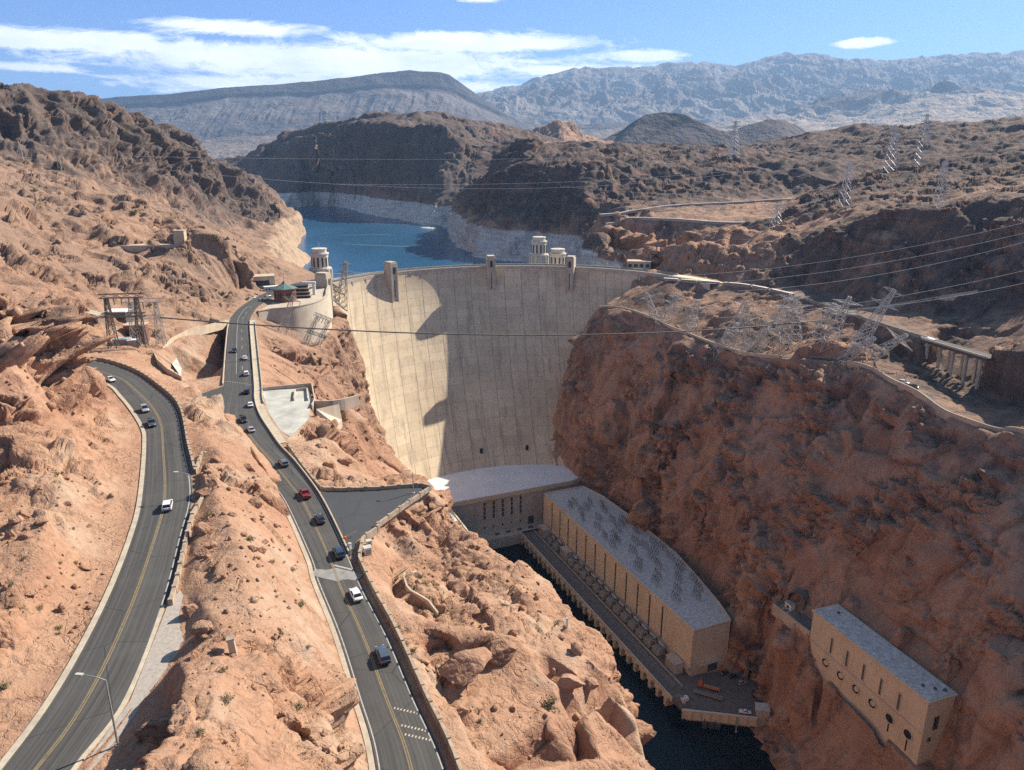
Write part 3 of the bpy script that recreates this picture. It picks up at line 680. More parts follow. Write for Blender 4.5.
def rock_material():
    m, nt, bs = nodes('desert rock'); g = NT(nt)
    geo = g.n('ShaderNodeNewGeometry'); pos = geo.outputs['Position']; nrm = g.sep(geo.outputs['Normal'])
    x, y, z = g.sep(pos)
    hue = g.attr('hue')
    flat3 = g.vec('MULTIPLY', pos, (1, 1, .55))
    n_big = g.noise(flat3, .022, 4, .6, .6)
    n_mid = g.noise(flat3, .11, 5, .65, .4)
    n_fine = g.noise(pos, .9, 5, .7)
    n_grit = g.noise(pos, 5.0, 3, .7)
    wv = g.n('ShaderNodeTexNoise'); nt.links.new(pos, wv.inputs['Vector']); wv.inputs['Scale'].default_value = .25; wv.inputs['Detail'].default_value = 4
    wp = g.vec('ADD', g.vec('MULTIPLY', pos, (1, .8, .7)), g.vec('MULTIPLY', wv.outputs[1], (9, 9, 9)))
    def crack(sc, w0):
        v = g.n('ShaderNodeTexVoronoi', feature='DISTANCE_TO_EDGE'); nt.links.new(wp, v.inputs['Vector']); v.inputs['Scale'].default_value = sc
        return g.fit(v.outputs[0], w0, 0.0)
    ck = g.math('MAXIMUM', g.math('MULTIPLY', crack(.085, .05), .9), g.math('MULTIPLY', crack(.27, .06), .6))
    ck = g.math('MULTIPLY', ck, g.fit(n_mid, .42, .6, .1, 1))
    streak = g.noise(g.vec('MULTIPLY', pos, (1, 1, .16)), .16, 4, .65, 1.2)
    h = g.math('ADD', hue, g.math('MULTIPLY', g.math('SUBTRACT', n_big, .5), .75))
    h = g.math('ADD', h, g.math('MULTIPLY', g.math('SUBTRACT', n_mid, .5), .55), clamp=True)
    col = g.ramp(h, [(0.0, (.44, .315, .22)), (.16, (.415, .232, .141)), (.34, (.335, .172, .104)), (.52, (.47, .275, .175)), (.72, (.108, .076, .063)), (1.0, (.058, .048, .046))])  # dark rock; the last stop is deepened to stand for shade beyond the lake
    # desert varnish streaks and bleached patches
    dark = g.fit(streak, .58, .72, 0, .6)
    col = g.mix(g.math('MULTIPLY', dark, g.fit(h, .1, .5, .2, 1)), col, g.mix(g.fit(h, .4, .7), (.14, .09, .075), (.05, .038, .036)))
    red = g.fit(g.noise(pos, .05, 4, .6, .8), .50, .66, 0, .75)
    col = g.mix(red, col, g.mix(g.fit(h, .2, .6), (.36, .185, .11), (.30, .145, .09)))
    pale = g.fit(g.noise(flat3, .065, 5, .7, .5), .58, .72, 0, .55)
    col = g.mix(pale, col, g.mix(g.fit(h, .2, .7), (.53, .37, .25), (.155, .115, .092)))
    # greyer weathered rock on the hillside across from the switchyard and along the lake
    gr = g.math('MULTIPLY', g.fit(y, 300, 420), g.math('MULTIPLY', g.fit(x, -60, -140), g.fit(n_big, .25, .55, .45, .95)))
    col = g.mix(g.math('MULTIPLY', gr, .75), col, g.mix(g.fit(h, .3, .8), (.205, .15, .115), (.10, .082, .073)))
    # thin beds showing on the steep faces
    bedn = g.noise(g.comb(g.math('MULTIPLY', x, .012), g.math('MULTIPLY', y, .012), g.math('ADD', g.math('MULTIPLY', z, .30), g.math('MULTIPLY', n_big, 3.0))), 1.0, 6, .75)
    stp = g.math('MULTIPLY', g.fit(nrm[2], .75, .4), g.fit(h, .25, .5))
    col = g.mix(g.math('MULTIPLY', stp, g.fit(bedn, .52, .70, 0, .55)), col, (.115, .068, .05))
    col = g.mix(g.math('MULTIPLY', stp, g.fit(bedn, .46, .30, 0, .45)), col, (.46, .31, .21))
    # dust and gravel on the flats
    up = g.math('MULTIPLY', g.fit(nrm[2], .74, .95, 0, .6), g.fit(h, .6, 1.0, 1, .35))
    col = g.mix(g.math('MULTIPLY', up, g.fit(n_mid, .3, .6, .35, 1)), col, g.mix(g.fit(h, .25, .8), (.43, .252, .153), (.108, .084, .070)))
    col = g.mix(g.fit(n_fine, .3, .75, 0, 1), g.mix(.13, col, (.05, .03, .025)), g.mix(.12, col, (.66, .50, .38)))
    col = g.mix(g.fit(n_grit, .45, .75, 0, .22), col, g.mix(.5, col, (.10, .065, .05)))
    col = g.mix(g.math('MULTIPLY', ck, .34), col, (.045, .028, .022))
    # the bleached ring the falling lake has left
    zb = g.math('ADD', z, g.math('MULTIPLY', g.math('SUBTRACT', g.noise(pos, .05, 3), .5), 9))
    ring = g.math('MULTIPLY', g.fit(zb, 171, 168.5), g.fit(y, 640, 655))
    ring = g.math('MULTIPLY', ring, g.fit(z, 120, 126))
    bands = g.noise(g.vec('MULTIPLY', pos, (.02, .02, .5)), 1.0, 4, .6)
    rcol = g.mix(g.fit(bands, .35, .65), (.50, .45, .39), (.74, .69, .62))
    rcol = g.mix(g.fit(streak, .5, .7, 0, .6), rcol, (.27, .22, .19))
    rcol = g.mix(g.math('MULTIPLY', g.fit(x, -180, -260), g.fit(y, 1700, 1600)), rcol, (.40, .29, .20))
    col = g.mix(g.math('MULTIPLY', ring, .9), col, rcol)
    nt.links.new(col, bs.inputs['Base Color'])
    bs.inputs['Roughness'].default_value = .92
    bs.inputs['Specular IOR Level'].default_value = .15
    hgt = g.math('ADD', g.math('MULTIPLY', n_fine, .75), g.math('MULTIPLY', n_grit, .25))
    hgt = g.math('ADD', hgt, g.math('MULTIPLY', g.noise(g.vec('MULTIPLY', pos, (1, 1, .5)), .2, 7, .72, .5), 3.2))
    hgt = g.math('SUBTRACT', hgt, g.math('MULTIPLY', ck, 1.1))
    nt.links.new(g.bump(hgt, .6, .7), bs.inputs['Normal'])
    return m

def mountain_material():
    m, nt, bs = nodes('far mountain rock'); g = NT(nt)
    geo = g.n('ShaderNodeNewGeometry'); pos = geo.outputs['Position']; nrm = g.sep(geo.outputs['Normal'])
    hue = g.attr('hue')
    n1 = g.noise(pos, .0016, 6, .6, .5); n2 = g.noise(pos, .008, 5, .7)
    h = g.math('ADD', hue, g.math('MULTIPLY', g.math('SUBTRACT', n1, .5), .6), clamp=True)
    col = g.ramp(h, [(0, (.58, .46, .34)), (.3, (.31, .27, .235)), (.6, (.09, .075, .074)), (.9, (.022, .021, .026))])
    col = g.mix(g.fit(n2, .35, .7, 0, .6), col, (.14, .105, .09))
    col = g.mix(g.math('MULTIPLY', g.fit(nrm[2], .6, .9), .3), col, (.17, .14, .125))
    nt.links.new(col, bs.inputs['Base Color']); bs.inputs['Roughness'].default_value = .95; bs.inputs['Specular IOR Level'].default_value = .1
    nt.links.new(g.bump(g.math('ADD', n1, g.math('MULTIPLY', n2, .35)), 1.0, 160), bs.inputs['Normal'])
    return m

def plain(name, c, rough=.7, var=.25, scale=.6, metal=0.0, bump=0.0, tint=None, spec=.3, streak=0.0):
    """a surface with two scales of wear"""
    m, nt, bs = nodes(name); g = NT(nt)
    pos = g.n('ShaderNodeNewGeometry').outputs['Position']
    a = g.noise(pos, scale, 5, .65); b = g.noise(pos, scale * 9, 3, .6)
    d = tuple(q * (1 - var) for q in c); u = tint or tuple(min(1, q * (1 + var * .7)) for q in c)
    col = g.mix(g.fit(a, .3, .7), d, u)
    col = g.mix(g.fit(b, .4, .75, 0, var * .8), col, tuple(q * .5 for q in c))
    if streak:
        s = g.noise(g.vec('MULTIPLY', pos, (1, 1, .06)), .7, 4, .7)
        col = g.mix(g.fit(s, .5, .72, 0, streak), col, tuple(q * .38 for q in c))
    nt.links.new(col, bs.inputs['Base Color'])
    bs.inputs['Roughness'].default_value = rough; bs.inputs['Metallic'].default_value = metal; bs.inputs['Specular IOR Level'].default_value = spec
    if bump: nt.links.new(g.bump(b, .6, bump), bs.inputs['Normal'])
    return m

def dam_material():
    m, nt, bs = nodes('dam concrete'); g = NT(nt)
    pos = g.n('ShaderNodeNewGeometry').outputs['Position']
    u = g.attr('arc'); x, y, z = g.sep(pos)
    # u counts joints: one vertical joint at each whole number; z counts lifts
    fu = g.math('ABSOLUTE', g.math('SUBTRACT', g.math('FRACT', u), .5))
    vj = g.fit(fu, .47, .49)
    fz = g.math('ABSOLUTE', g.math('SUBTRACT', g.math('FRACT', g.math('DIVIDE', z, 6.1)), .5))
    hj = g.fit(fz, .475, .492, 0, .5)
    cell = g.comb(g.math('FLOOR', u), g.math('FLOOR', g.math('DIVIDE', z, 6.1)), 0)
    wn = g.n('ShaderNodeTexWhiteNoise', noise_dimensions='3D'); nt.links.new(cell, wn.inputs[0])
    suv = g.comb(u, g.math('MULTIPLY', z, .012), 0)
    st = g.noise(suv, 2.6, 5, .7); st2 = g.noise(g.comb(u, g.math('MULTIPLY', z, .03), 3), 9, 4, .7)
    blot = g.noise(pos, .03, 5, .6)
    col = g.mix(g.fit(blot, .3, .7), (.57, .45, .30), (.74, .605, .41))
    col = g.mix(g.math('MULTIPLY', wn.outputs[0], .26), col, (.26, .205, .15))
    col = g.mix(g.fit(st, .50, .70, 0, .65), col, (.26, .205, .16))
    col = g.mix(g.fit(st2, .54, .74, 0, .6), col, (.20, .155, .125))
    wash = g.noise(g.comb(u, g.math('MULTIPLY', z, .02), 7), 5, 4, .7)
    col = g.mix(g.fit(wash, .58, .75, 0, .4), col, (.55, .48, .37))
    col = g.mix(g.math('MULTIPLY', vj, .55), col, (.20, .155, .12))
    col = g.mix(g.math('MULTIPLY', hj, .75), col, (.25, .20, .16))
    nt.links.new(col, bs.inputs['Base Color']); bs.inputs['Roughness'].default_value = .88; bs.inputs['Specular IOR Level'].default_value = .2
    hh = g.math('SUBTRACT', g.math('MULTIPLY', blot, .4), g.math('ADD', vj, hj))
    nt.links.new(g.bump(hh, .35, .4), bs.inputs['Normal'])
    return m

def asphalt_material(name, base, patch=.3):
    m, nt, bs = nodes(name); g = NT(nt)
    pos = g.n('ShaderNodeNewGeometry').outputs['Position']
    a = g.attr('across'); l = g.attr('along')
    lane = g.noise(g.comb(g.math('MULTIPLY', a, 1.0), g.math('MULTIPLY', l, .012), 0), 1.3, 4, .6)
    tr = g.noise(g.comb(g.math('MULTIPLY', a, 1.6), g.math('MULTIPLY', l, .004), 4), 2.2, 2, .5)
    n1 = g.noise(pos, .12, 4, .6); n2 = g.noise(pos, 3.5, 4, .7)
    col = g.mix(g.fit(lane, .35, .65), tuple(q * .72 for q in base), tuple(q * 1.22 for q in base))
    col = g.mix(g.fit(tr, .5, .66, 0, .55), col, tuple(q * .5 for q in base))
    col = g.mix(g.fit(n1, .5, .7, 0, patch), col, tuple(q * 1.5 for q in base))
    col = g.mix(g.fit(n2, .4, .7, 0, .3), col, tuple(q * .55 for q in base))
    # tar-sealed cracks
    vo = g.n('ShaderNodeTexVoronoi', feature='DISTANCE_TO_EDGE'); nt.links.new(g.vec('ADD', pos, g.vec('SCALE', g.n('ShaderNodeTexNoise').outputs[1])), vo.inputs['Vector']); vo.inputs['Scale'].default_value = .07
    col = g.mix(g.fit(vo.outputs[0], .008, .003, 0, .6), col, (.025, .025, .026))
    nt.links.new(col, bs.inputs['Base Color']); bs.inputs['Roughness'].default_value = .82; bs.inputs['Specular IOR Level'].default_value = .25
    nt.links.new(g.bump(n2, .3, .03), bs.inputs['Normal'])
    return m

def water_material(name, deep, rough, scale, bumpd, foam=None):
    m, nt, bs = nodes(name); g = NT(nt)
    pos = g.n('ShaderNodeNewGeometry').outputs['Position']
    n = g.noise(g.vec('MULTIPLY', pos, (1, .5, 1)), scale, 5, .65)
    big = g.noise(g.vec('MULTIPLY', pos, (1, .35, 1)), scale * .04, 4, .6, .6)
    col = g.mix(g.fit(big, .35, .65), deep, tuple(q * 1.5 for q in deep))
    if foam is not None:
        col = foam(g, pos, col)
    nt.links.new(col, bs.inputs['Base Color']); bs.inputs['Roughness'].default_value = rough
    bs.inputs['IOR'].default_value = 1.33
    if foam is boil: bs.inputs['Specular IOR Level'].default_value = .22
    nt.links.new(g.bump(n, .35, bumpd), bs.inputs['Normal'])
    return m

def wake(g, pos, col):
    """long pale boat wakes lying on the lake"""
    x, y, z = g.sep(pos)
    for (x0, y0, x1, y1, w) in ((-320, 1330, -60, 1245, 5), (-560, 1900, -330, 1860, 7), (-300, 960, -150, 985, 3), (-350, 1480, -230, 1500, 4)):
        L = math.hypot(x1 - x0, y1 - y0); tx, ty = (x1 - x0) / L, (y1 - y0) / L
        al = g.math('ADD', g.math('MULTIPLY', g.math('SUBTRACT', x, x0), tx), g.math('MULTIPLY', g.math('SUBTRACT', y, y0), ty))
        ac = g.math('ADD', g.math('MULTIPLY', g.math('SUBTRACT', x, x0), -ty), g.math('MULTIPLY', g.math('SUBTRACT', y, y0), tx))
        ac = g.math('ABSOLUTE', g.math('ADD', ac, g.math('MULTIPLY', g.math('SUBTRACT', g.noise(pos, .02, 3), .5), 14)))
        k = g.math('MULTIPLY', g.fit(ac, w, w * .2), g.math('MULTIPLY', g.fit(al, 0, L * .25), g.fit(al, L, L * .8)))
        col = g.mix(g.math('MULTIPLY', k, .5), col, (.30, .38, .46))
    return col

def boil(g, pos, col):
    """pale green upwelling where the turbines let the water out"""
    for (cx, cy, rx, ry, k) in ((42.5, 381, 10, 13, .8), (-2, 458, 15, 9, .3), (50, 365, 6, 6, .4)):
        d = g.vec('DIVIDE', g.vec('SUBTRACT', pos, (cx, cy, 0)), (rx, ry, 1))
        dd = g.n('ShaderNodeVectorMath', operation='LENGTH'); nt = g.nt; nt.links.new(d, dd.inputs[0])
        q = g.math('ADD', dd.outputs['Value'], g.math('MULTIPLY', g.math('SUBTRACT', g.noise(pos, .16, 5, .7, 1.5), .5), 2.2))
        f = g.fit(q, 1.0, .3, 0, k)
        col = g.mix(f, col, g.mix(g.fit(g.noise(pos, .6, 5, .7, 2), .45, .7), (.03, .10, .095), (.13, .24, .21)))
    return col

M = {}
KIDS = {}
def make_mats():
    M['rock'] = rock_material(); M['mountain'] = mountain_material(); M['dam'] = dam_material()
    M['asphalt'] = asphalt_material('sun-bleached asphalt', (.084, .080, .074))
    M['asphalt_dark'] = asphalt_material('dark asphalt', (.07, .072, .076), .2)
    M['far_road'] = asphalt_material('grey far road', (.11, .10, .09), .3)
    M['white_paint'] = plain('worn white road paint', (.40, .39, .36), .8, .3, 1.2)
    M['yellow_paint'] = plain('worn yellow road paint', (.23, .175, .095), .8, .3, 1.2)
    M['kerb'] = plain('pale kerb concrete', (.47, .40, .30), .9, .25, .6, bump=.03)
    M['stone_wall'] = plain('rough stone wall', (.40, .315, .23), .95, .4, .8, bump=.12)
    M['strip'] = plain('grey concrete strip', (.27, .26, .24), .9, .3, .5)
    M['concrete'] = plain('tan concrete', (.50, .42, .32), .9, .2, .12, streak=.35)
    M['pale_concrete'] = plain('pale concrete', (.50, .43, .335), .9, .2, .15, streak=.3)
    M['facade'] = plain('yellowed powerhouse concrete', (.66, .55, .40), .88, .14, .07, streak=.3)
    M['facade_grey'] = plain('grey powerhouse concrete', (.52, .45, .365), .9, .16, .07, streak=.35)
    M['roof'] = plain('pale gravel roof', (.50, .46, .41), .9, .3, .55, tint=(.74, .69, .62))
    M['roof_central'] = plain('light roof coating', (.80, .76, .70), .9, .1, .06)
    M['dark_void'] = plain('dark opening', (.02, .018, .016), .9, .1, 1)
    M['louvre'] = plain('dark louvres', (.055, .05, .045), .6, .3, 2)
    M['steel'] = plain('weathered galvanised steel', (.40, .39, .36), .55, .25, 2, metal=.35)
    M['steel_dark'] = plain('dark grey steel', (.14, .135, .13), .55, .3, 2, metal=.4)
    M['insulator'] = plain('brown porcelain', (.20, .16, .14), .3, .3, 3)
    M['equipment'] = plain('grey equipment paint', (.33, .31, .28), .6, .3, 1.5)
    M['equipment_pale'] = plain('pale equipment paint', (.52, .49, .43), .6, .25, 1.2)
    M['deck'] = plain('brown deck paving', (.155, .13, .11), .9, .3, .4)
    M['gravel'] = plain('pale roadside gravel', (.38, .335, .285), .95, .25, 1.5, bump=.05)
    M['slab'] = plain('whitish concrete slab', (.46, .45, .39), .9, .35, .12, streak=0)
    M['tan_plaster'] = plain('tan plaster', (.52, .41, .29), .9, .2, .3)
    M['red_wall'] = plain('dark red wall', (.21, .095, .07), .85, .25, .5)
    M['teal_roof'] = plain('weathered copper roof', (.13, .19, .17), .6, .3, .6)
    M['white_build'] = plain('white painted building', (.72, .70, .65), .8, .15, .4)
    M['tower_white'] = plain('cream intake tower concrete', (.58, .54, .46), .85, .15, .15, streak=.25)
    M['tyre'] = plain('rubber', (.02, .02, .02), .9, .2, 8)
    M['rim'] = plain('alloy rim', (.45, .45, .46), .35, .2, 8, metal=.8)
    M['glass'] = plain('tinted car glass', (.015, .018, .022), .08, .1, 4, spec=.6)
    M['lamp_lens'] = plain('clear lamp lens', (.7, .7, .68), .15, .1, 4)
    M['tail'] = plain('red lamp lens', (.35, .02, .015), .25, .1, 4)
    M['plastic'] = plain('black plastic trim', (.025, .025, .027), .6, .2, 6)
    for k, c in dict(white=(.74, .74, .72), silver=(.42, .43, .44), black=(.018, .018, .02), grey=(.15, .16, .17), slate=(.085, .105, .135), red=(.23, .02, .022), navy=(.035, .05, .085), tan=(.40, .34, .25)).items():
        m, nt, bs = nodes('car paint ' + k); g = NT(nt)
        n = g.noise(g.n('ShaderNodeNewGeometry').outputs['Position'], 4, 3)
        nt.links.new(g.mix(g.fit(n, .3, .8, 0, .18), c, tuple(q * .6 + .03 for q in c)), bs.inputs['Base Color'])
        bs.inputs['Roughness'].default_value = .28; bs.inputs['Metallic'].default_value = .25 if k in ('silver', 'grey', 'slate', 'navy') else 0
        bs.inputs['Coat Weight'].default_value = .6; bs.inputs['Coat Roughness'].default_value = .08
        M['car_' + k] = m
    M['orange'] = plain('faded orange paint', (.55, .14, .04), .6, .25, 2)
    M['leaf'] = plain('dusty desert leaves', (.12, .125, .05), .8, .4, 1.5, tint=(.24, .22, .10))
    M['leaf_dry'] = plain('straw coloured scrub', (.30, .25, .13), .85, .35, 1.5)
    M['twig'] = plain('dry twigs', (.17, .125, .085), .9, .3, 3)
    M['cable'] = plain('steel cable', (.10, .09, .08), .6, .2, 1)
    M['pylon'] = plain('grey galvanised lattice', (.47, .46, .43), .75, .2, 1)
    M['cable_light'] = plain('aluminium conductor', (.60, .57, .53), .5, .15, 1, metal=.3)
    M['wood'] = plain('weathered timber', (.25, .19, .14), .9, .3, 2)
    M['river'] = water_material('green black river water', (.002, .006, .009), .12, .5, .25, boil)
    M['lake'] = water_material('deep blue lake water', (.013, .062, .118), .22, .12, .6, wake)

# ------------------------------------------------------------------ mesh builder
class MB:
    def __init__(self): self.v = []; self.f = []
    def add(self, vs, fs):
        k = len(self.v); self.v += [tuple(p) for p in vs]; self.f += [tuple(i + k for i in f) for f in fs]; return self
    def box(self, c, s, rz=0.0, top=1.0):
        """box centred at c (x, y) with its base at c[2]; top scales the upper face"""
        cs, sn = math.cos(rz), math.sin(rz); vs = []
        for zz, k in ((0, 1.0), (s[2], top)):
            for a, b in ((-1, -1), (1, -1), (1, 1), (-1, 1)):
                x, y = a * s[0] / 2 * k, b * s[1] / 2 * k
                vs.append((c[0] + x * cs - y * sn, c[1] + x * sn + y * cs, c[2] + zz))
        return self.add(vs, [(3, 2, 1, 0), (4, 5, 6, 7), (0, 1, 5, 4), (1, 2, 6, 5), (2, 3, 7, 6), (3, 0, 4, 7)])
    def prism(self, poly, z0, z1, inset=0.0):
        n = len(poly)
        ar = sum(poly[i][0] * poly[(i + 1) % n][1] - poly[(i + 1) % n][0] * poly[i][1] for i in range(n))
        if ar < 0: poly = poly[::-1]
        zz0 = z0 if hasattr(z0, '__len__') else [z0] * n; zz1 = z1 if hasattr(z1, '__len__') else [z1] * n
        vs = [(p[0], p[1], q) for p, q in zip(poly, zz0)] + [(p[0], p[1], q) for p, q in zip(poly, zz1)]
        return self.add(vs, [tuple(range(n))[::-1], tuple(range(n, 2 * n))] + [(i, (i + 1) % n, (i + 1) % n + n, i + n) for i in range(n)])
    def bar(self, a, b, r, n=4):
        a, b = Vector(a), Vector(b); d = b - a
        if d.length < 1e-6: return self
        q = d.to_track_quat('Z', 'Y'); vs = []
        for p in (a, b):
            for k in range(n):
                t = 2 * PI * (k + .5) / n
                vs.append(p + q @ Vector((r * math.cos(t), r * math.sin(t), 0)))
        return self.add(vs, [tuple(range(n))[::-1], tuple(range(n, 2 * n))] + [(k, (k + 1) % n, (k + 1) % n + n, k + n) for k in range(n)])
    def tube(self, pts, r, n=5):
        pts = [Vector(p) for p in pts]; vs = []; m = len(pts)
        rr = r if hasattr(r, '__len__') else [r] * m
        for i, p in enumerate(pts):
            d = (pts[min(i + 1, m - 1)] - pts[max(i - 1, 0)]).normalized(); q = d.to_track_quat('Z', 'Y')
            for k in range(n):
                t = 2 * PI * k / n; vs.append(p + q @ Vector((rr[i] * math.cos(t), rr[i] * math.sin(t), 0)))
        fs = [(i * n + k, i * n + (k + 1) % n, (i + 1) * n + (k + 1) % n, (i + 1) * n + k) for i in range(m - 1) for k in range(n)]
        return self.add(vs, fs + [tuple(range(n))[::-1], tuple(range((m - 1) * n, m * n))])
    def cyl(self, c, r, h, n=16, r2=None):
        r2 = r if r2 is None else r2
        vs = [(c[0] + q * math.cos(2 * PI * k / n), c[1] + q * math.sin(2 * PI * k / n), c[2] + z) for z, q in ((0, r), (h, r2)) for k in range(n)]
        return self.add(vs, [tuple(range(n))[::-1], tuple(range(n, 2 * n))] + [(k, (k + 1) % n, (k + 1) % n + n, k + n) for k in range(n)])
    def ribbon(self, pts, prof):
        """sweep a closed profile [(across, up)...] along a plan polyline; across is to the right of travel"""
        pts = np.asarray(pts, float); t = np.gradient(pts[:, :2], axis=0); t /= np.maximum(1e-9, np.linalg.norm(t, axis=1))[:, None]
        n = len(prof); vs = []
        for p, d in zip(pts, t):
            for a, u in prof: vs.append((p[0] + d[1] * a, p[1] - d[0] * a, p[2] + u))
        m = len(pts)
        fs = [(i * n + k, (i + 1) * n + k, (i + 1) * n + (k + 1) % n, i * n + (k + 1) % n) for i in range(m - 1) for k in range(n)]
        return self.add(vs, fs + [tuple(range(n)), tuple(range((m - 1) * n, m * n))[::-1]])
    def shift(self, loc):
        self.v = [(a - loc[0], b - loc[1], c - loc[2]) for a, b, c in self.v]; return self
    def build(self, name, mat, parent=None, smooth=False, wloc=None):
        if wloc is not None: self.shift(wloc)
        me = bpy.data.meshes.new(name); me.from_pydata(self.v, [], self.f)
        bm = bmesh.new(); bm.from_mesh(me); bmesh.ops.recalc_face_normals(bm, faces=bm.faces); bm.to_mesh(me); bm.free()
        if smooth: me.polygons.foreach_set('use_smooth', [True] * len(me.polygons))
        for q in (mat if isinstance(mat, (list, tuple)) else [mat]): me.materials.append(M[q] if isinstance(q, str) else q)
        o = bpy.data.objects.new(name, me); COL.objects.link(o)
        if parent: adopt(o, parent)
        return o

def tag(o, label, cat, group=None):
    o['label'] = label; o['category'] = cat
    if group: o['group'] = group
    return o
def thing(name, label, cat, loc=(0, 0, 0), rz=0.0, group=None):
    o = bpy.data.objects.new(name, None); COL.objects.link(o); o.location = loc; o.rotation_euler = (0, 0, rz); o.empty_display_size = .5
    return tag(o, label, cat, group)
def kids(r): return KIDS.get(r.name, [])
def adopt(c, p):
    c.parent = p; KIDS.setdefault(p.name, []).append(c)
def dup(root, loc=None, rz=None, label=None, group=None, scale=None):
    r = root.copy(); COL.objects.link(r)
    if loc is not None: r.location = loc
    if rz is not None: r.rotation_euler = (0, 0, rz)
    if scale is not None: r.scale = (scale,) * 3 if not hasattr(scale, '__len__') else scale
    if label: r['label'] = label
    if group: r['group'] = group
    for ch in list(kids(root)):
        c = ch.copy(); COL.objects.link(c); adopt(c, r)
        for s in list(kids(ch)):
            q = s.copy(); COL.objects.link(q); adopt(q, c)
    return r
def struct(o): o['kind'] = 'structure'; return o
def even(P, n):
    P = np.asarray(P, float); s = np.r_[0, np.cumsum(np.linalg.norm(np.diff(P, axis=0), axis=1))]; t = np.linspace(0, s[-1], n)
    return np.stack([np.interp(t, s, P[:, k]) for k in range(3)], 1)

TERRAIN = {}
def view_hit(px, py):
    """terrain point seen through a pixel (used to seat plants and posts on the ground)"""
    ok, loc, nr, _ = TERRAIN['obj'].ray_cast(Vector(CAM), Vector(ray(px, py)).normalized())
    return loc.copy() if ok else None
def drop(x, y, zfrom=420):
    ok, loc, nr, _ = TERRAIN['obj'].ray_cast(Vector((x, y, zfrom)), Vector((0, 0, -1)))
    return loc.z if ok else 0.0
# ------------------------------------------------------------------ setting
def road_surface(name, L, R, mat, n, dz=.06):
    A, B = even(L, n), even(R, n); K = 9
    ks = np.linspace(0, 1, K)
    V = (A[:, None, :] * (1 - ks)[None, :, None] + B[:, None, :] * ks[None, :, None])
    V[:, :, 2] += dz - .0 + .10 * (1 - (2 * ks - 1) ** 2)[None, :]
    s = np.r_[0, np.cumsum(np.linalg.norm(np.diff((A + B) / 2, axis=0), axis=1))]
    w = np.linalg.norm(A - B, axis=1)
    F = [(i * K + k, i * K + k + 1, (i + 1) * K + k + 1, (i + 1) * K + k) for i in range(n - 1) for k in range(K - 1)]
    me = make_mesh(name, V.reshape(-1, 3), F, True)
    a = me.attributes.new('across', 'FLOAT', 'POINT'); a.data.foreach_set('value', (w[:, None] * ks[None, :]).astype(np.float32).ravel())
    a = me.attributes.new('along', 'FLOAT', 'POINT'); a.data.foreach_set('value', np.repeat(s, K).astype(np.float32))
    me.materials.append(M[mat])
    o = bpy.data.objects.new(name, me); COL.objects.link(o); struct(o)
    return o, A, B

def marking(parent, A, B, k, width, mat, i0=0, i1=None, dz=.0, dash=None):
    """a painted line at share k across the road"""
    C = A * (1 - k) + B * k; C[:, 2] += .065 + .10 * (1 - (2 * k - 1) ** 2) + .012 + dz
    C = C[i0:i1]
    mb = MB()
    t = np.gradient(C[:, :2], axis=0); t /= np.linalg.norm(t, axis=1)[:, None]
    Lp = C.copy(); Rp = C.copy(); Lp[:, 0] -= t[:, 1] * width / 2; Lp[:, 1] += t[:, 0] * width / 2; Rp[:, 0] += t[:, 1] * width / 2; Rp[:, 1] -= t[:, 0] * width / 2
    vs = [tuple(p) for pr in zip(Lp, Rp) for p in pr]
    fs = [(2 * i, 2 * i + 1, 2 * i + 3, 2 * i + 2) for i in range(len(C) - 1) if dash is None or (i // dash) % 3 == 0]
    mb.add(vs, fs)
    o = mb.build('lane_marking', mat, parent); struct(o); return o

def sheet(name, pts, mat, dz=.0):
    vs = [(p[0], p[1], p[2] + dz) for p in pts]
    o = MB().add(vs, [tuple(range(len(vs)))]).build(name, mat)
    return struct(o)

def wall_along(name, label, pts, h=.9, t=.5, mat='stone_wall', pil=6.0, pil_h=.22, group=None, dz=-.4, cap=True, notch=True, cat='wall', jit=.0):
    """stone guard wall following a plan line, with a pier every few metres"""
    pts = np.asarray(pts, float)
    n = max(3, int(np.linalg.norm(np.diff(pts, axis=0), axis=1).sum() / 1.5)); P = even(pts, n)
    loc = tuple(P[n // 2]); w = thing(name, label, cat, loc, 0, group)
    P2 = P.copy()
    if jit: P2[:, 2] += np.array([random.uniform(-jit, jit) for _ in range(n)])
    MB().ribbon(P2, [(-t / 2, dz), (t / 2, dz), (t / 2 * .9, h), (-t / 2 * .9, h)]).build('wall_run', mat, w, wloc=loc)
    if pil:
        s = np.r_[0, np.cumsum(np.linalg.norm(np.diff(P, axis=0), axis=1))]; m = max(2, int(s[-1] / pil) + 1)
        proto = None
        tdir = np.gradient(P[:, :2], axis=0)
        for q in np.linspace(0, s[-1], m)[:98]:
            x, y, z = [np.interp(q, s, P[:, k]) for k in range(3)]; i = int(np.argmin(abs(s - q))); a = math.atan2(tdir[i, 1], tdir[i, 0])
            if proto is None:
                proto = MB().box((0, 0, dz), (.9, t + .14, h + pil_h - dz), 0, .93).build('pier', mat, w)
                c = proto
            else:
                c = proto.copy(); COL.objects.link(c); adopt(c, w)
            c.location = (x - loc[0], y - loc[1], z - loc[2]); c.rotation_euler = (0, 0, a)
    return w

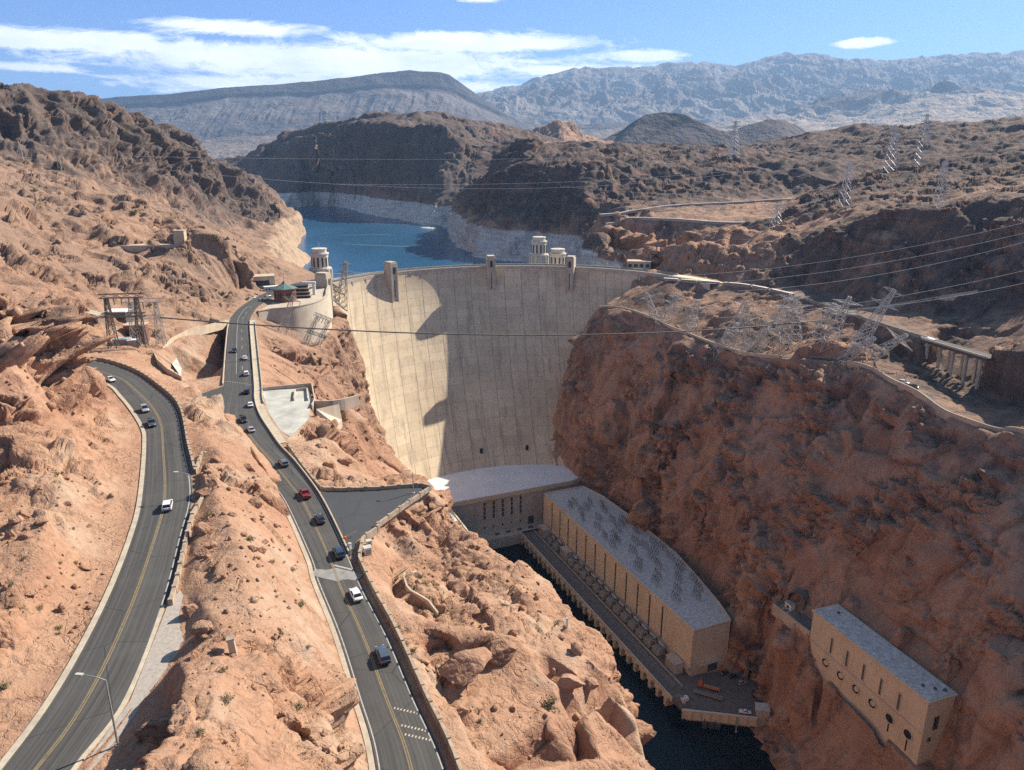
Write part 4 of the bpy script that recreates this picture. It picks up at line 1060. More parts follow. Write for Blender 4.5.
def build_setting():
    rock = M['rock']
    T = Tin(); near_terrain(T)
    g = T.build('terrain', KF, 60, smooth_at={4: 2, 5: 1}, rough=near_rough, material=rock)
    bpy.context.view_layer.update()
    TERRAIN['obj'] = g
    F = Tin(); far_terrain(F)
    F.build('mountains', KF * .8, 60, rough=far_rough, frustum_margin=.05, material=M['mountain'])
    # water
    arc = [(DAM_C[0] + 166 * math.sin(a), DAM_C[1] + 166 * math.cos(a)) for a in np.linspace(-1.2, .85, 24)]
    lake = [(x, y, 128) for x, y in arc] + [(250, 700, 128), (330, 1000, 128), (330, 3000, 128), (-2100, 3000, 128), (-2100, 2000, 128), (-900, 1400, 128), (-420, 700, 128)]
    sheet('lake', lake, 'lake')
    sheet('river', [(-90, -300, 0), (200, -300, 0), (200, 420, 0), (60, 545, 0), (-90, 545, 0)], 'river')
    # road 1
    r1, A, B = road_surface('road', R1L, R1R, 'asphalt', 260)
    for k in (.485, .515): marking(r1, A, B, k, .22, 'yellow_paint')
    marking(r1, A, B, .045, .22, 'white_paint'); marking(r1, A, B, .955, .22, 'white_paint')
    o = MB().ribbon(even(offset(R1L, -.55), 240), [(-.5, -.3), (.5, -.3), (.5, .16), (-.5, .2)]).build('kerb', 'kerb'); struct(o)
    o = MB().ribbon(even([p for p in offset(R1R, .3) if p[1] < 118], 120), [(-.3, -.3), (.3, -.3), (.3, .1), (-.3, .1)]).build('kerb', 'kerb'); struct(o)
    # road 2
    r2, A, B = road_surface('road', R2L, R2R, 'asphalt', 320)
    s = np.r_[0, np.cumsum(np.linalg.norm(np.diff((A + B) / 2, axis=0), axis=1))]
    yy = (A + B)[:, 1] / 2
    i1 = int(np.argmin(abs(yy - 232))); i2 = int(np.argmin(abs(yy - 300))); i3 = int(np.argmin(abs(yy - 126)))
    for k in (.475, .51): marking(r2, A, B, k, .2, 'yellow_paint', i1)
    marking(r2, A, B, .40, .18, 'white_paint', 60, i2); marking(r2, A, B, .62, .18, 'white_paint', 60, i2, dash=3)
    marking(r2, A, B, .045, .2, 'white_paint', i1 + 18); marking(r2, A, B, .95, .2, 'white_paint', i1 - 40)
    # crossing row of studs, stop bar, concrete strip and rumble strips on road 2
    def cross(py_pairs, k0, k1, width, mat, name='road_marking', dz=.0):
        i = int(np.argmin(abs(yy - py_pairs)))
        C = [A[i] * (1 - k) + B[i] * k + np.array([0, 0, .065 + .10 * (1 - (2 * k - 1) ** 2) + .012 + dz]) for k in np.linspace(k0, k1, 9)]
        t = (B[i] - A[i])[:2]; t /= np.linalg.norm(t); nrm = np.array([-t[1], t[0]])
        vs = []
        for c in C: vs += [(c[0] + nrm[0] * width / 2, c[1] + nrm[1] * width / 2, c[2]), (c[0] - nrm[0] * width / 2, c[1] - nrm[1] * width / 2, c[2])]
        o = MB().add(vs, [(2 * q, 2 * q + 1, 2 * q + 3, 2 * q + 2) for q in range(8)]).build(name, mat, r2); struct(o)
    for q in range(12): cross(291, .03 + q * .08, .06 + q * .08, .5, 'white_paint')
    cross(148, .52, .95, .5, 'white_paint')
    cross(144.5, .03, .97, 4.6, 'strip', 'concrete_strip', -.004)
    for q in (0, 1.6, 3.2):
        for j in range(8): cross(97.5 + q * 1.35, .56 + j * .05, .582 + j * .05, .45, 'kerb')
    cross(199, .02, .40, .35, 'white_paint'); cross(196.5, .02, .40, .35, 'white_paint')
    # sidewalk and barriers on the far half of road 2
    o = MB().ribbon(even(offset(R2R, 0)[27:66] if False else offset(R2R[27:66], -1.55), 120), [(-1.3, -.3), (1.3, -.3), (1.3, .2), (-1.3, .2)]).build('sidewalk', 'kerb'); struct(o)
    # far roads
    r3, _, _ = road_surface('road', offset(R3, -6.5), R3, 'far_road', 80)
    road_surface('road', offset(R4, -4.2), R4, 'far_road', 120)
    for line, w in (([D(606, 218.5, 925), D(640, 219, 915), D(690, 221, 890), D(735, 224, 865), D(775, 224, 850)], 9), ([D(600, 213.5, 965), D(640, 211, 985), D(690, 208, 1005), D(760, 203, 1018), D(815, 198, 1020)], 8)):
        q = smooth_line(line, 8); q[:, 2] = [drop(x, y) for x, y in q[:, :2]]; q[:, 2] = np.convolve(np.pad(q[:, 2], 3, 'edge'), np.ones(7) / 7, 'valid') + 1.2
        o = MB().ribbon(q, [(-w / 2, -3), (w / 2, -3), (w / 2, .25), (-w / 2, .25)]).build('road', 'gravel'); struct(o)
    # pavements
    lot = [Z(322, 491.5, 184), Z(427, 488, 184), Z(373, 528, 184), Z(357, 541, 184), Z(351, 556, 184)]
    e = [tuple(p) for p in R2R if 150 < p[1] < 187.5]
    lot_o = sheet('parking_lot', lot + [(x, y, 184) for x, y, z in e[::-1]], 'asphalt_dark', .055)
    slab = [Z(262, 391, 183.7), Z(308, 388, 183.7), Z(312, 400, 183.7), Z(308, 420, 183.7), Z(290, 437, 183.7), Z(280, 430, 183.7), Z(268, 412, 183.7)]
    sheet('concrete_pad', slab, 'slab', .06)
    sheet('gravel_shoulder', [Z(180, 590, 196), Z(187, 601, 196), Z(189, 640, 196), Z(176, 660, 196), Z(150, 694, 196), Z(128, 725, 196), Z(88, 775, 196), Z(80, 771, 196), Z(130, 701, 196), Z(167, 607, 196)], 'gravel', .03)
    sheet('driveway', [Z(224, 386, 184), Z(209, 391, 183.8), Z(192, 397, 183.6), Z(196, 406, 183.6), Z(212, 405, 183.8), Z(222, 402, 184)], 'asphalt', .0)
    return lot_o

def build_walls():
    wl = lambda a, b: [tuple(p) for p in offset(R1R, 1.0)[a:b]]
    R1o = offset(R1R, -1.0)
    idx = [i for i, p in enumerate(R1o) if 171 < p[1] < 284 and p[0] < -79]
    wall_along('guard_wall', 'rough stone guard wall with piers around the outside of the upper curving road bend', list(map(tuple, R1o[idx[0]:idx[-1] + 1])) + [Z(203, 455, 196), Z(211, 459, 195)], 1.3, .6, pil=4.2, group='stone guard walls along the roads', jit=.06)
    idx = [i for i, p in enumerate(R1o) if 113 < p[1] < 150 and p[0] > -85]
    wall_along('guard_wall', 'short stone guard wall beside the gravel verge of the left road', [Z(203, 500, 196)] + list(map(tuple, R1o[idx[0]:idx[-1] + 1])), 1.0, .7, pil=4.0, group='stone guard walls along the roads', jit=.06)
    Ro = offset(R2R, -1.7)
    idx = [i for i, p in enumerate(Ro) if -20 < p[1] < 153 and p[0] > -45]
    wall_along('guard_wall', 'long stone parapet with square piers along the right edge of the lower road', [Z(378, 531, 184), Z(363, 542, 184)] + list(map(tuple, Ro[idx[0]:idx[-1] + 1])), 1.5, .6, pil=4.4, group='stone guard walls along the roads', jit=.05)
    wall_along('guard_wall', 'low stone wall slanting along the near side of the triangular car park', [Z(430, 489, 184), Z(404, 507, 184), Z(378, 526, 184)], .9, .6, pil=4.2, group='stone guard walls along the roads', jit=.05)
    wall_along('guard_wall', 'stone wall along the far side of the triangular car park above the dam', [Z(288, 446, 184), Z(300, 463, 184), Z(312, 479, 184), Z(322, 490, 184), Z(340, 491, 184), Z(380, 489.5, 184), Z(422, 486, 184), Z(430, 488.5, 184)], 1.0, .6, pil=4.4, group='stone guard walls along the roads', jit=.05)
    # smooth concrete barriers
    Rb = offset(R2R, -.15); i0 = [i for i, p in enumerate(Rb) if p[1] < 412 and p[1] > 150]
    wall_along('concrete_barrier', 'cream concrete barrier along the dam side of the lower road', list(map(tuple, Rb[i0[0]:i0[-1] + 1])), .85, .35, 'kerb', 0, group='concrete barriers')
    Rb = offset(R2R, -3.0); i0 = [i for i, p in enumerate(Rb) if p[1] < 412 and p[1] > 262]
    wall_along('concrete_barrier', 'outer cream barrier beyond the footway next to the white pad', list(map(tuple, Rb[i0[0]:i0[-1] + 1])), .9, .35, 'kerb', 0, group='concrete barriers')
    Lb = offset(R2L, .5); i0 = [i for i, p in enumerate(Lb) if 286 < p[1] < 412]
    wall_along('concrete_barrier', 'white concrete barrier on top of the road bank above the tan basin', list(map(tuple, Lb[i0[0]:i0[-1] + 1])), .9, .4, 'kerb', 0, group='concrete barriers')
    Lk = offset(R2L, .6); i0 = [i for i, p in enumerate(Lk) if -40 < p[1] < 196]
    o = MB().ribbon(even(Lk[i0[0]:i0[-1] + 1], 120), [(-.45, -.4), (.45, -.4), (.45, .18), (-.45, .22)]).build('kerb', 'kerb'); struct(o)
    # bank wall of the lower road towards the basin
    q = np.array([tuple(p) for p in offset(R2L, 1.0) if 292 < p[1] < 405])
    w = thing('retaining_wall', 'tall shaded concrete retaining wall holding the lower road above the basin', 'wall', tuple(q[len(q) // 2]), 0, 'retaining walls')
    MB().ribbon(even(q, 60), [(-.5, -.05), (.1, -.05), (.1, -14), (-1.2, -14)]).build('wall_run', 'concrete', w, wloc=tuple(w.location))
    wall_along('retaining_wall', 'curved tan wall along the top of the bare basin', [Z(163, 351, 188), Z(172, 341, 188), Z(188, 333, 187.6), Z(206, 328, 187), Z(228, 322.5, 185)], 1.6, .6, 'tan_plaster', 0, group='retaining walls', dz=-3)
    wall_along('retaining_wall', 'dark edged curved wall dropping through the middle of the basin', [Z(153, 352, 190), Z(158, 362, 190), Z(168, 371, 188.5), Z(182, 379, 186)], 1.2, .5, 'tan_plaster', 0, group='retaining walls', dz=-3)
    sheet('concrete_pad', [Z(172, 366, 185), Z(177, 361, 184), Z(182, 371, 183), Z(181, 379, 184)], 'slab', 1.2)
    # walls behind the white pad
    wall_along('retaining_wall', 'grey concrete wall along the back of the white concrete pad', [Z(261, 391, 183.7), Z(290, 388, 183.7), Z(312, 386, 183.7), Z(315, 402, 183.7), Z(312, 408, 183.7)], 1.4, .5, 'concrete', 0, group='retaining walls', dz=-2)
    wall_along('retaining_wall', 'long thin concrete wall running from the white pad towards the dam', [Z(313, 404, 183.7), D(330, 404, 262), D(344, 402, 266), D(358, 398, 272)], 1.3, .7, 'concrete', 0, group='retaining walls', dz=-3)
    p = [D(316, 409, 252), D(339, 404, 262), D(342, 420, 262), D(336, 425, 255)]
    b = thing('concrete_ramp', 'tilted concrete ramp slab below the thin wall on the rock', 'ramp', p[0])
    mb = MB(); mb.add(p + [(a, c, e - 3) for a, c, e in p], [(0, 1, 2, 3), (0, 1, 5, 4), (1, 2, 6, 5), (2, 3, 7, 6), (3, 0, 4, 7)]); mb.build('slab', 'concrete', b, wloc=p[0])
    wall_along('utility_pit', 'low walled sand pit at the back corner of the white pad', [Z(294, 401, 183.7), Z(295, 391.5, 183.7), Z(307, 390, 183.7), Z(308, 401, 183.7)], 1.1, .4, 'concrete', 0, cat='pit')
    # low zigzag wall on the promontory
    pts = [view_hit(*q) for q in ((417, 575), (403, 576), (408, 592), (428, 603), (438, 616))]
    pts = [tuple(q) for q in pts if q is not None]
    wall_along('zigzag_wall', 'low cream zigzag wall standing alone on the rock promontory', pts, 1.0, .5, 'kerb', 0, dz=-1.5)
    # far side parapets
    segs = [(664, 678), (681, 697), (702, 720), (724, 750), (753, 768), (771, 793)]
    labs = ['pale parapet length beside the right end of the dam crest', 'second pale parapet length along the upper far road', 'third pale parapet length along the upper far road', 'longest pale parapet length above the brown scree', 'short pale parapet length before the last one', 'last pale parapet length above the leaning pylons']
    P = R3.copy(); px = np.array([proj(p)[0] for p in P]); o = np.argsort(px)
    for (a, b), lb in zip(segs, labs):
        q = [(np.interp(t, px[o], P[o, 0]), np.interp(t, px[o], P[o, 1]), np.interp(t, px[o], P[o, 2])) for t in np.linspace(a, b, 6)]
        w = thing('parapet', lb, 'wall', q[2], 0, 'parapet lengths on the upper far road')
        MB().ribbon(np.array(q), [(-.9, -2), (.9, -2), (.9, 1.5), (-.9, 1.5)]).build('wall_run', 'stone_wall', w, wloc=q[2])
        MB().ribbon(np.array(q), [(-1.15, 1.5), (1.15, 1.5), (1.15, 1.75), (-1.15, 1.75)]).build('coping', 'white_build', w, wloc=q[2])  # white tops put the sunlight on these walls into the colour
    q = [tuple(p) for p in offset(R3, .6) if proj(p)[0] > 796]
    wall_along('parapet', 'long grey brown parapet on the upper far road left of the trestle', q, 1.2, .6, 'stone_wall', 0, dz=-4)
    q = [tuple(p) for p in offset(R4, .5) if proj(p)[0] > 846]
    wall_along('parapet', 'smooth brown parapet sweeping along the lower far road', q, 2.0, .6, 'tan_plaster', 0, dz=-3.0)
    q = [tuple(p) for p in offset(R4, .5) if proj(p)[0] < 786]
    wall_along('parapet', 'thin tan parapet climbing to the end of the dam above the red cliff', q, 1.3, .6, 'tan_plaster', 0, dz=-1.5)
    # long sloping ledge wall on the hillside
    pts = [view_hit(*q) for q in ((832, 316), (850, 313.5), (870, 310), (888, 307), (905, 304), (922, 301), (940, 298), (960, 295), (978, 292))]
    pts = [tuple(q) for q in pts if q is not None]; pts = smooth_line(np.array(pts)[[0, 2, 4, 6, 8]], 4)
    wall_along('ledge_wall', 'long straight concrete ledge climbing the dark slope above the trestle', pts, 1.3, 1.6, 'tan_plaster', 0, dz=-3)
    # gorge ledge beside the outlet house
    q = [W(131.5, 324, 57), W(134, 318, 57), W(137.5, 309, 57), W(141, 300.5, 57)]
    wall_along('ledge_wall', 'concrete parapet of the ledge road left of the outlet house', q, 1.2, .7, 'concrete', 0, dz=-5)
    sheet('ledge_road', [W(132, 325, 57.3), W(141.5, 300.5, 57.3), W(150, 303, 57.3), W(141, 330, 57.3)], 'deck', .1)

# ------------------------------------------------------------------ the dam
def build_dam():
    phi0, phi1, nphi, nz = -1.52, 1.15, 150, 70
    t = thing('dam', 'huge curved concrete arch dam filling the gorge below the blue lake', 'dam', (DAM_C[0], DAM_C[1], 0))
    loc = tuple(t.location)
    ph = np.linspace(phi0, phi1, nphi); zs = np.linspace(-6, DAM_TOP, nz)
    V, U = [], []
    for z in zs:
        for p in ph: V.append(dam_pt(p, z)); U.append(p * DAM_R / 15.2)
    F = [(i * nphi + j, i * nphi + j + 1, (i + 1) * nphi + j + 1, (i + 1) * nphi + j) for i in range(nz - 1) for j in range(nphi - 1)]
    k = len(V); b = (nz - 1) * nphi
    for z in (DAM_TOP, -6):
        for p in ph: V.append((DAM_C[0] + 172 * math.sin(p), DAM_C[1] + 172 * math.cos(p), z)); U.append(p * DAM_R / 15.2)
    F += [(b + j, b + j + 1, k + j + 1, k + j) for j in range(nphi - 1)] + [(k + j, k + j + 1, k + nphi + j + 1, k + nphi + j) for j in range(nphi - 1)]
    me = make_mesh('dam_face', np.array(V) - loc, F, False)
    a = me.attributes.new('arc', 'FLOAT', 'POINT'); a.data.foreach_set('value', np.array(U, np.float32))
    me.materials.append(M['dam']); o = bpy.data.objects.new('dam_face', me); COL.objects.link(o); adopt(o, t)
    P = lambda r, p, z: (DAM_C[0] + r * math.sin(p), DAM_C[1] + r * math.cos(p), z)
    arc = lambda r, z, a0=-1.40, a1=.86, n=90: [P(r, q, z) for q in np.linspace(a0, a1, n)]
    MB().ribbon(np.array(arc(158.3, DAM_TOP)), [(-.5, -2.6), (.55, -2.6), (.55, 1.15), (-.5, 1.15)]).build('parapet', 'pale_concrete', t, wloc=loc)
    MB().ribbon(np.array(arc(171.6, DAM_TOP)), [(-.4, -2.6), (.4, -2.6), (.4, 1.15), (-.4, 1.15)]).build('parapet', 'pale_concrete', t, wloc=loc)
    MB().ribbon(np.array(arc(160.2, DAM_TOP)), [(-1.3, .004), (1.3, .004), (1.3, .2), (-1.3, .2)]).build('footway', 'kerb', t, wloc=loc)
    A, B = np.array(arc(161.6, DAM_TOP)), np.array(arc(170.6, DAM_TOP))
    mb = MB(); n = len(A); vs = [(x, y, z + .02) for x, y, z in list(A) + list(B)]; mb.add(vs, [(i, i + 1, n + i + 1, n + i) for i in range(n - 1)]); mb.build('crest_road', 'far_road', t, wloc=loc)
    # shallow ribs under the crest
    proto = MB().box((0, 0, 0), (1.5, 1.6, 15)).build('rib', 'pale_concrete', t)
    first = True
    for q in np.arange(-1.30, .80, .094):
        c = proto if first else proto.copy()
        if not first: COL.objects.link(c); adopt(c, t)
        first = False
        x, y, z = P(158.1, q, 164.5); c.location = (x - loc[0], y - loc[1], z - loc[2]); c.rotation_euler = (0, 0, -q)
    # crest towers
    cells = []
    for q, hh in ((math.radians(-72), 10), (math.radians(-44), 9.5), (math.radians(-9.9), 9.5), (math.radians(16.2), 9.5)):
        x, y, z = P(156.2, q, 150)
        tw = MB(); tw.box((0, 0, 0), (7.2, 9.5, 30 + hh)); tw.box((0, 0, 30 + hh), (6.2, 8.4, 1.2)); tw.box((-2.9, -4.9, 6), (1.1, .5, 31)); tw.box((2.9, -4.9, 6), (1.1, .5, 31))
        o = tw.build('crest_tower', 'pale_concrete', t); o.location = (x - loc[0], y - loc[1], z - loc[2]); o.rotation_euler = (0, 0, -q)
        d = MB().box((0, -4.78, 31), (2.2, .12, 5.5)).box((0, -4.78, 12), (.7, .12, 14)).build('window', 'louvre', o)
    # drain outlets at the toe
    for q in (-.33, -.05, .16):
        x, y, z = dam_pt(q, 46); o = MB().box((x, y - .5, z), (2.2, 2, 3.4)).build('gallery_door', 'dark_void', t, wloc=loc)
    return t

def intake_tower(name, label, x, y, ztop, group):
    t = thing(name, label, 'intake tower', (x, y, 118), random.uniform(0, .2), group)
    H = ztop - 118
    mb = MB(); mb.cyl((0, 0, 0), 9.2, H - 30, 16); mb.cyl((0, 0, H - 30), 8.6, 12, 16); mb.build('shaft', 'tower_white', t)
    fin = MB()
    fin.box((0, 8.6, 0), (1.6, 3.4, H - 18), 0, .92)
    f0 = fin.build('fin', 'tower_white', t)
    for k in range(12):
        c = f0 if k == 0 else f0.copy()
        if k: COL.objects.link(c); adopt(c, t)
        c.rotation_euler = (0, 0, 2 * PI * k / 12)
    MB().cyl((0, 0, H - 18), 9.6, 1.2, 16).cyl((0, 0, H - 16.8), 7.6, 12, 12).cyl((0, 0, H - 5), 8.3, 1.0, 12).cyl((0, 0, H - 4), 6.4, 3.2, 12).cyl((0, 0, H - .8), 6.8, .8, 12).build('crown', 'tower_white', t)
    for k in range(12):
        a = 2 * PI * (k + .5) / 12
        o = MB().box((0, -7.55, 0), (1.5, .3, 8)).build('window', 'louvre', t) if k == 0 else w0.copy()
        if k == 0: w0 = o
        else: COL.objects.link(o); adopt(o, t)
        o.location = (0, 0, H - 15.5); o.rotation_euler = (0, 0, 2 * PI * k / 12)
    MB().bar((0, 0, H), (0, 0, H + 5), .25).build('mast', 'steel', t)
    return t
AX = (0.395, -0.919)                       # downstream
ANG = math.atan2(AX[1], AX[0])
def wing_pt(o, lx, ly, z=0):
    return (o[0] + AX[0] * lx + 0.919 * ly, o[1] + AX[1] * lx + 0.395 * ly, z)

def build_powerhouses():
    # ---- central block
    O = (-50, 478); a = math.atan2(.395, .919)
    t = thing('powerhouse', 'wide central powerhouse block with a pale roof at the foot of the dam', 'powerhouse', (O[0], O[1], 0), a, 'powerhouse blocks')
    roof = [(-18, 6), (-4, 0), (104, 0), (114, 4), (114, 74), (-18, 74)]
    MB().prism(roof, -4, 34).build('wall', 'facade_grey', t)
    MB().prism([(-19, 5), (-4, -1.2), (104, -1.2), (115, 3), (115, 75), (-19, 75)], 34, 36.4).build('cornice', 'facade', t)
    MB().prism([(-17, 6.5), (-3, .2), (103, .2), (113, 4.5), (113, 74), (-17, 74)], 36.4, 36.75).build('roof', 'roof_central', t)
    MB().ribbon(np.array([(-18.5, 5, 36.4), (-4, -.8, 36.4), (104, -.8, 36.4), (114.5, 3, 36.4)]), [(-.4, 0), (.4, 0), (.4, 1.0), (-.4, 1.0)]).build('parapet', 'facade', t)
    w0 = None
    for x in (32.5, 39.7, 46.9, 54.1, 61.3):
        fr = MB().box((0, -.12, 18), (2.7, .24, 15)).build('window', 'facade', t); fr.location = (x, 0, 0)
        MB().box((0, -.3, 18.6), (1.7, .18, 13.8)).build('louvre', 'louvre', fr)
        for k in range(1): MB().box((0, -.42, 22), (1.9, .1, .35)).box((0, -.42, 25.5), (1.9, .1, .35)).box((0, -.42, 29), (1.9, .1, .35)).build('transom', 'facade', fr)
    for x in (32.5, 39.7, 46.9, 54.1, 61.3): MB().box((x, -.05, 11), (1.0, .2, 1.6)).build('vent', 'dark_void', t)
    MB().box((70, -.1, 8), (4.6, .3, 6)).build('door', 'louvre', t)
    for x, y in ((5, 60), (42, 71), (90, 62)): MB().box((x, y, 36.7), (1.6, 1.4, 2.0)).build('roof_vent', 'dark_void', t)
    MB().prism([(16, -12), (80, -12), (80, 0), (4, 0)], -3, 8).build('apron', 'pale_concrete', t)
    for k in range(5): MB().box((40 + k * 9, -6, 8), (3.2, 2, .8)).build('grating', 'steel_dark', t)
    # ---- wings
    def wing(O, side, label, poly, detail):
        t = thing('powerhouse', label, 'powerhouse', (O[0], O[1], 0), ANG, 'powerhouse blocks')
        L = 180
        MB().prism(poly, -4, 35.2).build('wall', 'facade', t)
        MB().prism([(x * 1.0, y - .0) for x, y in poly], 35.2, 36.0).build('roof_slab', 'facade_grey', t)
        inn = [((x - 90) * .992 + 90, (y - 16 * side) * .975 + 16 * side) for x, y in poly]
        MB().prism(inn, 36.0, 36.3).build('roof', 'roof', t)
        loop = np.array([(x, y, 36.0) for x, y in poly] + [(poly[0][0], poly[0][1], 36.0)])
        MB().ribbon(loop, [(-.45, 0), (.35, 0), (.35, .95), (-.45, .95)]).build('parapet', 'facade', t)
        s = side
        xs = [14 + 12.6 * k for k in range(12)]
        # broad flat piers between recessed slots
        edges = [0] + [q for x in xs for q in (x - .85, x + .85)] + [L]
        p0 = None
        for k in range(0, len(edges), 2):
            w = edges[k + 1] - edges[k]
            MB().box(((edges[k] + edges[k + 1]) / 2, -s * .35, 13.5), (w - .05, .7, 21)).build('pier', 'facade', t)
        w0 = None
        for x in xs:
            o = MB().box((0, -s * .12, 14.2), (1.7, .2, 19.6)).build('window', 'louvre', t) if w0 is None else w0.copy()
            if w0 is None: w0 = o
            else: COL.objects.link(o); adopt(o, t)
            o.location = (x, 0, 0)
        MB().box((L / 2, -s * .8, 11.6), (L - 1, 1.6, 1.9)).build('ledge', 'facade_grey', t)
        # end wall: door and canopy
        MB().box((L + .12, s * 14, 8), (.3, 6, 6.5)).build('door', 'steel_dark', t)
        MB().box((L + 1.2, s * 11, 14.6), (2.4, 14, .5)).build('canopy', 'facade_grey', t)
        # deck with arches standing in the river
        d = thing('deck', 'brown roadway deck on concrete piers along the ' + ('right' if s > 0 else 'left') + ' powerhouse wing', 'deck', (O[0], O[1], 0), ANG, 'river decks')
        y0, y1 = -18.4 * s, 0
        mb = MB().prism([(-2, min(y0, y1)), (190 if s > 0 else 180, min(y0, y1)), (190 if s > 0 else 180, max(y0, y1)), (-2, max(y0, y1))], 6.4, 8.0); mb.build('slab', 'deck', d)
        MB().box((94, y0 - s * .2, 6.1), (192 if s > 0 else 176, .7, 2.5)).build('edge_beam', 'facade', d)
        MB().box((94, y0 + s * 5.0, -6), (190 if s > 0 else 176, .8, 12.5)).build('back_wall', 'facade_grey', d)
        n = 26; p0 = None
        for k in range(n):
            o = MB().box((0, y0 + s * 2.0, -7), (2.3, 5.4, 13.2)).box((0, y0 + s * 1.2, 4.6), (4.4, 4.6, 1.7), 0, .999).build('pier', 'facade', d) if p0 is None else p0.copy()
            if p0 is None: p0 = o
            else: COL.objects.link(o); adopt(o, d)
            o.location = (1 + k * 7.35, 0, 0)
        for yy in (-12.6, -11.1): MB().box((92, s * yy, 8), (182, .22, .12)).build('rail', 'steel', d)
        MB().box((92, -8.6 * s, 8), (186, .35, .9)).build('low_wall', 'pale_concrete', d)
        MB().box((92, -7.0 * s, 8.0), (184, .12, .1)).build('rail', 'steel', d)
        return t
    poly = [(0, 0), (180, 0), (180, 23.5), (165, 28), (140, 33), (110, 38), (60, 39), (20, 37), (0, 32)]
    wing((24, 497), 1, 'long yellowish right powerhouse wing with slot windows and a bare pale roof', poly, True)
    wing((-47, 481), -1, 'left powerhouse wing mostly hidden behind the sunlit rock', [(x, -y) for x, y in [(0, 0), (168, 0), (168, 18), (0, 22)]], False)
    # end platform of the right wing
    t = thing('platform', 'paved work platform beyond the end of the right powerhouse wing over the water', 'platform', (86, 306, 0))
    loc = (86, 306, 0)
    pl = [W(85.4, 307, 0), W(121, 301.5, 0), W(129, 312, 0), W(130, 336, 0), W(94, 333, 0), W(78, 326, 0)]
    MB().prism([p[:2] for p in pl], 6.2, 8.05).build('slab', 'deck', t, wloc=loc)
    MB().prism([(85.0, 306.2), (121, 300.6), (121.3, 301.4), (85.4, 307.2)], 3.4, 8.6).build('edge_beam', 'facade', t, wloc=loc)
    for k in range(9):
        f = k / 8; MB().box((85.6 + 35 * f, 306.0 - 5.5 * f, 3.3), (.5, .6, 5.0), -.15).build('rib', 'facade_grey', t, wloc=loc)
    MB().prism([(88, 309), (120, 304), (122, 330), (92, 330)], -6, 6.2).build('base', 'facade_grey', t, wloc=loc)
    fd = MB()
    for k in range(3): fd.box((96 + 3.2 * k, 303.4 - .5 * k, .4 + .2 * k), (2.4, 1.2, 2.6))
    fd.bar((96, 304.2, 5), (96, 303.2, 1), .15).bar((101, 303.2, 5), (101, 302.2, 1), .15); fd.build('fender', 'steel_dark', t, wloc=loc)
    MB().bar((111, 302, 8), (111, 300.6, 1.0), .35).bar((111, 300.6, 1), (111, 300.5, -1), .6, 8).build('drain_pipe', 'steel', t, wloc=loc)
    h = thing('hut', 'small grey concrete hut at the corner of the work platform', 'hut', (124.5, 304.6, 1)); MB().box((0, 0, 0), (6.2, 5.4, 10.4), -.15).build('wall', 'facade_grey', h); MB().box((0, 0, 10.4), (6.6, 5.8, .5), -.15).build('roof', 'roof', h)
    # transformers standing along the foot of the right wing
    def transformer(kind, label, x):
        p = wing_pt((24, 497), x, -4.2, 8.02); q = thing('transformer', label, 'transformer', p, ANG, 'transformers along the powerhouse wing')
        if kind == 'kiosk':
            MB().box((0, 0, 0), (9, 5.0, 6.2)).build('casing', 'equipment_pale', q); MB().box((0, 0, 6.2), (9.4, 5.4, .4)).build('lid', 'facade_grey', q)
            for k in range(5): MB().box((-3.2 + 1.6 * k, -2.56, 1), (.9, .16, 4.2)).build('door', 'equipment', q)
        else:
            MB().box((0, 0, .4), (4.2, 2.8, 3.4)).build('tank', 'equipment', q)
            r0 = MB().box((0, 0, .6), (.14, 1.2, 2.8)).build('radiator_fin', 'equipment_pale', q)
            for k in range(10):
                c = r0 if k == 0 else r0.copy()
                if k: COL.objects.link(c); adopt(c, q)
                c.location = (-2.0 + .44 * k, -2.0, 0)
            MB().bar((-2, .9, 4.6), (2, .9, 4.6), .55, 10).build('conservator', 'equipment_pale', q)
            for k in (-1.2, 0, 1.2): MB().bar((k, -.4, 3.8), (k * 1.5, -.9, 5.9), .22, 6).build('bushing', 'insulator', q)
            MB().bar((-3.4, -1.5, 0), (-3.4, -1.5, 5.5), .12).bar((3.4, -1.5, 0), (3.4, -1.5, 5.5), .12).bar((-3.4, -1.5, 5.4), (3.4, -1.5, 5.4), .12).bar((-3.4, 2, 0), (-3.4, 2, 5.5), .12).bar((3.4, 2, 0), (3.4, 2, 5.5), .12).bar((-3.4, 2, 5.4), (3.4, 2, 5.4), .12).bar((-3.4, -1.5, 5.4), (-3.4, 2, 5.4), .12).bar((3.4, -1.5, 5.4), (3.4, 2, 5.4), .12).build('frame', 'steel', q)
        return q
    k1 = transformer('kiosk', 'big pale electrical kiosk nearest the dam on the powerhouse deck', 9)
    dup(k1, wing_pt((24, 497), 44, -4.2, 8.02), ANG, 'second big pale electrical kiosk on the deck, between two rows of transformers')
    tr = transformer('tr', 'grey finned transformers in a frame standing along the foot of the right powerhouse wing', 22)
    for x in (31.5, 55, 63.5, 72, 80.5, 89, 97.5, 106, 114.5, 123, 131.5, 140, 148.5, 157):
        dup(tr, wing_pt((24, 497), x, -4.2, 8.02), ANG, scale=1.25)
    k3 = transformer('kiosk', 'pale kiosk at the near end of the deck beside the corner of the wing', 171)
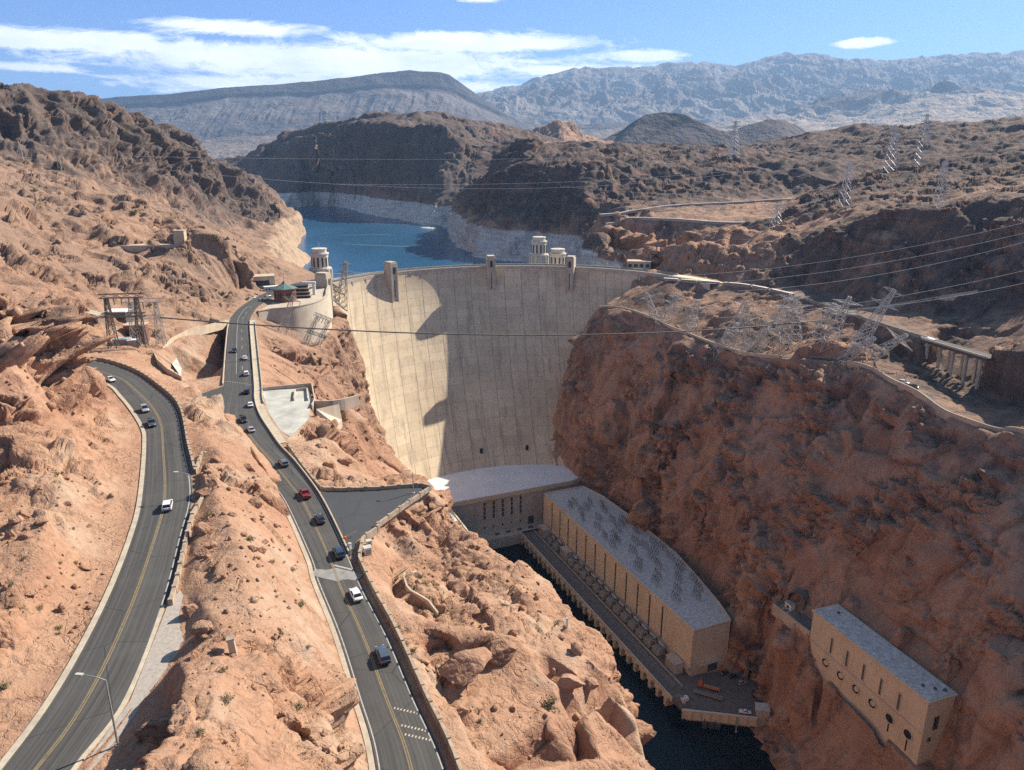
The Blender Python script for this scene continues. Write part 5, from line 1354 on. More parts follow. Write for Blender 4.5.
    # roof racks
    def rack(label, x, y, O=(24, 497)):
        q = thing('roof_rack', label, 'insulator rack', wing_pt(O, x, y, 36.25), ANG + random.uniform(-.1, .1), 'insulator racks on the powerhouse roof')
        for k in range(4):
            MB().bar((k * 2.2 - 3.3, -.9, 0), (k * 2.2 - 3.3, 0, 4.2), .13).bar((k * 2.2 - 3.3, .9, 0), (k * 2.2 - 3.3, 0, 4.2), .13).build('trestle_leg', 'steel_dark', q)
        MB().bar((-3.6, 0, 4.1), (3.6, 0, 4.1), .13).build('beam', 'steel_dark', q)
        for k in range(3): MB().bar((k * 2.4 - 2.4, 0, 4.1), (k * 2.4 - 2.4, 0, 5.6), .17, 6).build('insulator', 'insulator', q)
        return q
    r0 = rack('small dark steel insulator racks standing on the pale gravel roof of the right wing', 24, 12)
    for x, y in [(30, 22), (40, 10), (44, 26), (52, 16), (60, 30), (64, 9), (70, 20), (78, 30), (82, 12), (90, 22), (94, 32), (100, 14), (106, 26), (112, 10), (114, 31), (120, 19), (128, 27), (130, 12), (138, 21), (146, 14), (148, 26), (27, 7), (36, 28), (48, 6), (57, 23), (66, 26), (74, 7), (86, 6), (96, 24), (103, 33), (109, 20), (117, 6), (124, 31), (134, 7), (142, 29), (154, 8), (156, 20), (36, 16), (76, 13)]:
        dup(r0, wing_pt((24, 497), x + random.uniform(-2, 2), y, 36.25), ANG + random.uniform(-.15, .15))
    # gear on the left wing roof
    for lb, x, y in (('grey rooftop switchgear frame on the left wing behind the rock edge', 12, 6), ('second grey switchgear frame on the left wing roof', 26, 7), ('third grey switchgear frame on the left wing roof nearest the water', 38, 5)):
        q = thing('switchgear', lb, 'switchgear', wing_pt((-47, 481), x, -y, 36.3), ANG)
        MB().box((0, 0, 0), (7, 5, 2.6)).build('casing', 'equipment_pale', q); MB().box((0, 0, 2.6), (5.5, 3.5, 1.2)).build('lid', 'steel_dark', q)
        for k in (-3, 0, 3): MB().bar((k, 3, 0), (k, 3, 5), .15).build('post', 'steel', q)

def build_outlet_house():
    a = math.atan2(239 - 300, 162 - 141); O = (141, 300)
    t = thing('outlet_house', 'tall tan concrete outlet house with round openings set into the cliff', 'valve house', (O[0], O[1], 40), a)
    L = 64.5; D_ = 14
    # front face: foot steps down the rock
    MB().add([], [])
    zf = lambda x: 4 + 3.5 * math.sin(x * .21) - x * .06
    xs = np.linspace(0, L, 22)
    front = [(x, 0) for x in xs]
    poly_top = 29.4
    vs, fs = [], []
    for x in xs: vs += [(x, 0, zf(x) - 10), (x, 0, poly_top), (x, D_, poly_top), (x, D_, -4)]
    n = len(xs)
    for i in range(n - 1):
        b = 4 * i
        for k in range(4): fs.append((b + k, b + (k + 1) % 4, b + 4 + (k + 1) % 4, b + 4 + k))
    fs += [(0, 1, 2, 3), (4 * n - 4, 4 * n - 3, 4 * n - 2, 4 * n - 1)]
    MB().add(vs, fs).build('wall', 'facade', t)
    MB().prism([(-.5, -.5), (L + .5, -.5), (L + .5, D_ + .5), (-.5, D_ + .5)], 29.4, 30.2).build('cornice', 'facade', t)
    MB().prism([(.3, .3), (L - .3, .3), (L - .3, D_ - .3), (.3, D_ - .3)], 30.2, 30.4).build('roof', 'roof', t)
    MB().box((L / 2, -.14, 14.6), (L - .4, .3, .5)).build('string_course', 'facade_grey', t)
    for k in range(5):
        x = 13.5 + 9.6 * k
        w = MB().box((x, -.1, 16.0), (1.5, .22, 8.5)).build('window', 'facade_grey', t)
        MB().box((x, -.24, 16.4), (.9, .12, 7.6)).build('louvre', 'steel_dark', w)
    for k in range(6):
        x = 11.5 + 9.4 * k
        # round mouth: ring, dark throat and the valve body seated low in it
        R = 2.0; N = 28; vs = []; fs = []
        for r, y in ((R + .35, -.02), (R + .35, -.35), (R, -.35), (R, -.05)):
            for j in range(N): vs.append((x + r * math.cos(2 * PI * j / N), y, 9.6 + r * math.sin(2 * PI * j / N)))
        for q in range(3):
            for j in range(N): fs.append((q * N + j, q * N + (j + 1) % N, (q + 1) * N + (j + 1) % N, (q + 1) * N + j))
        ring = MB().add(vs, fs).build('outlet', 'facade', t)
        MB().add([(x + R * math.cos(2 * PI * j / N), -.06, 9.6 + R * math.sin(2 * PI * j / N)) for j in range(N)], [tuple(range(N))]).build('throat', 'dark_void', ring)
        if k < 4:
            MB().bar((x + .6, -.1, 10.2), (x + .65, -.7, 10.2), 1.2, 20).build('valve', 'facade', ring)
        else:
            MB().box((x, -.1, 3.0 if k == 4 else 1.6), (.55, .16, 4.4 if k == 4 else 5.6)).build('stain_pipe', 'dark_void', ring)
    MB().box((L + .1, 6, 15.5), (.25, 2.4, 6)).build('window', 'louvre', t)
    MB().box((L + .1, 4, 10), (.25, 1.4, 2)).build('window', 'louvre', t)
    for x, y in ((6, 9), (57, 5), (60, 8), (62, 11)): MB().box((x, y, 30.4), (1.0, .9, .8)).build('roof_vent', 'steel_dark', t)

# ------------------------------------------------------------------ vehicles
def car_mesh(kind):
    """a car body as a loft of rounded sections along its length (x forward)"""
    if kind == 'sedan':
        st = [(-2.32, .45, .62, .70), (-2.25, .34, .90, .84), (-1.75, .26, .98, .90), (-1.1, .24, 1.0, .90), (0, .24, .98, .91), (.9, .24, .96, .91), (1.6, .26, .88, .88), (2.15, .32, .76, .80), (2.34, .42, .60, .66)]
        roof = [(-1.72, .97), (-1.15, 1.40), (-.4, 1.47), (.15, 1.45), (.95, .96)]
    elif kind == 'suv':
        st = [(-2.35, .5, .8, .78), (-2.28, .38, 1.08, .92), (-1.6, .3, 1.12, .95), (-.8, .28, 1.12, .95), (0, .28, 1.10, .95), (.95, .28, 1.08, .95), (1.7, .3, 1.03, .93), (2.2, .36, .92, .86), (2.38, .48, .72, .74)]
        roof = [(-2.25, 1.09), (-1.95, 1.66), (-.8, 1.75), (.1, 1.72), (1.05, 1.07)]
    else:
        st = [(-2.8, .55, .8, .84), (-2.74, .46, 1.06, .93), (-1.9, .36, 1.08, .95), (-.9, .34, 1.08, .95), (0, .34, 1.08, .95), (1.1, .34, 1.08, .95), (1.9, .36, 1.04, .93), (2.5, .42, .96, .88), (2.68, .55, .74, .76)]
        roof = [(-.75, 1.07), (-.6, 1.70), (0, 1.78), (.55, 1.74), (1.25, 1.07)]
    vs, fs = [], []
    for x, zb, zt, hw in st:
        m = (zb + zt) / 2
        sec = [(-hw * .88, zb), (-hw, zb + .16), (-hw, m + .06), (-hw * .95, zt - .05), (-hw * .84, zt), (hw * .84, zt), (hw * .95, zt - .05), (hw, m + .06), (hw, zb + .16), (hw * .88, zb)]
        vs += [(x, y, z) for y, z in sec]
    n = 10
    for i in range(len(st) - 1):
        for k in range(n): fs.append((i * n + k, i * n + (k + 1) % n, (i + 1) * n + (k + 1) % n, (i + 1) * n + k))
    fs += [tuple(range(n))[::-1], tuple(range((len(st) - 1) * n, len(st) * n))]
    body = MB().add(vs, fs)
    if kind == 'pickup': body.box((-1.8, .86, 1.0), (1.9, .1, .28)).box((-1.8, -.86, 1.0), (1.9, .1, .28)).box((-2.72, 0, 1.0), (.1, 1.7, .28))
    # glasshouse
    hw = .82 if kind == 'sedan' else .87
    gl, rf = MB(), MB()
    tops = roof[1:-1]
    base = [(roof[0][0], hw * .98), (roof[-1][0], hw * .98)]
    V = []; Fg = []
    L_, T_ = [], []
    for (x, z) in roof:
        inw = hw * (1.0 if z < 1.12 else .80)
        V += [(x, -inw, z), (x, inw, z)]
    m = len(roof)
    Fg += [(2 * i, 2 * i + 2, 2 * i + 3, 2 * i + 1) for i in range(m - 1)]
    Fg += [tuple(2 * i for i in range(m))[::-1], tuple(2 * i + 1 for i in range(m))]
    Fg += [(0, 1, 2 * m - 1, 2 * m - 2)]
    gl.add(V, Fg)
    t0, t1 = tops[0], tops[-1]; inw = hw * .815
    rv = []
    for (x, z) in tops: rv += [(x, -inw, z + .012), (x, inw, z + .012), (x, -inw, z - .07), (x, inw, z - .07)]
    k = len(tops)
    for i in range(k - 1):
        a = 4 * i; rf.f += [(a, a + 4, a + 5, a + 1), (a + 2, a + 6, a + 4, a), (a + 1, a + 5, a + 7, a + 3), (a + 3, a + 7, a + 6, a + 2)]
    rf.f += [(0, 1, 3, 2), (4 * k - 4, 4 * k - 2, 4 * k - 1, 4 * k - 3)]
    rf.v += rv
    # pillars
    for s in (-1, 1):
        for (x0, z0), (x1, z1) in ((roof[0], tops[0]), (roof[-1], tops[-1])):
            rf.bar((x0, s * hw * .99, z0), (x1, s * inw, z1), .05)
        xm = (roof[0][0] + roof[-1][0]) / 2
        rf.bar((xm, s * hw * 1.0, roof[0][1]), (xm, s * inw, tops[0][1] + .03), .045)
    return body, gl, rf, st

CARS = {}
def make_car(kind):
    body, gl, rf, st = car_mesh(kind)
    t = bpy.data.objects.new('car' if kind != 'pickup' else 'pickup_truck', None); COL.objects.link(t)
    b = body.build('body', 'car_white', t, smooth=False)
    for p in b.data.polygons: p.use_smooth = True
    r = rf.build('roof', 'car_white', t); gl.build('window', 'glass', t)
    for o in (b, r): o.material_slots[0].link = 'OBJECT'; o.material_slots[0].material = M['car_white']
    wr = .33 if kind == 'sedan' else .38
    xw = (1.42, -1.38) if kind != 'pickup' else (1.75, -1.75)
    hw = st[4][3]
    for x in xw:
        for s in (-1, 1):
            w = MB().bar((0, -.11, 0), (0, .11, 0), wr, 16).build('wheel', 'tyre', t); w.location = (x, s * (hw - .08), wr)
            MB().bar((0, s * .09, 0), (0, s * .125, 0), wr * .62, 10).build('rim', 'rim', w)
    f, re = st[-1], st[0]
    for s in (-1, 1):
        MB().box((f[0] - .05, s * .58, f[2] - .04), (.16, .34, .14)).build('headlight', 'lamp_lens', t)
        MB().box((re[0] + .03, s * .62, re[2] - .02), (.14, .26, .2)).build('tail_light', 'tail', t)
        MB().box((.95, s * (hw + .08), st[4][2] + .02), (.14, .2, .14)).build('mirror', 'plastic', t)
    MB().box((f[0] - .02, 0, .42), (.1, 1.3, .2)).build('grille', 'plastic', t)
    MB().box((re[0] + .0, 0, .48), (.12, 1.5, .16)).build('bumper', 'plastic', t)
    CARS[kind] = t; t['_used'] = False
    return t

def put_car(kind, colour, loc, heading, label, group):
    src = CARS[kind]
    if not src['_used']:
        r = src; src['_used'] = True; r.location = loc; r.rotation_euler = (0, 0, heading); r['label'] = label; r['category'] = 'car' if kind != 'pickup' else 'pickup truck'; r['group'] = group
        r['category'] = 'car' if kind != 'pickup' else 'pickup truck'
    else:
        r = dup(src, loc, heading, label, group)
    r.scale = (1.1,) * 3
    for ch in kids(r):
        if ch.name.split('.')[0] in ('body', 'roof'): ch.material_slots[0].link = 'OBJECT'; ch.material_slots[0].material = M['car_' + colour]
    return r

def road_dir(L, R, p):
    C = (even(L, 300) + even(R, 300)) / 2
    i = int(np.argmin(((C[:, :2] - np.array(p[:2])) ** 2).sum(1))); i = min(max(i, 1), 298)
    d = C[i + 1] - C[i - 1]
    return math.atan2(d[1], d[0])

def build_cars():
    for k in ('sedan', 'suv', 'pickup'): make_car(k)
    G1, G2 = 'vehicles on the upper left road', 'vehicles on the lower road to the dam'
    # (px, py of the wheels, kind, colour, label, heading flip)
    for px, py, k, c, lb, fl in [(111, 381, 'sedan', 'white', 'white sedan at the top of the left road entering the bend', 0),
                                 (145, 411, 'suv', 'silver', 'silver car just ahead of the slate pickup on the bend', 0),
                                 (152, 425, 'pickup', 'slate', 'slate blue pickup behind the silver car on the bend', 0),
                                 (168, 508, 'suv', 'white', 'white car alone on the straight of the left road', PI)]:
        p = Z(px, py, 196.12); put_car(k, c, p, road_dir(R1L, R1R, p) + fl, lb, G1)
    for px, py, k, c, lb, fl in [(234.5, 352, 'suv', 'black', 'dark car farthest up the lower road near its left barrier', 0),
                                 (245, 359, 'sedan', 'white', 'small white car second from the dam in the lower road queue', PI),
                                 (246.5, 375, 'suv', 'white', 'white car just past the row of studs across the road', PI),
                                 (247, 393, 'suv', 'black', 'black car right at the row of white studs', PI),
                                 (250.5, 406, 'sedan', 'white', 'white car beside the white concrete pad', PI),
                                 (243.5, 421, 'pickup', 'black', 'black pickup left of the line near the rock shoulder', 0),
                                 (251, 431, 'sedan', 'silver', 'silver car below the black pickup beside the barrier', PI),
                                 (283.5, 465, 'suv', 'grey', 'grey car at the start of the straight above the car park', PI),
                                 (305, 496, 'pickup', 'red', 'dark red pickup beside the triangular car park', PI),
                                 (320, 521, 'sedan', 'black', 'black car between the red pickup and the concrete strip', PI),
                                 (339, 555, 'suv', 'navy', 'dark blue car just above the pale concrete strip', PI),
                                 (356, 597, 'sedan', 'white', 'white car just below the pale concrete strip', PI),
                                 (383, 658, 'suv', 'slate', 'dark slate people carrier lowest on the road, nearest the viewer', PI)]:
        p = Z(px, py, 184.12); put_car(k, c, p, road_dir(R2L, R2R, p) + fl, lb, G2)
    G3 = 'vehicles parked by the dam'
    for px, py, z, k, c, lb, rz in [(252, 299, 181.0, 'suv', 'white', 'white car parked against the rock near the flat roofed building', .9), (256, 296, 181.0, 'sedan', 'black', 'black car parked near the flat roofed building', .9),
                                    (268, 297, 181, 'sedan', 'silver', 'silver car on the road outside the red building', 1.0), (262, 301.5, 181.2, 'suv', 'tan', 'tan car on the dam approach below the red building', 1.1)]:
        p = Z(px, py, z); put_car(k, c, (p[0], p[1], z + .1), rz, lb, G3)
    p = D(912, 388.5, 358); put_car('pickup', 'black', (p[0] + .5, p[1], drop(p[0] + .5, p[1]) + .1), -.9, 'black pickup pulled up on the lower far road beside the parapet', 'vehicles on the far side')
    p = D(903, 384, 364); put_car('suv', 'white', (p[0] + .5, p[1], drop(p[0] + .5, p[1]) + .1), -.9, 'white utility vehicle on the lower far road behind the black pickup', 'vehicles on the far side')
    for x, y, c, k, rz, lb in ((116, 304.6, 'white', 'pickup', -.15, 'white pickup parked near the front edge of the work platform'), (121, 326, 'silver', 'suv', .3, 'pale van parked by the tunnel mouth on the work platform'), (118, 331, 'black', 'sedan', .2, 'black car behind the pale van on the platform'),
                               (113.5, 333.6, 'black', 'suv', .6, 'black car close to the powerhouse corner'), (125, 318, 'black', 'suv', 1.3, 'dark car along the cliff side of the platform'), (126, 312, 'grey', 'pickup', 1.3, 'grey pickup along the cliff side of the platform')):
        put_car(k, c, (x, y, 8.1), rz, lb, 'vehicles on the work platform')
    # flatbed and its load
    t = thing('trailer', 'long dark low trailer lying empty on the work platform', 'trailer', (100.5, 317, 8.05), -.42)
    MB().box((0, 0, .7), (15, 2.8, .35)).build('bed', 'wood', t)
    for x in (-5.5, -4, 4.6, 6): 
        for s in (-1, 1): MB().bar((x, s * 1.1 - .2, .45), (x, s * 1.1 + .2, .45), .45, 12).build('wheel', 'tyre', t)
    t = thing('flatbed_truck', 'orange flatbed truck parked across the work platform', 'truck', (102.5, 322.5, 8.05), -.42)
    MB().box((-4.4, 0, .6), (2.4, 2.4, 2.4), 0, .9).build('cab', 'orange', t); MB().box((1.2, 0, .9), (8.6, 2.4, .3)).build('bed', 'orange', t); MB().box((1.2, 0, 1.2), (8.0, .35, .7)).build('load', 'steel', t)
    MB().box((-5.58, 0, 1.8), (.1, 2.0, .9)).build('window', 'glass', t)
    for x in (-4.2, 2.6, 4): 
        for s in (-1, 1): MB().bar((x, s * 1.0 - .2, .45), (x, s * 1.0 + .2, .45), .45, 12).build('wheel', 'tyre', t)
    t = thing('crane', 'small pale jib crane at the riverside corner of the platform', 'crane', (87.5, 312, 8.05), .4)
    MB().cyl((0, 0, 0), 1.2, 1.6, 12).build('base', 'equipment_pale', t); MB().box((0, 0, 1.6), (3.4, 2.2, 1.8)).build('cab', 'white_build', t); MB().bar((1, 0, 3), (-5, 1.5, 5.4), .28).bar((-.5, 0, 3.2), (-5, 1.5, 5.4), .15).build('jib', 'steel', t)

# ------------------------------------------------------------------ masts, pylons, cables
def lattice(mb, base_w, top_w, H, n, r, z0=0, cx=0, cy=0):
    """four tapering legs with X bracing"""
    def c(z): 
        k = (z - z0) / H; w = base_w + (top_w - base_w) * k
        return [(cx + a * w / 2, cy + b * w / 2, z) for a, b in ((-1, -1), (1, -1), (1, 1), (-1, 1))]
    zs = [z0 + H * (1 - (1 - k / n) ** 1.25) for k in range(n + 1)]
    for i in range(n):
        A, B = c(zs[i]), c(zs[i + 1])
        for k in range(4):
            mb.bar(A[k], B[k], r); q = (k + 1) % 4
            mb.bar(A[k], B[q], r * .6); mb.bar(A[q], B[k], r * .6); mb.bar(B[k], B[q], r * .6)
    return c(zs[-1])

def pylon(name, label, loc, rz, H, base, arms, group, r=.16, lean=(0, 0), mat='steel', top=1.6):
    t = thing(name, label, 'pylon', loc, rz, group)
    t.rotation_euler = (lean[0], lean[1], rz)
    mb = MB(); lattice(mb, base, top, H, max(5, int(H / 5)), r); mb.build('lattice_body', mat, t)
    for z, w in arms:
        a = MB()
        for s in (-1, 1):
            a.bar((s * .7, -.7, z - .9), (s * w / 2, 0, z), r * .8).bar((s * .7, .7, z - .9), (s * w / 2, 0, z), r * .8).bar((s * .7, 0, z + 1.2), (s * w / 2, 0, z), r * .7)
            for q in (.3, .6): a.bar((s * w / 2 * q, -.5 * (1 - q), z - .5), (s * w / 2 * q, 0, z + .9 * (1 - q)), r * .5)
        a.bar((-w / 2, 0, z), (w / 2, 0, z), r * .7); a.build('crossarm', mat, t)
        for s in (-1, 1): MB().bar((s * w / 2, 0, z), (s * w / 2, 0, z - 2.4), .16, 6).build('insulator', 'insulator', t)
    return t

def gantry(name, label, loc, rz, W_, H, group, r=.2, lean=(0, 0), mat='steel'):
    """two lattice legs carrying a lattice beam"""
    t = thing(name, label, 'pylon', loc, rz, group); t.rotation_euler = (lean[0], lean[1], rz)
    for s in (-1, 1):
        mb = MB(); lattice(mb, 3.6, 1.3, H, max(4, int(H / 4)), r, 0, s * W_ / 2, 0); mb.build('lattice_leg', mat, t)
    for z in (H, H * .62):
        mb = MB(); n = int(W_ / 2.5)
        for y in (-.8, .8):
            for zz in (0, 1.7): mb.bar((-W_ / 2 - 3, y, z + zz), (W_ / 2 + 3, y, z + zz), r * .8)
            for k in range(n):
                x0 = -W_ / 2 - 3 + (W_ + 6) * k / n; x1 = x0 + (W_ + 6) / n; mb.bar((x0, y, z), (x1, y, z + 1.7), r * .5); mb.bar((x1, y, z), (x0, y, z + 1.7), r * .5)
        mb.build('lattice_beam', mat, t)
    for k in range(5): MB().bar((-W_ / 2 + W_ * k / 4, 0, H), (-W_ / 2 + W_ * k / 4, 0, H - 3), .22, 6).build('insulator', 'insulator', t)
    return t

def cable(label, a, b, sag, r, mat='cable_light', group=None, name='power_line'):
    a, b = np.array(a, float), np.array(b, float); n = 40
    pts = [tuple(a + (b - a) * k / n - np.array([0, 0, sag * 4 * (k / n) * (1 - k / n)])) for k in range(n + 1)]
    loc = pts[n // 2]
    o = MB().tube(pts, r, 5).build(name, mat, None, wloc=loc); o.location = loc
    return tag(o, label, 'cable', group)

def build_lines():
    def seat(px, py): 
        p = view_hit(px, py); return tuple(p) if p is not None else D(px, py, 700)
    G = 'steel lattice pylons'
    # switchyard gantry on the left
    g = D(117, 362, 312); z0 = drop(g[0], g[1])
    gantry('switch_gantry', 'big dark lattice switching gantry standing behind the left road bend', (g[0] + 5, g[1] + 2, z0), .15, 12, 22, G, .2, mat='steel_dark')
    g = D(150, 352, 330); gantry('switch_gantry', 'lighter lattice gantry right of the big switching gantry', (g[0], g[1], drop(g[0], g[1])), .1, 11, 20, G, .13)
    # towers leaning over the gorge by the near end of the dam
    p = Z(350, 292, 168); pylon('pylon', 'grey pylon at the near end of the dam crest with its head against the lake', (p[0] - 2, p[1] - 28, 158), .5, 40, 8, ((32, 13), (38, 9)), G, .3, lean=(.22, .1))
    p = D(302, 345, 452); gantry('pylon', 'lattice frame leaning out from the curved concrete bastion', (p[0] + 3, p[1] - 12, 152), 1.0, 10, 30, G, .18, lean=(.25, .45))
    p = D(283, 352, 420); pylon('pylon', 'thin lattice mast below the curved bastion on brown rock', (p[0], p[1], drop(p[0], p[1]) - 1), .3, 24, 5, ((22, 10),), G, .15, lean=(.1, .35))
    # far rim towers leaning out
    lst = [(852, 352, 'tall leaning lattice pylon with a flat head, rightmost pair on the far rim', 36, 8, ((28, 14), (35, 10)), (.05, .42)),
           (842, 357, 'pylon lying low across the far rim beside the tall leaning pylon', 24, 6, ((20, 15),), (.75, .55)),
           (795, 345, 'pale lattice pylon with a broad cap above the red knob', 30, 9, ((24, 16), (29, 13)), (.22, -.12)),
           (812, 343, 'second pale lattice pylon above the red knob', 26, 8, ((21, 15), (25, 11)), (.3, .25)),
           (770, 338, 'pale lattice pylon between the scree and the red knob', 28, 9, ((20, 16), (26, 12)), (.1, .3)),
           (690, 330, 'pale lattice pylon up on the scree above the tan parapet', 22, 8, ((17, 13),), (.3, .1)),
           (868, 356, 'short pylon leaning outward right of the tall leaning pylon', 22, 6, ((18, 16),), (.5, .7)),
           (742, 352, 'pale lattice pylon on the brown scree left of the knob', 27, 9, ((22, 14),), (.35, -.25)),
           (716, 356, 'pale lattice pylon lowest on the brown scree slope', 25, 9, ((20, 14),), (.45, .2)),
           (664, 322, 'squat pylon on the tan parapet line above the red cliff edge', 20, 7, ((15, 14), (19, 10)), (.2, .3)),
           (728, 338, 'leaning pylon in the middle of the brown scree', 24, 8, ((18, 15), (23, 11)), (-.15, .35)),
           (758, 350, 'pylon leaning back over the lower scree edge', 24, 8, ((18, 14), (22, 10)), (.5, -.3)),
           (783, 346, 'pylon half way between the scree and the knob, leaning forward', 26, 8, ((20, 16), (25, 12)), (.5, .05)),
           (826, 348, 'pylon behind the tall leaning pair on the knob', 30, 8, ((22, 18), (27, 14)), (.25, .2)),
           (656, 318, 'small lattice pylon beside the right end of the dam', 20, 6, ((17, 11),), (.3, -.3))]
    for px, py, lb, H, b, arms, lean in lst:
        p = seat(px, py); pylon('pylon', lb, (p[0], p[1], p[2] - 1.5), random.uniform(-.4, .4), H * 1.15, b, [(z * 1.15, w * 1.2) for z, w in arms], G, .21, lean=lean, mat='pylon')
    # upright pylons on the hills
    for px, py, H, lb in ((844, 206, 42, 'grey pylon on the bench below the long skyline ridge'), (889, 172, 44, 'pylon left of the pair on top of the dark hill'), (920, 164, 46, 'tallest pylon on the crest of the dark hill'), (938, 207, 44, 'slim pylon on the right shoulder of the dark hill'), (733, 158, 34, 'distant pylon on the ridge left of the dark hill'), (776, 226, 22, 'small pylon beside the lower bench road')):
        p = seat(px, py); sc = p[1] / 740
        pylon('pylon', lb, (p[0], p[1], p[2] - 1), .3, H * sc, 9 * sc, ((H * sc * .72, 14 * sc), (H * sc * .86, 12 * sc), (H * sc * .97, 9 * sc)), G, .26 * max(.7, sc), mat='cable_light')
    for px, py, H, lb in ((60, 168, 12, 'tiny pylon on the left hillside bench'), (22, 160, 12, 'tiny pylon farthest left on the hillside')):
        p = seat(px, py); pylon('pylon', lb, (p[0], p[1], p[2] - 1), .3, H, 3, ((H * .8, 6),), G, .14)
    # the cableway over the gorge
    cable('dark cableway rope sagging right across the gorge in front of the dam', D(160, 317.5, 318), D(832, 319, 448), 9, .34, 'cable', name='cableway')
    GL = 'power lines over the far side'
    for lb, a, b, s in (('line from the scree pylons rising to the right edge', (716, 318, 470), (1060, 262, 400), 5), ('line from the knob pylons out of the right edge', (800, 312, 440), (1060, 275, 380), 4), ('high line grazing the long skyline ridge on the right', (840, 176, 1000), (1060, 146, 700), 6), ('second high line under the skyline ridge on the right', (890, 150, 1000), (1060, 132, 700), 6), ('line running left from the hill pylons towards the headland', (560, 186, 1000), (940, 180, 600), 10), ('power line crossing high in front of the far lake shore', (150, 168, 700), (770, 168, 1000), 22), ('faint power line above the lake headland', (120, 156, 760), (800, 150, 1300), 8), ('thin power line over the ringed headland cliffs', (330, 184, 800), (720, 172, 1000), 6),
                        ('lowest of the three lines over the red cliff', (738, 291, 480), (1060, 232, 420), 6), ('middle of the three lines over the red cliff', (700, 284, 520), (1060, 224, 420), 6), ('upper of the three lines over the red cliff', (690, 275, 560), (1060, 214, 430), 6),
                        ('upper power line across the dark hill', (760, 222, 760), (1060, 176, 560), 8), ('middle power line across the dark hill', (740, 232, 760), (1060, 184, 560), 8), ('lower power line across the dark hill', (720, 240, 740), (1060, 192, 540), 8)):
        cable(lb, D(*a), D(*b), s, .10, 'cable_light', GL)

def lamp_post(label, base, H, rz, arm, group='lamp posts'):
    t = thing('lamp_post', label, 'lamp post', base, rz, group)
    MB().tube([(0, 0, -.3), (0, 0, H * .55), (0, 0, H)], [.16, .13, .10], 8).build('pole', 'steel', t)
    MB().tube([(0, 0, H - .1), (arm * .35, 0, H + .35), (arm, 0, H + .6)], [.08, .07, .06], 6).build('arm', 'steel', t)
    MB().box((arm + .35, 0, H + .5), (1.0, .42, .2)).build('lamp_head', 'equipment_pale', t)
    MB().box((0, 0, -.2), (.7, .7, .35)).build('base', 'concrete', t)
    return t

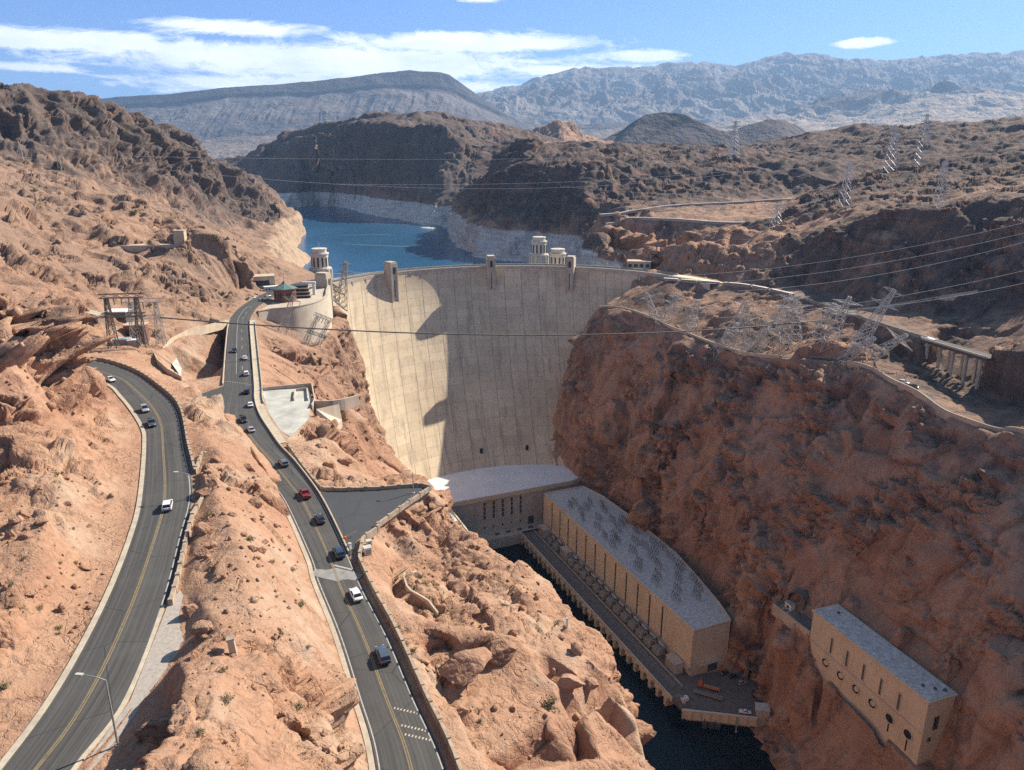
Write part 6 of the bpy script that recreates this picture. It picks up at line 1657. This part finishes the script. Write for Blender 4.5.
def build_street():
    b = Z(118, 745, 196.1); lamp_post('grey lamp post with a bent arm over the left road in the foreground', b, 10.5, PI * .97, 3.2)
    b = Z(193, 498, 196); lamp_post('lamp post beside the left road above the white car', b, 6.0, PI, 2.8)
    b = Z(413.5, 493, 184); lamp_post('thin lamp post at the far tip of the triangular car park', b, 6.2, PI, 1.6)
    # box cabinets, posts and signs by the car park entrance
    for lb, px, py, s in (('white utility cabinet behind the wall at the car park entrance', 367.5, 551, (1.7, 1.5, 1.9)), ('smaller pale cabinet behind the white utility cabinet', 369, 543, (1.2, 1.0, 1.5))):
        p = Z(px, py, 184); z = drop(p[0], p[1]); t = thing('utility_cabinet', lb, 'cabinet', (p[0], p[1], z), .4); MB().box((0, 0, -.2), s).build('casing', 'white_build', t); MB().box((0, 0, s[2] - .2), (s[0] + .15, s[1] + .15, .1)).build('lid', 'equipment_pale', t); MB().box((-s[0] * .0, -s[1] / 2 - .02, .2), (s[0] * .7, .05, s[2] * .6)).build('door', 'equipment', t)
    p = Z(345.5, 541, 184); t = thing('barrier_post', 'yellow and white gate barrier folded beside the car park entrance', 'gate', p, .9); MB().box((0, 0, 0), (.5, .5, 1.2)).build('post', 'orange', t); MB().bar((0, 0, 1), (3.6, 0, 1.2), .09).build('arm', 'yellow_paint', t)
    p = Z(350, 549, 184); t = thing('barrier_post', 'pale gate post next to the yellow barrier', 'gate', p, .9); MB().box((0, 0, 0), (.6, .6, 1.4)).build('post', 'white_build', t); MB().box((0, 0, 1.4), (.75, .75, .15)).build('cap', 'kerb', t)
    p = view_hit(234, 654); t = thing('stone_pillar', 'leaning cream stone pillar standing on the ridge between the two roads', 'pillar', (p[0], p[1], p[2] - .8), .3); t.rotation_euler = (.05, -.06, .3); MB().box((0, 0, 0), (1.0, .9, 3.6), 0, .92).build('shaft', 'kerb', t); MB().box((0, 0, 3.55), (1.15, 1.05, .3)).build('cap', 'stone_wall', t)
    p = view_hit(567, 627); t = thing('marker_post', 'white marker post at the tip of the rock promontory above the river', 'post', (p[0], p[1], p[2] - .5)); MB().cyl((0, 0, 0), .32, 2.6, 10).build('pole', 'white_build', t); MB().cyl((0, 0, 2.6), .4, .25, 10).build('cap', 'steel', t)
    # tunnel mouths
    for lb, x, y, z, rz, w, h in (('arched tunnel mouth in the cliff behind the work platform', 128.2, 327, 8, ANG + .35, 7.5, 8.5), ('arched tunnel mouth above the ledge road left of the outlet house', 142.5, 322, 57.2, ANG + .25, 8, 8.5)):
        t = thing('tunnel_portal', lb, 'tunnel', (x, y, z), rz); N = 12
        arch = [(-w / 2, 0)] + [(-w / 2 * math.cos(PI * k / N), h - w / 2 + w / 2 * math.sin(PI * k / N)) for k in range(N + 1)] + [(w / 2, 0)]
        big = [(-w / 2 - .7, 0)] + [(-(w / 2 + .7) * math.cos(PI * k / N), h - w / 2 + (w / 2 + .7) * math.sin(PI * k / N)) for k in range(N + 1)] + [(w / 2 + .7, 0)]
        n = len(arch)
        vs = [(a, -1.5, b) for a, b in arch] + [(a, 9, b) for a, b in arch]
        MB().add(vs, [(i, i + 1, n + i + 1, n + i) for i in range(n - 1)] + [tuple(range(n, 2 * n))]).build('bore', 'dark_void', t)
        vs = [(a, -1.5, b) for a, b in arch] + [(a, -1.5, b) for a, b in big] + [(a, 8, b) for a, b in big]
        MB().add(vs, [(i, i + 1, n + i + 1, n + i) for i in range(n - 1)] + [(n + i, n + i + 1, 2 * n + i + 1, 2 * n + i) for i in range(n - 1)]).build('surround', 'deck', t)
    t = thing('valve_box', 'white boxed valve unit on the ledge road by the tunnel mouth', 'valve unit', (138.5, 320.5, 57.4), ANG); MB().box((0, 0, 0), (4.2, 2.6, 3.2)).build('casing', 'white_build', t); MB().box((0, -1.32, .6), (1.4, .1, 1.6)).build('door', 'louvre', t); MB().box((0, 0, 3.2), (4.5, 2.9, .2)).build('lid', 'equipment', t)
    t = thing('pipe_ring', 'white steel ring lying on the ledge road in front of the valve unit', 'pipe ring', (136.2, 318.5, 57.5), .3); N = 20; MB().tube([(1.8 * math.cos(2 * PI * k / N), 1.8 * math.sin(2 * PI * k / N), .2) for k in range(N + 1)], .16, 6).build('ring', 'white_build', t)

def build_buildings():
    # visitor buildings at the near end of the dam
    def block(name, lb, cat, loc, rz, size, wall, roof, win=0, over=.6, rmat=None, group=None):
        t = thing(name, lb, cat, loc, rz, group); sx, sy, sz = size
        MB().box((0, 0, -2), (sx, sy, sz + 2)).build('wall', wall, t); MB().box((0, 0, sz), (sx + over, sy + over, .5)).build('roof', roof, t)
        for k in range(win):
            x = -sx / 2 + sx * (k + .5) / win
            o = MB().box((x, -sy / 2 - .04, sz * .35), (sx / win * .6, .12, sz * .38)).build('window', 'louvre', t)
        return t
    p = Z(263, 291, 181); block('visitor_building', 'flat roofed tan building with a deep shaded porch against the rock', 'building', (p[0] - 4, p[1] + 9, 181), .35, (19, 12, 9.5), 'tan_plaster', 'tan_plaster', 1)
    p = Z(262, 276, 182); block('visitor_building', 'small glass fronted building with a teal roof above the flat roofed one', 'building', (p[0], p[1] + 10, 183), .3, (20, 10, 7.5), 'steel_dark', 'teal_roof', 5)
    p = Z(258, 291, 181); block('guard_hut', 'low white building with a row of windows beside the road', 'building', (p[0] + 10, p[1] + 1, 181), .5, (11, 4, 3), 'white_build', 'white_build', 5)
    # red walled round-roofed exhibit building on the bastion
    p = Z(283, 303, 180); t = thing('exhibit_building', 'dark red building with a peaked green copper roof on the bastion', 'building', (p[0], p[1] + 6, 180), .25)
    MB().cyl((0, 0, -1), 7.2, 9.5, 8).build('wall', 'red_wall', t); MB().cyl((0, 0, 8.5), 8.6, .7, 8).build('eave', 'steel_dark', t); MB().cyl((0, 0, 9.2), 8.2, 2.6, 8, 2.2).cyl((0, 0, 11.8), 2.0, 2.2, 8, .3).build('roof', 'teal_roof', t)
    MB().bar((0, 0, 14), (0, 0, 19), .15).build('mast', 'steel_dark', t)
    for k in range(8):
        a = 2 * PI * (k + .5) / 8; MB().box((7.0 * math.cos(a) * .95, 7.0 * math.sin(a) * .95, 3.2), (.5, 3, 3), a).build('window', 'louvre', t)
    p = Z(298, 300, 180); t = thing('terrace_building', 'stepped tan terraces with white awnings beside the red building', 'building', (p[0], p[1] + 8, 180), .2)
    for k in range(4): MB().box((0, k * 1.0, k * 2.3 - .5), (14 - k, 9, .6)).build('terrace', 'tan_plaster', t); MB().box((0, .5 + k, k * 2.3), (13 - k, 7.5, 1.7)).build('storey', 'louvre', t)
    p = Z(307, 297, 180)
    t = thing('gate_pier', 'white arched gateway wall beside the first crest tower', 'gateway', (p[0], p[1] + 8, 180), .1); MB().box((-3, 0, -1), (2, 1.6, 9)).box((3, 0, -1), (2, 1.6, 9)).build('pier', 'white_build', t); MB().box((0, 0, 8), (9, 2, 1.4)).build('lintel', 'white_build', t)
    # bastion: curved wall on the gorge side
    q = smooth_line([(-157.5, 452, 180.6), (-152, 459, 180.6), (-146, 462, 180.6), (-138, 467, 180.6), (-131, 478, 180.6), (-127.5, 492, 180.6), (-128, 508, 180.6), (-132, 526, 180.6), (-136, 548, 180.6)], 8)
    t = thing('bastion', 'tall curved concrete bastion wall rising from the rock at the near end of the dam', 'wall', tuple(q[30])); loc = tuple(q[30])
    MB().ribbon(q, [(-1.0, .9), (.4, .9), (2.2, -34), (-3.5, -34)]).build('wall_run', 'pale_concrete', t, wloc=loc)
    MB().ribbon(q, [(-1.2, .9), (.7, .9), (.7, 1.5), (-1.2, 1.5)]).build('coping', 'kerb', t, wloc=loc)
    vs = [(x, y, 180.3) for x, y, z in q] + [(-150, 560, 180.3), (-160, 530, 180.3), (-162, 490, 180.3), (-160, 455, 180.3)]
    MB().add(vs, [tuple(range(len(vs)))]).build('terrace', 'concrete', t, wloc=loc)
    # far end building
    p = Z(641, 272, 179); block('elevator_building', 'square tan stone building at the right end of the dam crest', 'building', (p[0] + 1, p[1] + 18, 179), -.2, (20, 12, 7), 'tan_plaster', 'tan_plaster', 4)
    # switchyard sheds
    p = D(118, 312, 365); block('shed', 'small shed with a bright white roof behind the switching gantry', 'shed', (p[0], p[1], drop(p[0], p[1])), .1, (10, 8, 6), 'steel_dark', 'white_build', 2)
    p = D(104, 338, 335); block('shed', 'long low shed with a pale sloping roof left of the switching gantry', 'shed', (p[0] - 5, p[1] + 4, drop(p[0], p[1])), .9, (4, 16, 3.5), 'tan_plaster', 'kerb', 0)
    p = D(136, 330, 345); block('shed', 'reddish brick shed inside the switchyard', 'shed', (p[0], p[1], drop(p[0], p[1])), .1, (9, 6, 7), 'red_wall', 'tan_plaster', 2)
    for k, (px, py, lb) in enumerate(((120, 345, 'white topped transformer in the switchyard, left one'), (127, 350, 'white topped transformer in the switchyard, middle one'), (134, 345, 'white topped transformer in the switchyard, right one'))):
        p = D(px, py, 322); block('transformer', lb, 'transformer', (p[0], p[1], drop(p[0], p[1])), .4, (4.5, 3, 3), 'equipment', 'white_build', 0, group='switchyard transformers')
    # old terrace on the left hillside
    p = view_hit(150, 246)
    if p: 
        t = thing('terrace', 'long flat concrete terrace cut into the left hillside', 'terrace', tuple(p), .12); MB().box((0, 4, -5), (44, 10, 5.6)).build('slab', 'tan_plaster', t)
        t = thing('shed', 'small square tan hut at the end of the hillside terrace', 'hut', (p[0] + 19, p[1] + 5, p[2] + .6), .12); MB().box((0, 0, 0), (7, 6, 9)).build('wall', 'tan_plaster', t); MB().box((0, 0, 9), (7.6, 6.6, .5)).build('roof', 'kerb', t)
    # trestle
    a = D(928, 340, 398); b = D(987, 353, 361)
    a = np.array(a); b = np.array(b); ang = math.atan2(b[1] - a[1], b[0] - a[0]); L = float(np.linalg.norm((b - a)[:2]))
    t = thing('trestle', 'concrete trestle carrying the upper far road on tall legs', 'trestle', (a[0], a[1], a[2]), ang)
    MB().box((L / 2, 2.2, -1.4), (L + 5, 8.5, 1.5)).build('road_deck', 'far_road', t)
    MB().box((L / 2, -2.0, .0), (L + 5, .5, 1.0)).build('parapet', 'pale_concrete', t)
    for k in range(5):
        x = 2 + (L - 3) * k / 4
        for y in (-1.3, 5.2): MB().box((x, y, -18), (1.5, 1.3, 15.4), 0, .8).build('leg', 'concrete', t)
        MB().box((x, 2, -3.0), (1.3, 9.4, 1.6)).build('cap_beam', 'concrete', t)
    q = [tuple(p) for p in R3[-7:]] + [tuple(a)]
    wall_along('abutment', 'tan concrete abutment wall left of the trestle', [(x, y, z - .2) for x, y, z in q], .8, 1.4, 'tan_plaster', 0, dz=-13)
    w = thing('signboard', 'bright white flat board on the parapet beside the trestle', 'sign', (a[0] + 1, a[1] + 1, a[2] + .6), ang); MB().box((0, 0, 0), (9, 3, .5)).build('panel', 'white_build', w)

# ------------------------------------------------------------------ plants and loose boulders
def build_plants():
    B = []
    def bush(label, p, s, dry):
        t = thing('desert_shrub', label, 'shrub', (p[0], p[1], p[2] - .05), random.uniform(0, 6), 'desert shrubs')
        mb = MB(); tw = MB()
        for k in range(14):
            a = random.uniform(0, 2 * PI); e = random.uniform(.35, 1.4); L = random.uniform(.6, 1) * s
            d = (math.cos(a) * math.cos(e) * L, math.sin(a) * math.cos(e) * L, math.sin(e) * L * .8)
            tw.bar((0, 0, 0), d, .02 * s, 3)
            for j in range(16):
                q = random.uniform(.35, 1.05); c = Vector(d) * q + Vector([random.gauss(0, .11 * s) for _ in range(3)])
                u = Vector([random.gauss(0, 1) for _ in range(3)]).normalized() * .09 * s; v = u.cross(Vector([random.gauss(0, 1) for _ in range(3)])).normalized() * .05 * s
                mb.add([c - u, c + v, c + u, c - v], [(0, 1, 2, 3)])
        tw.build('twigs', 'twig', t); mb.build('leaves', 'leaf_dry' if dry else 'leaf', t); return t
    for lb, px, py, s, dry in (('green shrub on the slope at the far left edge of the picture', 4, 689, 1.5, 0), ('straw coloured shrub right of the end of the short guard wall', 208, 516, 1.5, 1), ('green shrub on the ridge below the brown boulders', 250, 540, 1.4, 0), ('dry shrub near the left edge of the lower road', 302, 606, 1.8, 1),
                              ('dark olive shrub right of the green ridge shrub', 272, 563, 1.1, 0), ('small dry shrub on the salmon slope left of the road', 12, 585, 1.2, 1), ('olive shrub behind the zigzag wall', 420, 577, 1.5, 0), ('dry shrub inside the zigzag wall', 425, 584, 1.6, 1),
                              ('dry shrub against the road parapet above the big boulder', 407, 645, 1.2, 1), ('olive shrub against the road parapet left of the big boulder', 414, 652, 1.2, 0), ('green shrub in the shaded hollow of the foreground rock', 141, 740, 1.0, 0), ('low shrub below the road parapet near the white car', 398, 628, .9, 0), ('green trees beside the switchyard gantry', 158, 334, 3.4, 0), ('green shrub beside the flat roofed visitor building', 247, 300, 2.5, 0)):
        p = view_hit(px, py)
        if p: B.append((bush(lb, p, s, dry), dry))
    rng = np.random.default_rng(3); green = [b for b, d in B if not d]; straw = [b for b, d in B if d]
    for lb, zone, n, src in (('small dry shrubs dotted over the salmon ridge between the two roads', ((200, 470), (330, 740)), 16, straw), ('small olive shrubs dotted over the promontory beside the road parapet', ((385, 520), (560, 740)), 12, green), ('small straw shrubs dotted over the slope left of the upper road', ((0, 440), (110, 660)), 14, straw), ('low dark shrubs scattered on the rocky hillside above the switchyard', ((0, 190), (240, 320)), 18, green)):
        k = 0
        for _ in range(200):
            if k >= n: break
            p = view_hit(rng.uniform(zone[0][0], zone[1][0]), rng.uniform(zone[0][1], zone[1][1]))
            if p is None or p.z < 90 or abs(p.z - 183.7) < .5 or any(np.min(((L[:, :2] - np.array([p.x, p.y])) ** 2).sum(1)) < 9 ** 2 for L in CLEAR): continue
            d = (p - Vector(CAM)).length
            dup(src[int(rng.integers(len(src)))], (p.x, p.y, p.z - .05), rng.uniform(0, 6), lb, lb.split(' dotted')[0].split(' scattered')[0] + ' on the ' + lb.split('the ')[1].split(' ')[0], scale=float(rng.uniform(.35, .8) * max(1, d / 220))); k += 1

def boulder(label, p, size, seed, group='loose boulders', stretch=(1, 1, 1), hue=.2):
    bm = bmesh.new(); bmesh.ops.create_icosphere(bm, subdivisions=4, radius=1.0)
    V = np.array([v.co[:] for v in bm.verts]); S = np.array(stretch)
    rng = np.random.default_rng(seed)
    for _ in range(13):          # cleave flat faces
        n = rng.normal(size=3); n /= np.linalg.norm(n); d = rng.uniform(.42, .82); k = V @ n - d; m = k > 0; V[m] -= np.outer(k[m], n) * .94
    V += (fbm(V * 2.2 + seed, 3, seed) * .08)[:, None] * V + (facet(V * 4 + seed, seed) * .05)[:, None] * V
    V = V * S * size
    for v, c in zip(bm.verts, V): v.co = c
    me = bpy.data.meshes.new('boulder'); bm.to_mesh(me); bm.free()
    a = me.attributes.new('hue', 'FLOAT', 'POINT'); a.data.foreach_set('value', np.full(len(V), hue, np.float32)); me.materials.append(M['rock'])
    o = bpy.data.objects.new('boulder', me); COL.objects.link(o); o.location = p; o.rotation_euler = (0, 0, rng.uniform(0, 6))
    return tag(o, label, 'boulder', group)

def build_boulders():
    for lb, px, py, s, st, hue in (('largest dark red boulder above the fallen blocks on the promontory', 462, 668, 4.0, (1.7, 1.1, .62), .45), ('brown block leaning right of the largest boulder', 500, 655, 3.2, (1.3, 1, .7), .3),
                                  ('angular boulder below the corner of the upper guard wall', 212, 482, 2.6, (1.2, .9, .8), .3), ('brown slab tilted under the angular boulder', 207, 492, 2.0, (1.6, 1, .5), .35), ('square block on the ridge near the shoulder of the lower road', 255, 505, 2.0, (1.3, 1, .7), .35), ('dark block at the edge of the gravel verge', 191, 614, 1.8, (1, 1, 1.1), .4), ('brown block behind the dark verge block', 205, 630, 1.9, (1.2, 1, .9), .4), ('small boulder in the gravel beside the ridge', 195, 657, 1.1, (1.2, 1, .8), .3), ('round boulder alone on the lower ridge slope', 324, 734, .7, (1, 1, .8), .4), ('pale boulder in the slope left of the switchyard road', 20, 520, 1.6, (1.3, 1, .7), .5)):
        p = view_hit(px, py)
        if p: boulder(lb, (p[0], p[1], p[2] + s * .1), s, px + py, stretch=st, hue=hue)
    # boulders strewn in numbers
    rng = np.random.default_rng(21)
    for lb, zone, n, s0, hue in (('reddish boulders strewn over the ridge between the two roads', ((196, 460), (270, 560)), 16, 1.5, .22), ('angular boulders scattered over the promontory above the river', ((400, 520), (600, 760)), 12, 1.5, .16), ('dark boulders on the salmon slope left of the upper road', ((0, 470), (90, 600)), 14, 1.5, .34), ('brown boulders lying below the white concrete pad', ((300, 430), (385, 480)), 9, 2.0, .3), ('boulders on the ridge crest above the gravel verge', ((200, 590), (250, 660)), 8, 1.1, .3)):
        k = 0; tries = 0
        while k < n and tries < 200:
            tries += 1; p = view_hit(rng.uniform(zone[0][0], zone[1][0]), rng.uniform(zone[0][1], zone[1][1]))
            if p is None or p.z < 90 or abs(p.z - 183.7) < .5: continue
            if any(np.min(((L[:, :2] - np.array([p.x, p.y])) ** 2).sum(1)) < 9 ** 2 for L in CLEAR): continue
            s = s0 * rng.lognormal(-.15, .4); k += 1
            boulder(lb, (p.x, p.y, p.z + s * .05), s, int(rng.integers(1000)), lb.split(' ')[0] + ' ' + lb[lb.index('boulders'):], stretch=(rng.uniform(.9, 1.6), rng.uniform(.7, 1.1), rng.uniform(.5, .9)), hue=hue)
    # rubble scattered on the slopes: too many to count
    rng = np.random.default_rng(5); base = []
    for k in range(6):
        bm = bmesh.new(); bmesh.ops.create_icosphere(bm, subdivisions=1, radius=1.0); V = np.array([v.co[:] for v in bm.verts]); 
        for _ in range(5):
            n = rng.normal(size=3); n /= np.linalg.norm(n); kk = V @ n - rng.uniform(.45, .85); m = kk > 0; V[m] -= np.outer(kk[m], n)
        F = np.array([[v.index for v in f.verts] for f in bm.faces]); bm.free(); base.append((V, F))
    VV, FF, off = [], [], 0
    zones = [((205, 470), (300, 640), 260), ((0, 470), (120, 640), 160), ((380, 520), (540, 620), 200), ((180, 660), (350, 770), 90), ((430, 560), (600, 760), 120), ((265, 345), (390, 480), 160), ((0, 180), (250, 300), 150), ((640, 290), (860, 380), 150), ((660, 230), (1000, 300), 140), ((0, 300), (90, 420), 70)]
    for (x0, y0), (x1, y1), n in zones:
        for _ in range(n):
            p = view_hit(rng.uniform(x0, x1), rng.uniform(y0, y1))
            if p is None or (p.z < 30): continue
            # keep the carriageways clear
            P2 = np.array([p.x, p.y])
            if any(np.min(((L[:, :2] - P2) ** 2).sum(1)) < 7 ** 2 for L in CLEAR): continue
            d = (p - Vector(CAM)).length; s = rng.lognormal(-1.45, .6) * np.clip(d / 170, .6, 2.2)
            if abs(p.z - 183.7) < .6: continue
            V, F = base[rng.integers(6)]; a = rng.uniform(0, 6.28); R = np.array([[math.cos(a), -math.sin(a), 0], [math.sin(a), math.cos(a), 0], [0, 0, 1]])
            VV.append((V * s * rng.uniform(.6, 1.3, 3)) @ R.T + np.array([p.x, p.y, p.z + s * .15])); FF.append(F + off); off += len(V)
    me = make_mesh('rubble', np.concatenate(VV), np.concatenate(FF)); a = me.attributes.new('hue', 'FLOAT', 'POINT'); a.data.foreach_set('value', np.full(off, .14, np.float32)); me.materials.append(M['rock'])
    o = bpy.data.objects.new('rubble', me); COL.objects.link(o); o['kind'] = 'stuff'
# ------------------------------------------------------------------ sky, sun, air, camera
def build_light():
    PSI, EL = math.radians(SUN_AZ), math.radians(SUN_EL)
    s = bpy.data.lights.new('sun', 'SUN'); s.energy = SUN_E; s.angle = math.radians(.53); s.color = (1.0, .91, .78)
    so = bpy.data.objects.new('sun', s); COL.objects.link(so); so.location = (400, 300, 900)
    dv = Vector((math.cos(PSI) * math.cos(EL), math.sin(PSI) * math.cos(EL), math.sin(EL)))
    so.rotation_euler = dv.to_track_quat('Z', 'Y').to_euler()
    w = bpy.data.worlds.new('World'); SC.world = w; w.use_nodes = True; nt = w.node_tree; g = NT(nt)
    bg = nt.nodes['Background']
    sk = g.n('ShaderNodeTexSky', sky_type='NISHITA'); sk.sun_disc = False; sk.sun_elevation = EL; sk.sun_rotation = PI / 2 - PSI
    sk.altitude = 400; sk.air_density = 1.0; sk.dust_density = .35; sk.ozone_density = 1.4
    d = g.n('ShaderNodeTexCoord').outputs['Generated']
    x, y, z = g.sep(d)
    az = g.math('ARCTAN2', x, y); el = g.math('ARCSINE', z)
    def A(px, py):
        r = ray(px, py); r = r / np.linalg.norm(r); return math.atan2(r[0], r[1]), math.asin(r[2])
    cv = g.comb(g.math('MULTIPLY', az, 1.0), g.math('MULTIPLY', el, 3.0), 0)
    n1 = g.noise(cv, 9, 10, .72, 1.6); n2 = g.noise(cv, 34, 8, .75, 1.0)
    ragged = g.math('ADD', g.math('MULTIPLY', g.math('SUBTRACT', n1, .5), 2.3), g.math('MULTIPLY', g.math('SUBTRACT', n2, .5), .9))
    tot = None
    # patches of cloud: centre and half size as directions in the sky
    for px, py, hx, hy, gain in ((470, 43, 150, 12, 1.15), (330, 62, 300, 22, 1.0), (110, 44, 220, 14, 1.0), (230, 28, 95, 10, .95), (30, 67, 70, 6, .8), (350, 86, 230, 14, .9), (560, 70, 90, 10, .7), (644, 56, 42, 7, .95), (862, 43, 34, 6, 1.25), (480, -2, 34, 7, .8)):
        a0, e0 = A(px, py); a1, _ = A(px + hx, py); _, e1 = A(px, py - hy)
        u = g.math('DIVIDE', g.math('SUBTRACT', az, a0), abs(a1 - a0)); v = g.math('DIVIDE', g.math('SUBTRACT', el, e0), abs(e1 - e0))
        v = g.math('MULTIPLY', v, 1.0)
        r = g.math('SQRT', g.math('ADD', g.math('MULTIPLY', u, u), g.math('MULTIPLY', v, v)))
        k = g.math('MULTIPLY', g.math('SUBTRACT', 1.15, r), gain)
        tot = k if tot is None else g.math('MAXIMUM', tot, k)
    dens = g.fit(g.math('ADD', tot, g.math('MULTIPLY', ragged, .8)), .13, .58)
    # thin high veil low over the left horizon
    shade = g.fit(g.noise(g.comb(az, g.math('MULTIPLY', el, 3), 2), 13, 4, .6), .35, .7)
    cl = g.mix(shade, tuple(CLOUD * q for q in (1.0, 1.0, 1.01)), tuple(CLOUD * q for q in (.72, .76, .82)))
    tint = g.mix(g.fit(el, .20, .50), (.40, .59, 1.04), (1.0, 1.0, .97))
    blue = g.mix(1.0, sk.outputs[0], tint, 'MULTIPLY')
    col = g.mix(g.math('MULTIPLY', dens, .93), blue, cl)
    nt.links.new(col, bg.inputs[0]); bg.inputs[1].default_value = SKY_E

def build_haze():
    m = bpy.data.materials.new('haze'); m.use_nodes = True; nt = m.node_tree
    for n in list(nt.nodes): nt.nodes.remove(n)
    out = nt.nodes.new('ShaderNodeOutputMaterial'); v = nt.nodes.new('ShaderNodeVolumePrincipled')
    v.inputs['Color'].default_value = (.42, .66, 1.0, 1); v.inputs['Density'].default_value = HAZE; v.inputs['Anisotropy'].default_value = .15
    nt.links.new(v.outputs[0], out.inputs['Volume'])
    o = MB().add([(a, b, c) for c in (-60, 3080) for a, b in ((-17000, -1200), (19000, -1200), (19000, 24500), (-17000, 24500))], [(3, 2, 1, 0), (4, 5, 6, 7), (0, 1, 5, 4), (1, 2, 6, 5), (2, 3, 7, 6), (3, 0, 4, 7)]).build('haze', m)
    o['kind'] = 'stuff'

def build_camera():
    cam = bpy.data.cameras.new('camera'); co = bpy.data.objects.new('camera', cam); COL.objects.link(co); SC.camera = co
    co.location = CAM; co.rotation_euler = (PI / 2 - PITCH, 0, 0); cam.sensor_width = 36; cam.lens = FPX / 1024 * 36; cam.clip_end = 80000; cam.clip_start = 1

KF = 0.0047
SUN_AZ, SUN_EL, SUN_E = 37.0, 38.0, 5.0
SKY_E, CLOUD, HAZE = 0.082, 11.0, 3.4e-5
_t0 = time.time()
def lap(n): print('LAP', n, round(time.time() - _t0, 1))
make_mats()
lot = build_setting()
lap('setting')
CLEAR = [even((even(R1L, 200) + even(R1R, 200)) / 2, 300), even((even(R2L, 200) + even(R2R, 200)) / 2, 300), even(R2R, 300)]
build_walls()
build_dam(); lap('dam')
GT = 'intake towers in the lake'
intake_tower('intake_tower', 'cream intake tower in the lake left of the dam', -169, 655, 197, GT)
intake_tower('intake_tower', 'left one of the two cream intake towers behind the dam crest', 27, 745, 198, GT)
intake_tower('intake_tower', 'right one of the two cream intake towers, nearer the crest', 43, 700, 191.5, GT)
build_powerhouses(); build_outlet_house(); build_buildings()
lap('houses'); build_cars(); lap('cars'); build_lines(); lap('lines'); build_street(); build_plants(); lap('plants'); build_boulders(); lap('boulders')
for k in CARS.values(): 
    if '_used' in k: del k['_used']
build_light(); build_camera()
if HAZE: build_haze()
SC.view_settings.view_transform = 'Standard'; SC.view_settings.look = 'None'; SC.view_settings.gamma = 1.0; SC.view_settings.exposure = 0.95; SC.view_settings.use_curve_mapping = False
w = SC.world; w.cycles.sampling_method = 'MANUAL'; w.cycles.sample_map_resolution = 512
SC.cycles.adaptive_threshold = .012; SC.cycles.sample_clamp_indirect = 4.0; SC.cycles.max_bounces = 5; SC.cycles.diffuse_bounces = 3; SC.cycles.volume_bounces = 0; SC.cycles.use_adaptive_sampling = True; SC.cycles.use_denoising = False
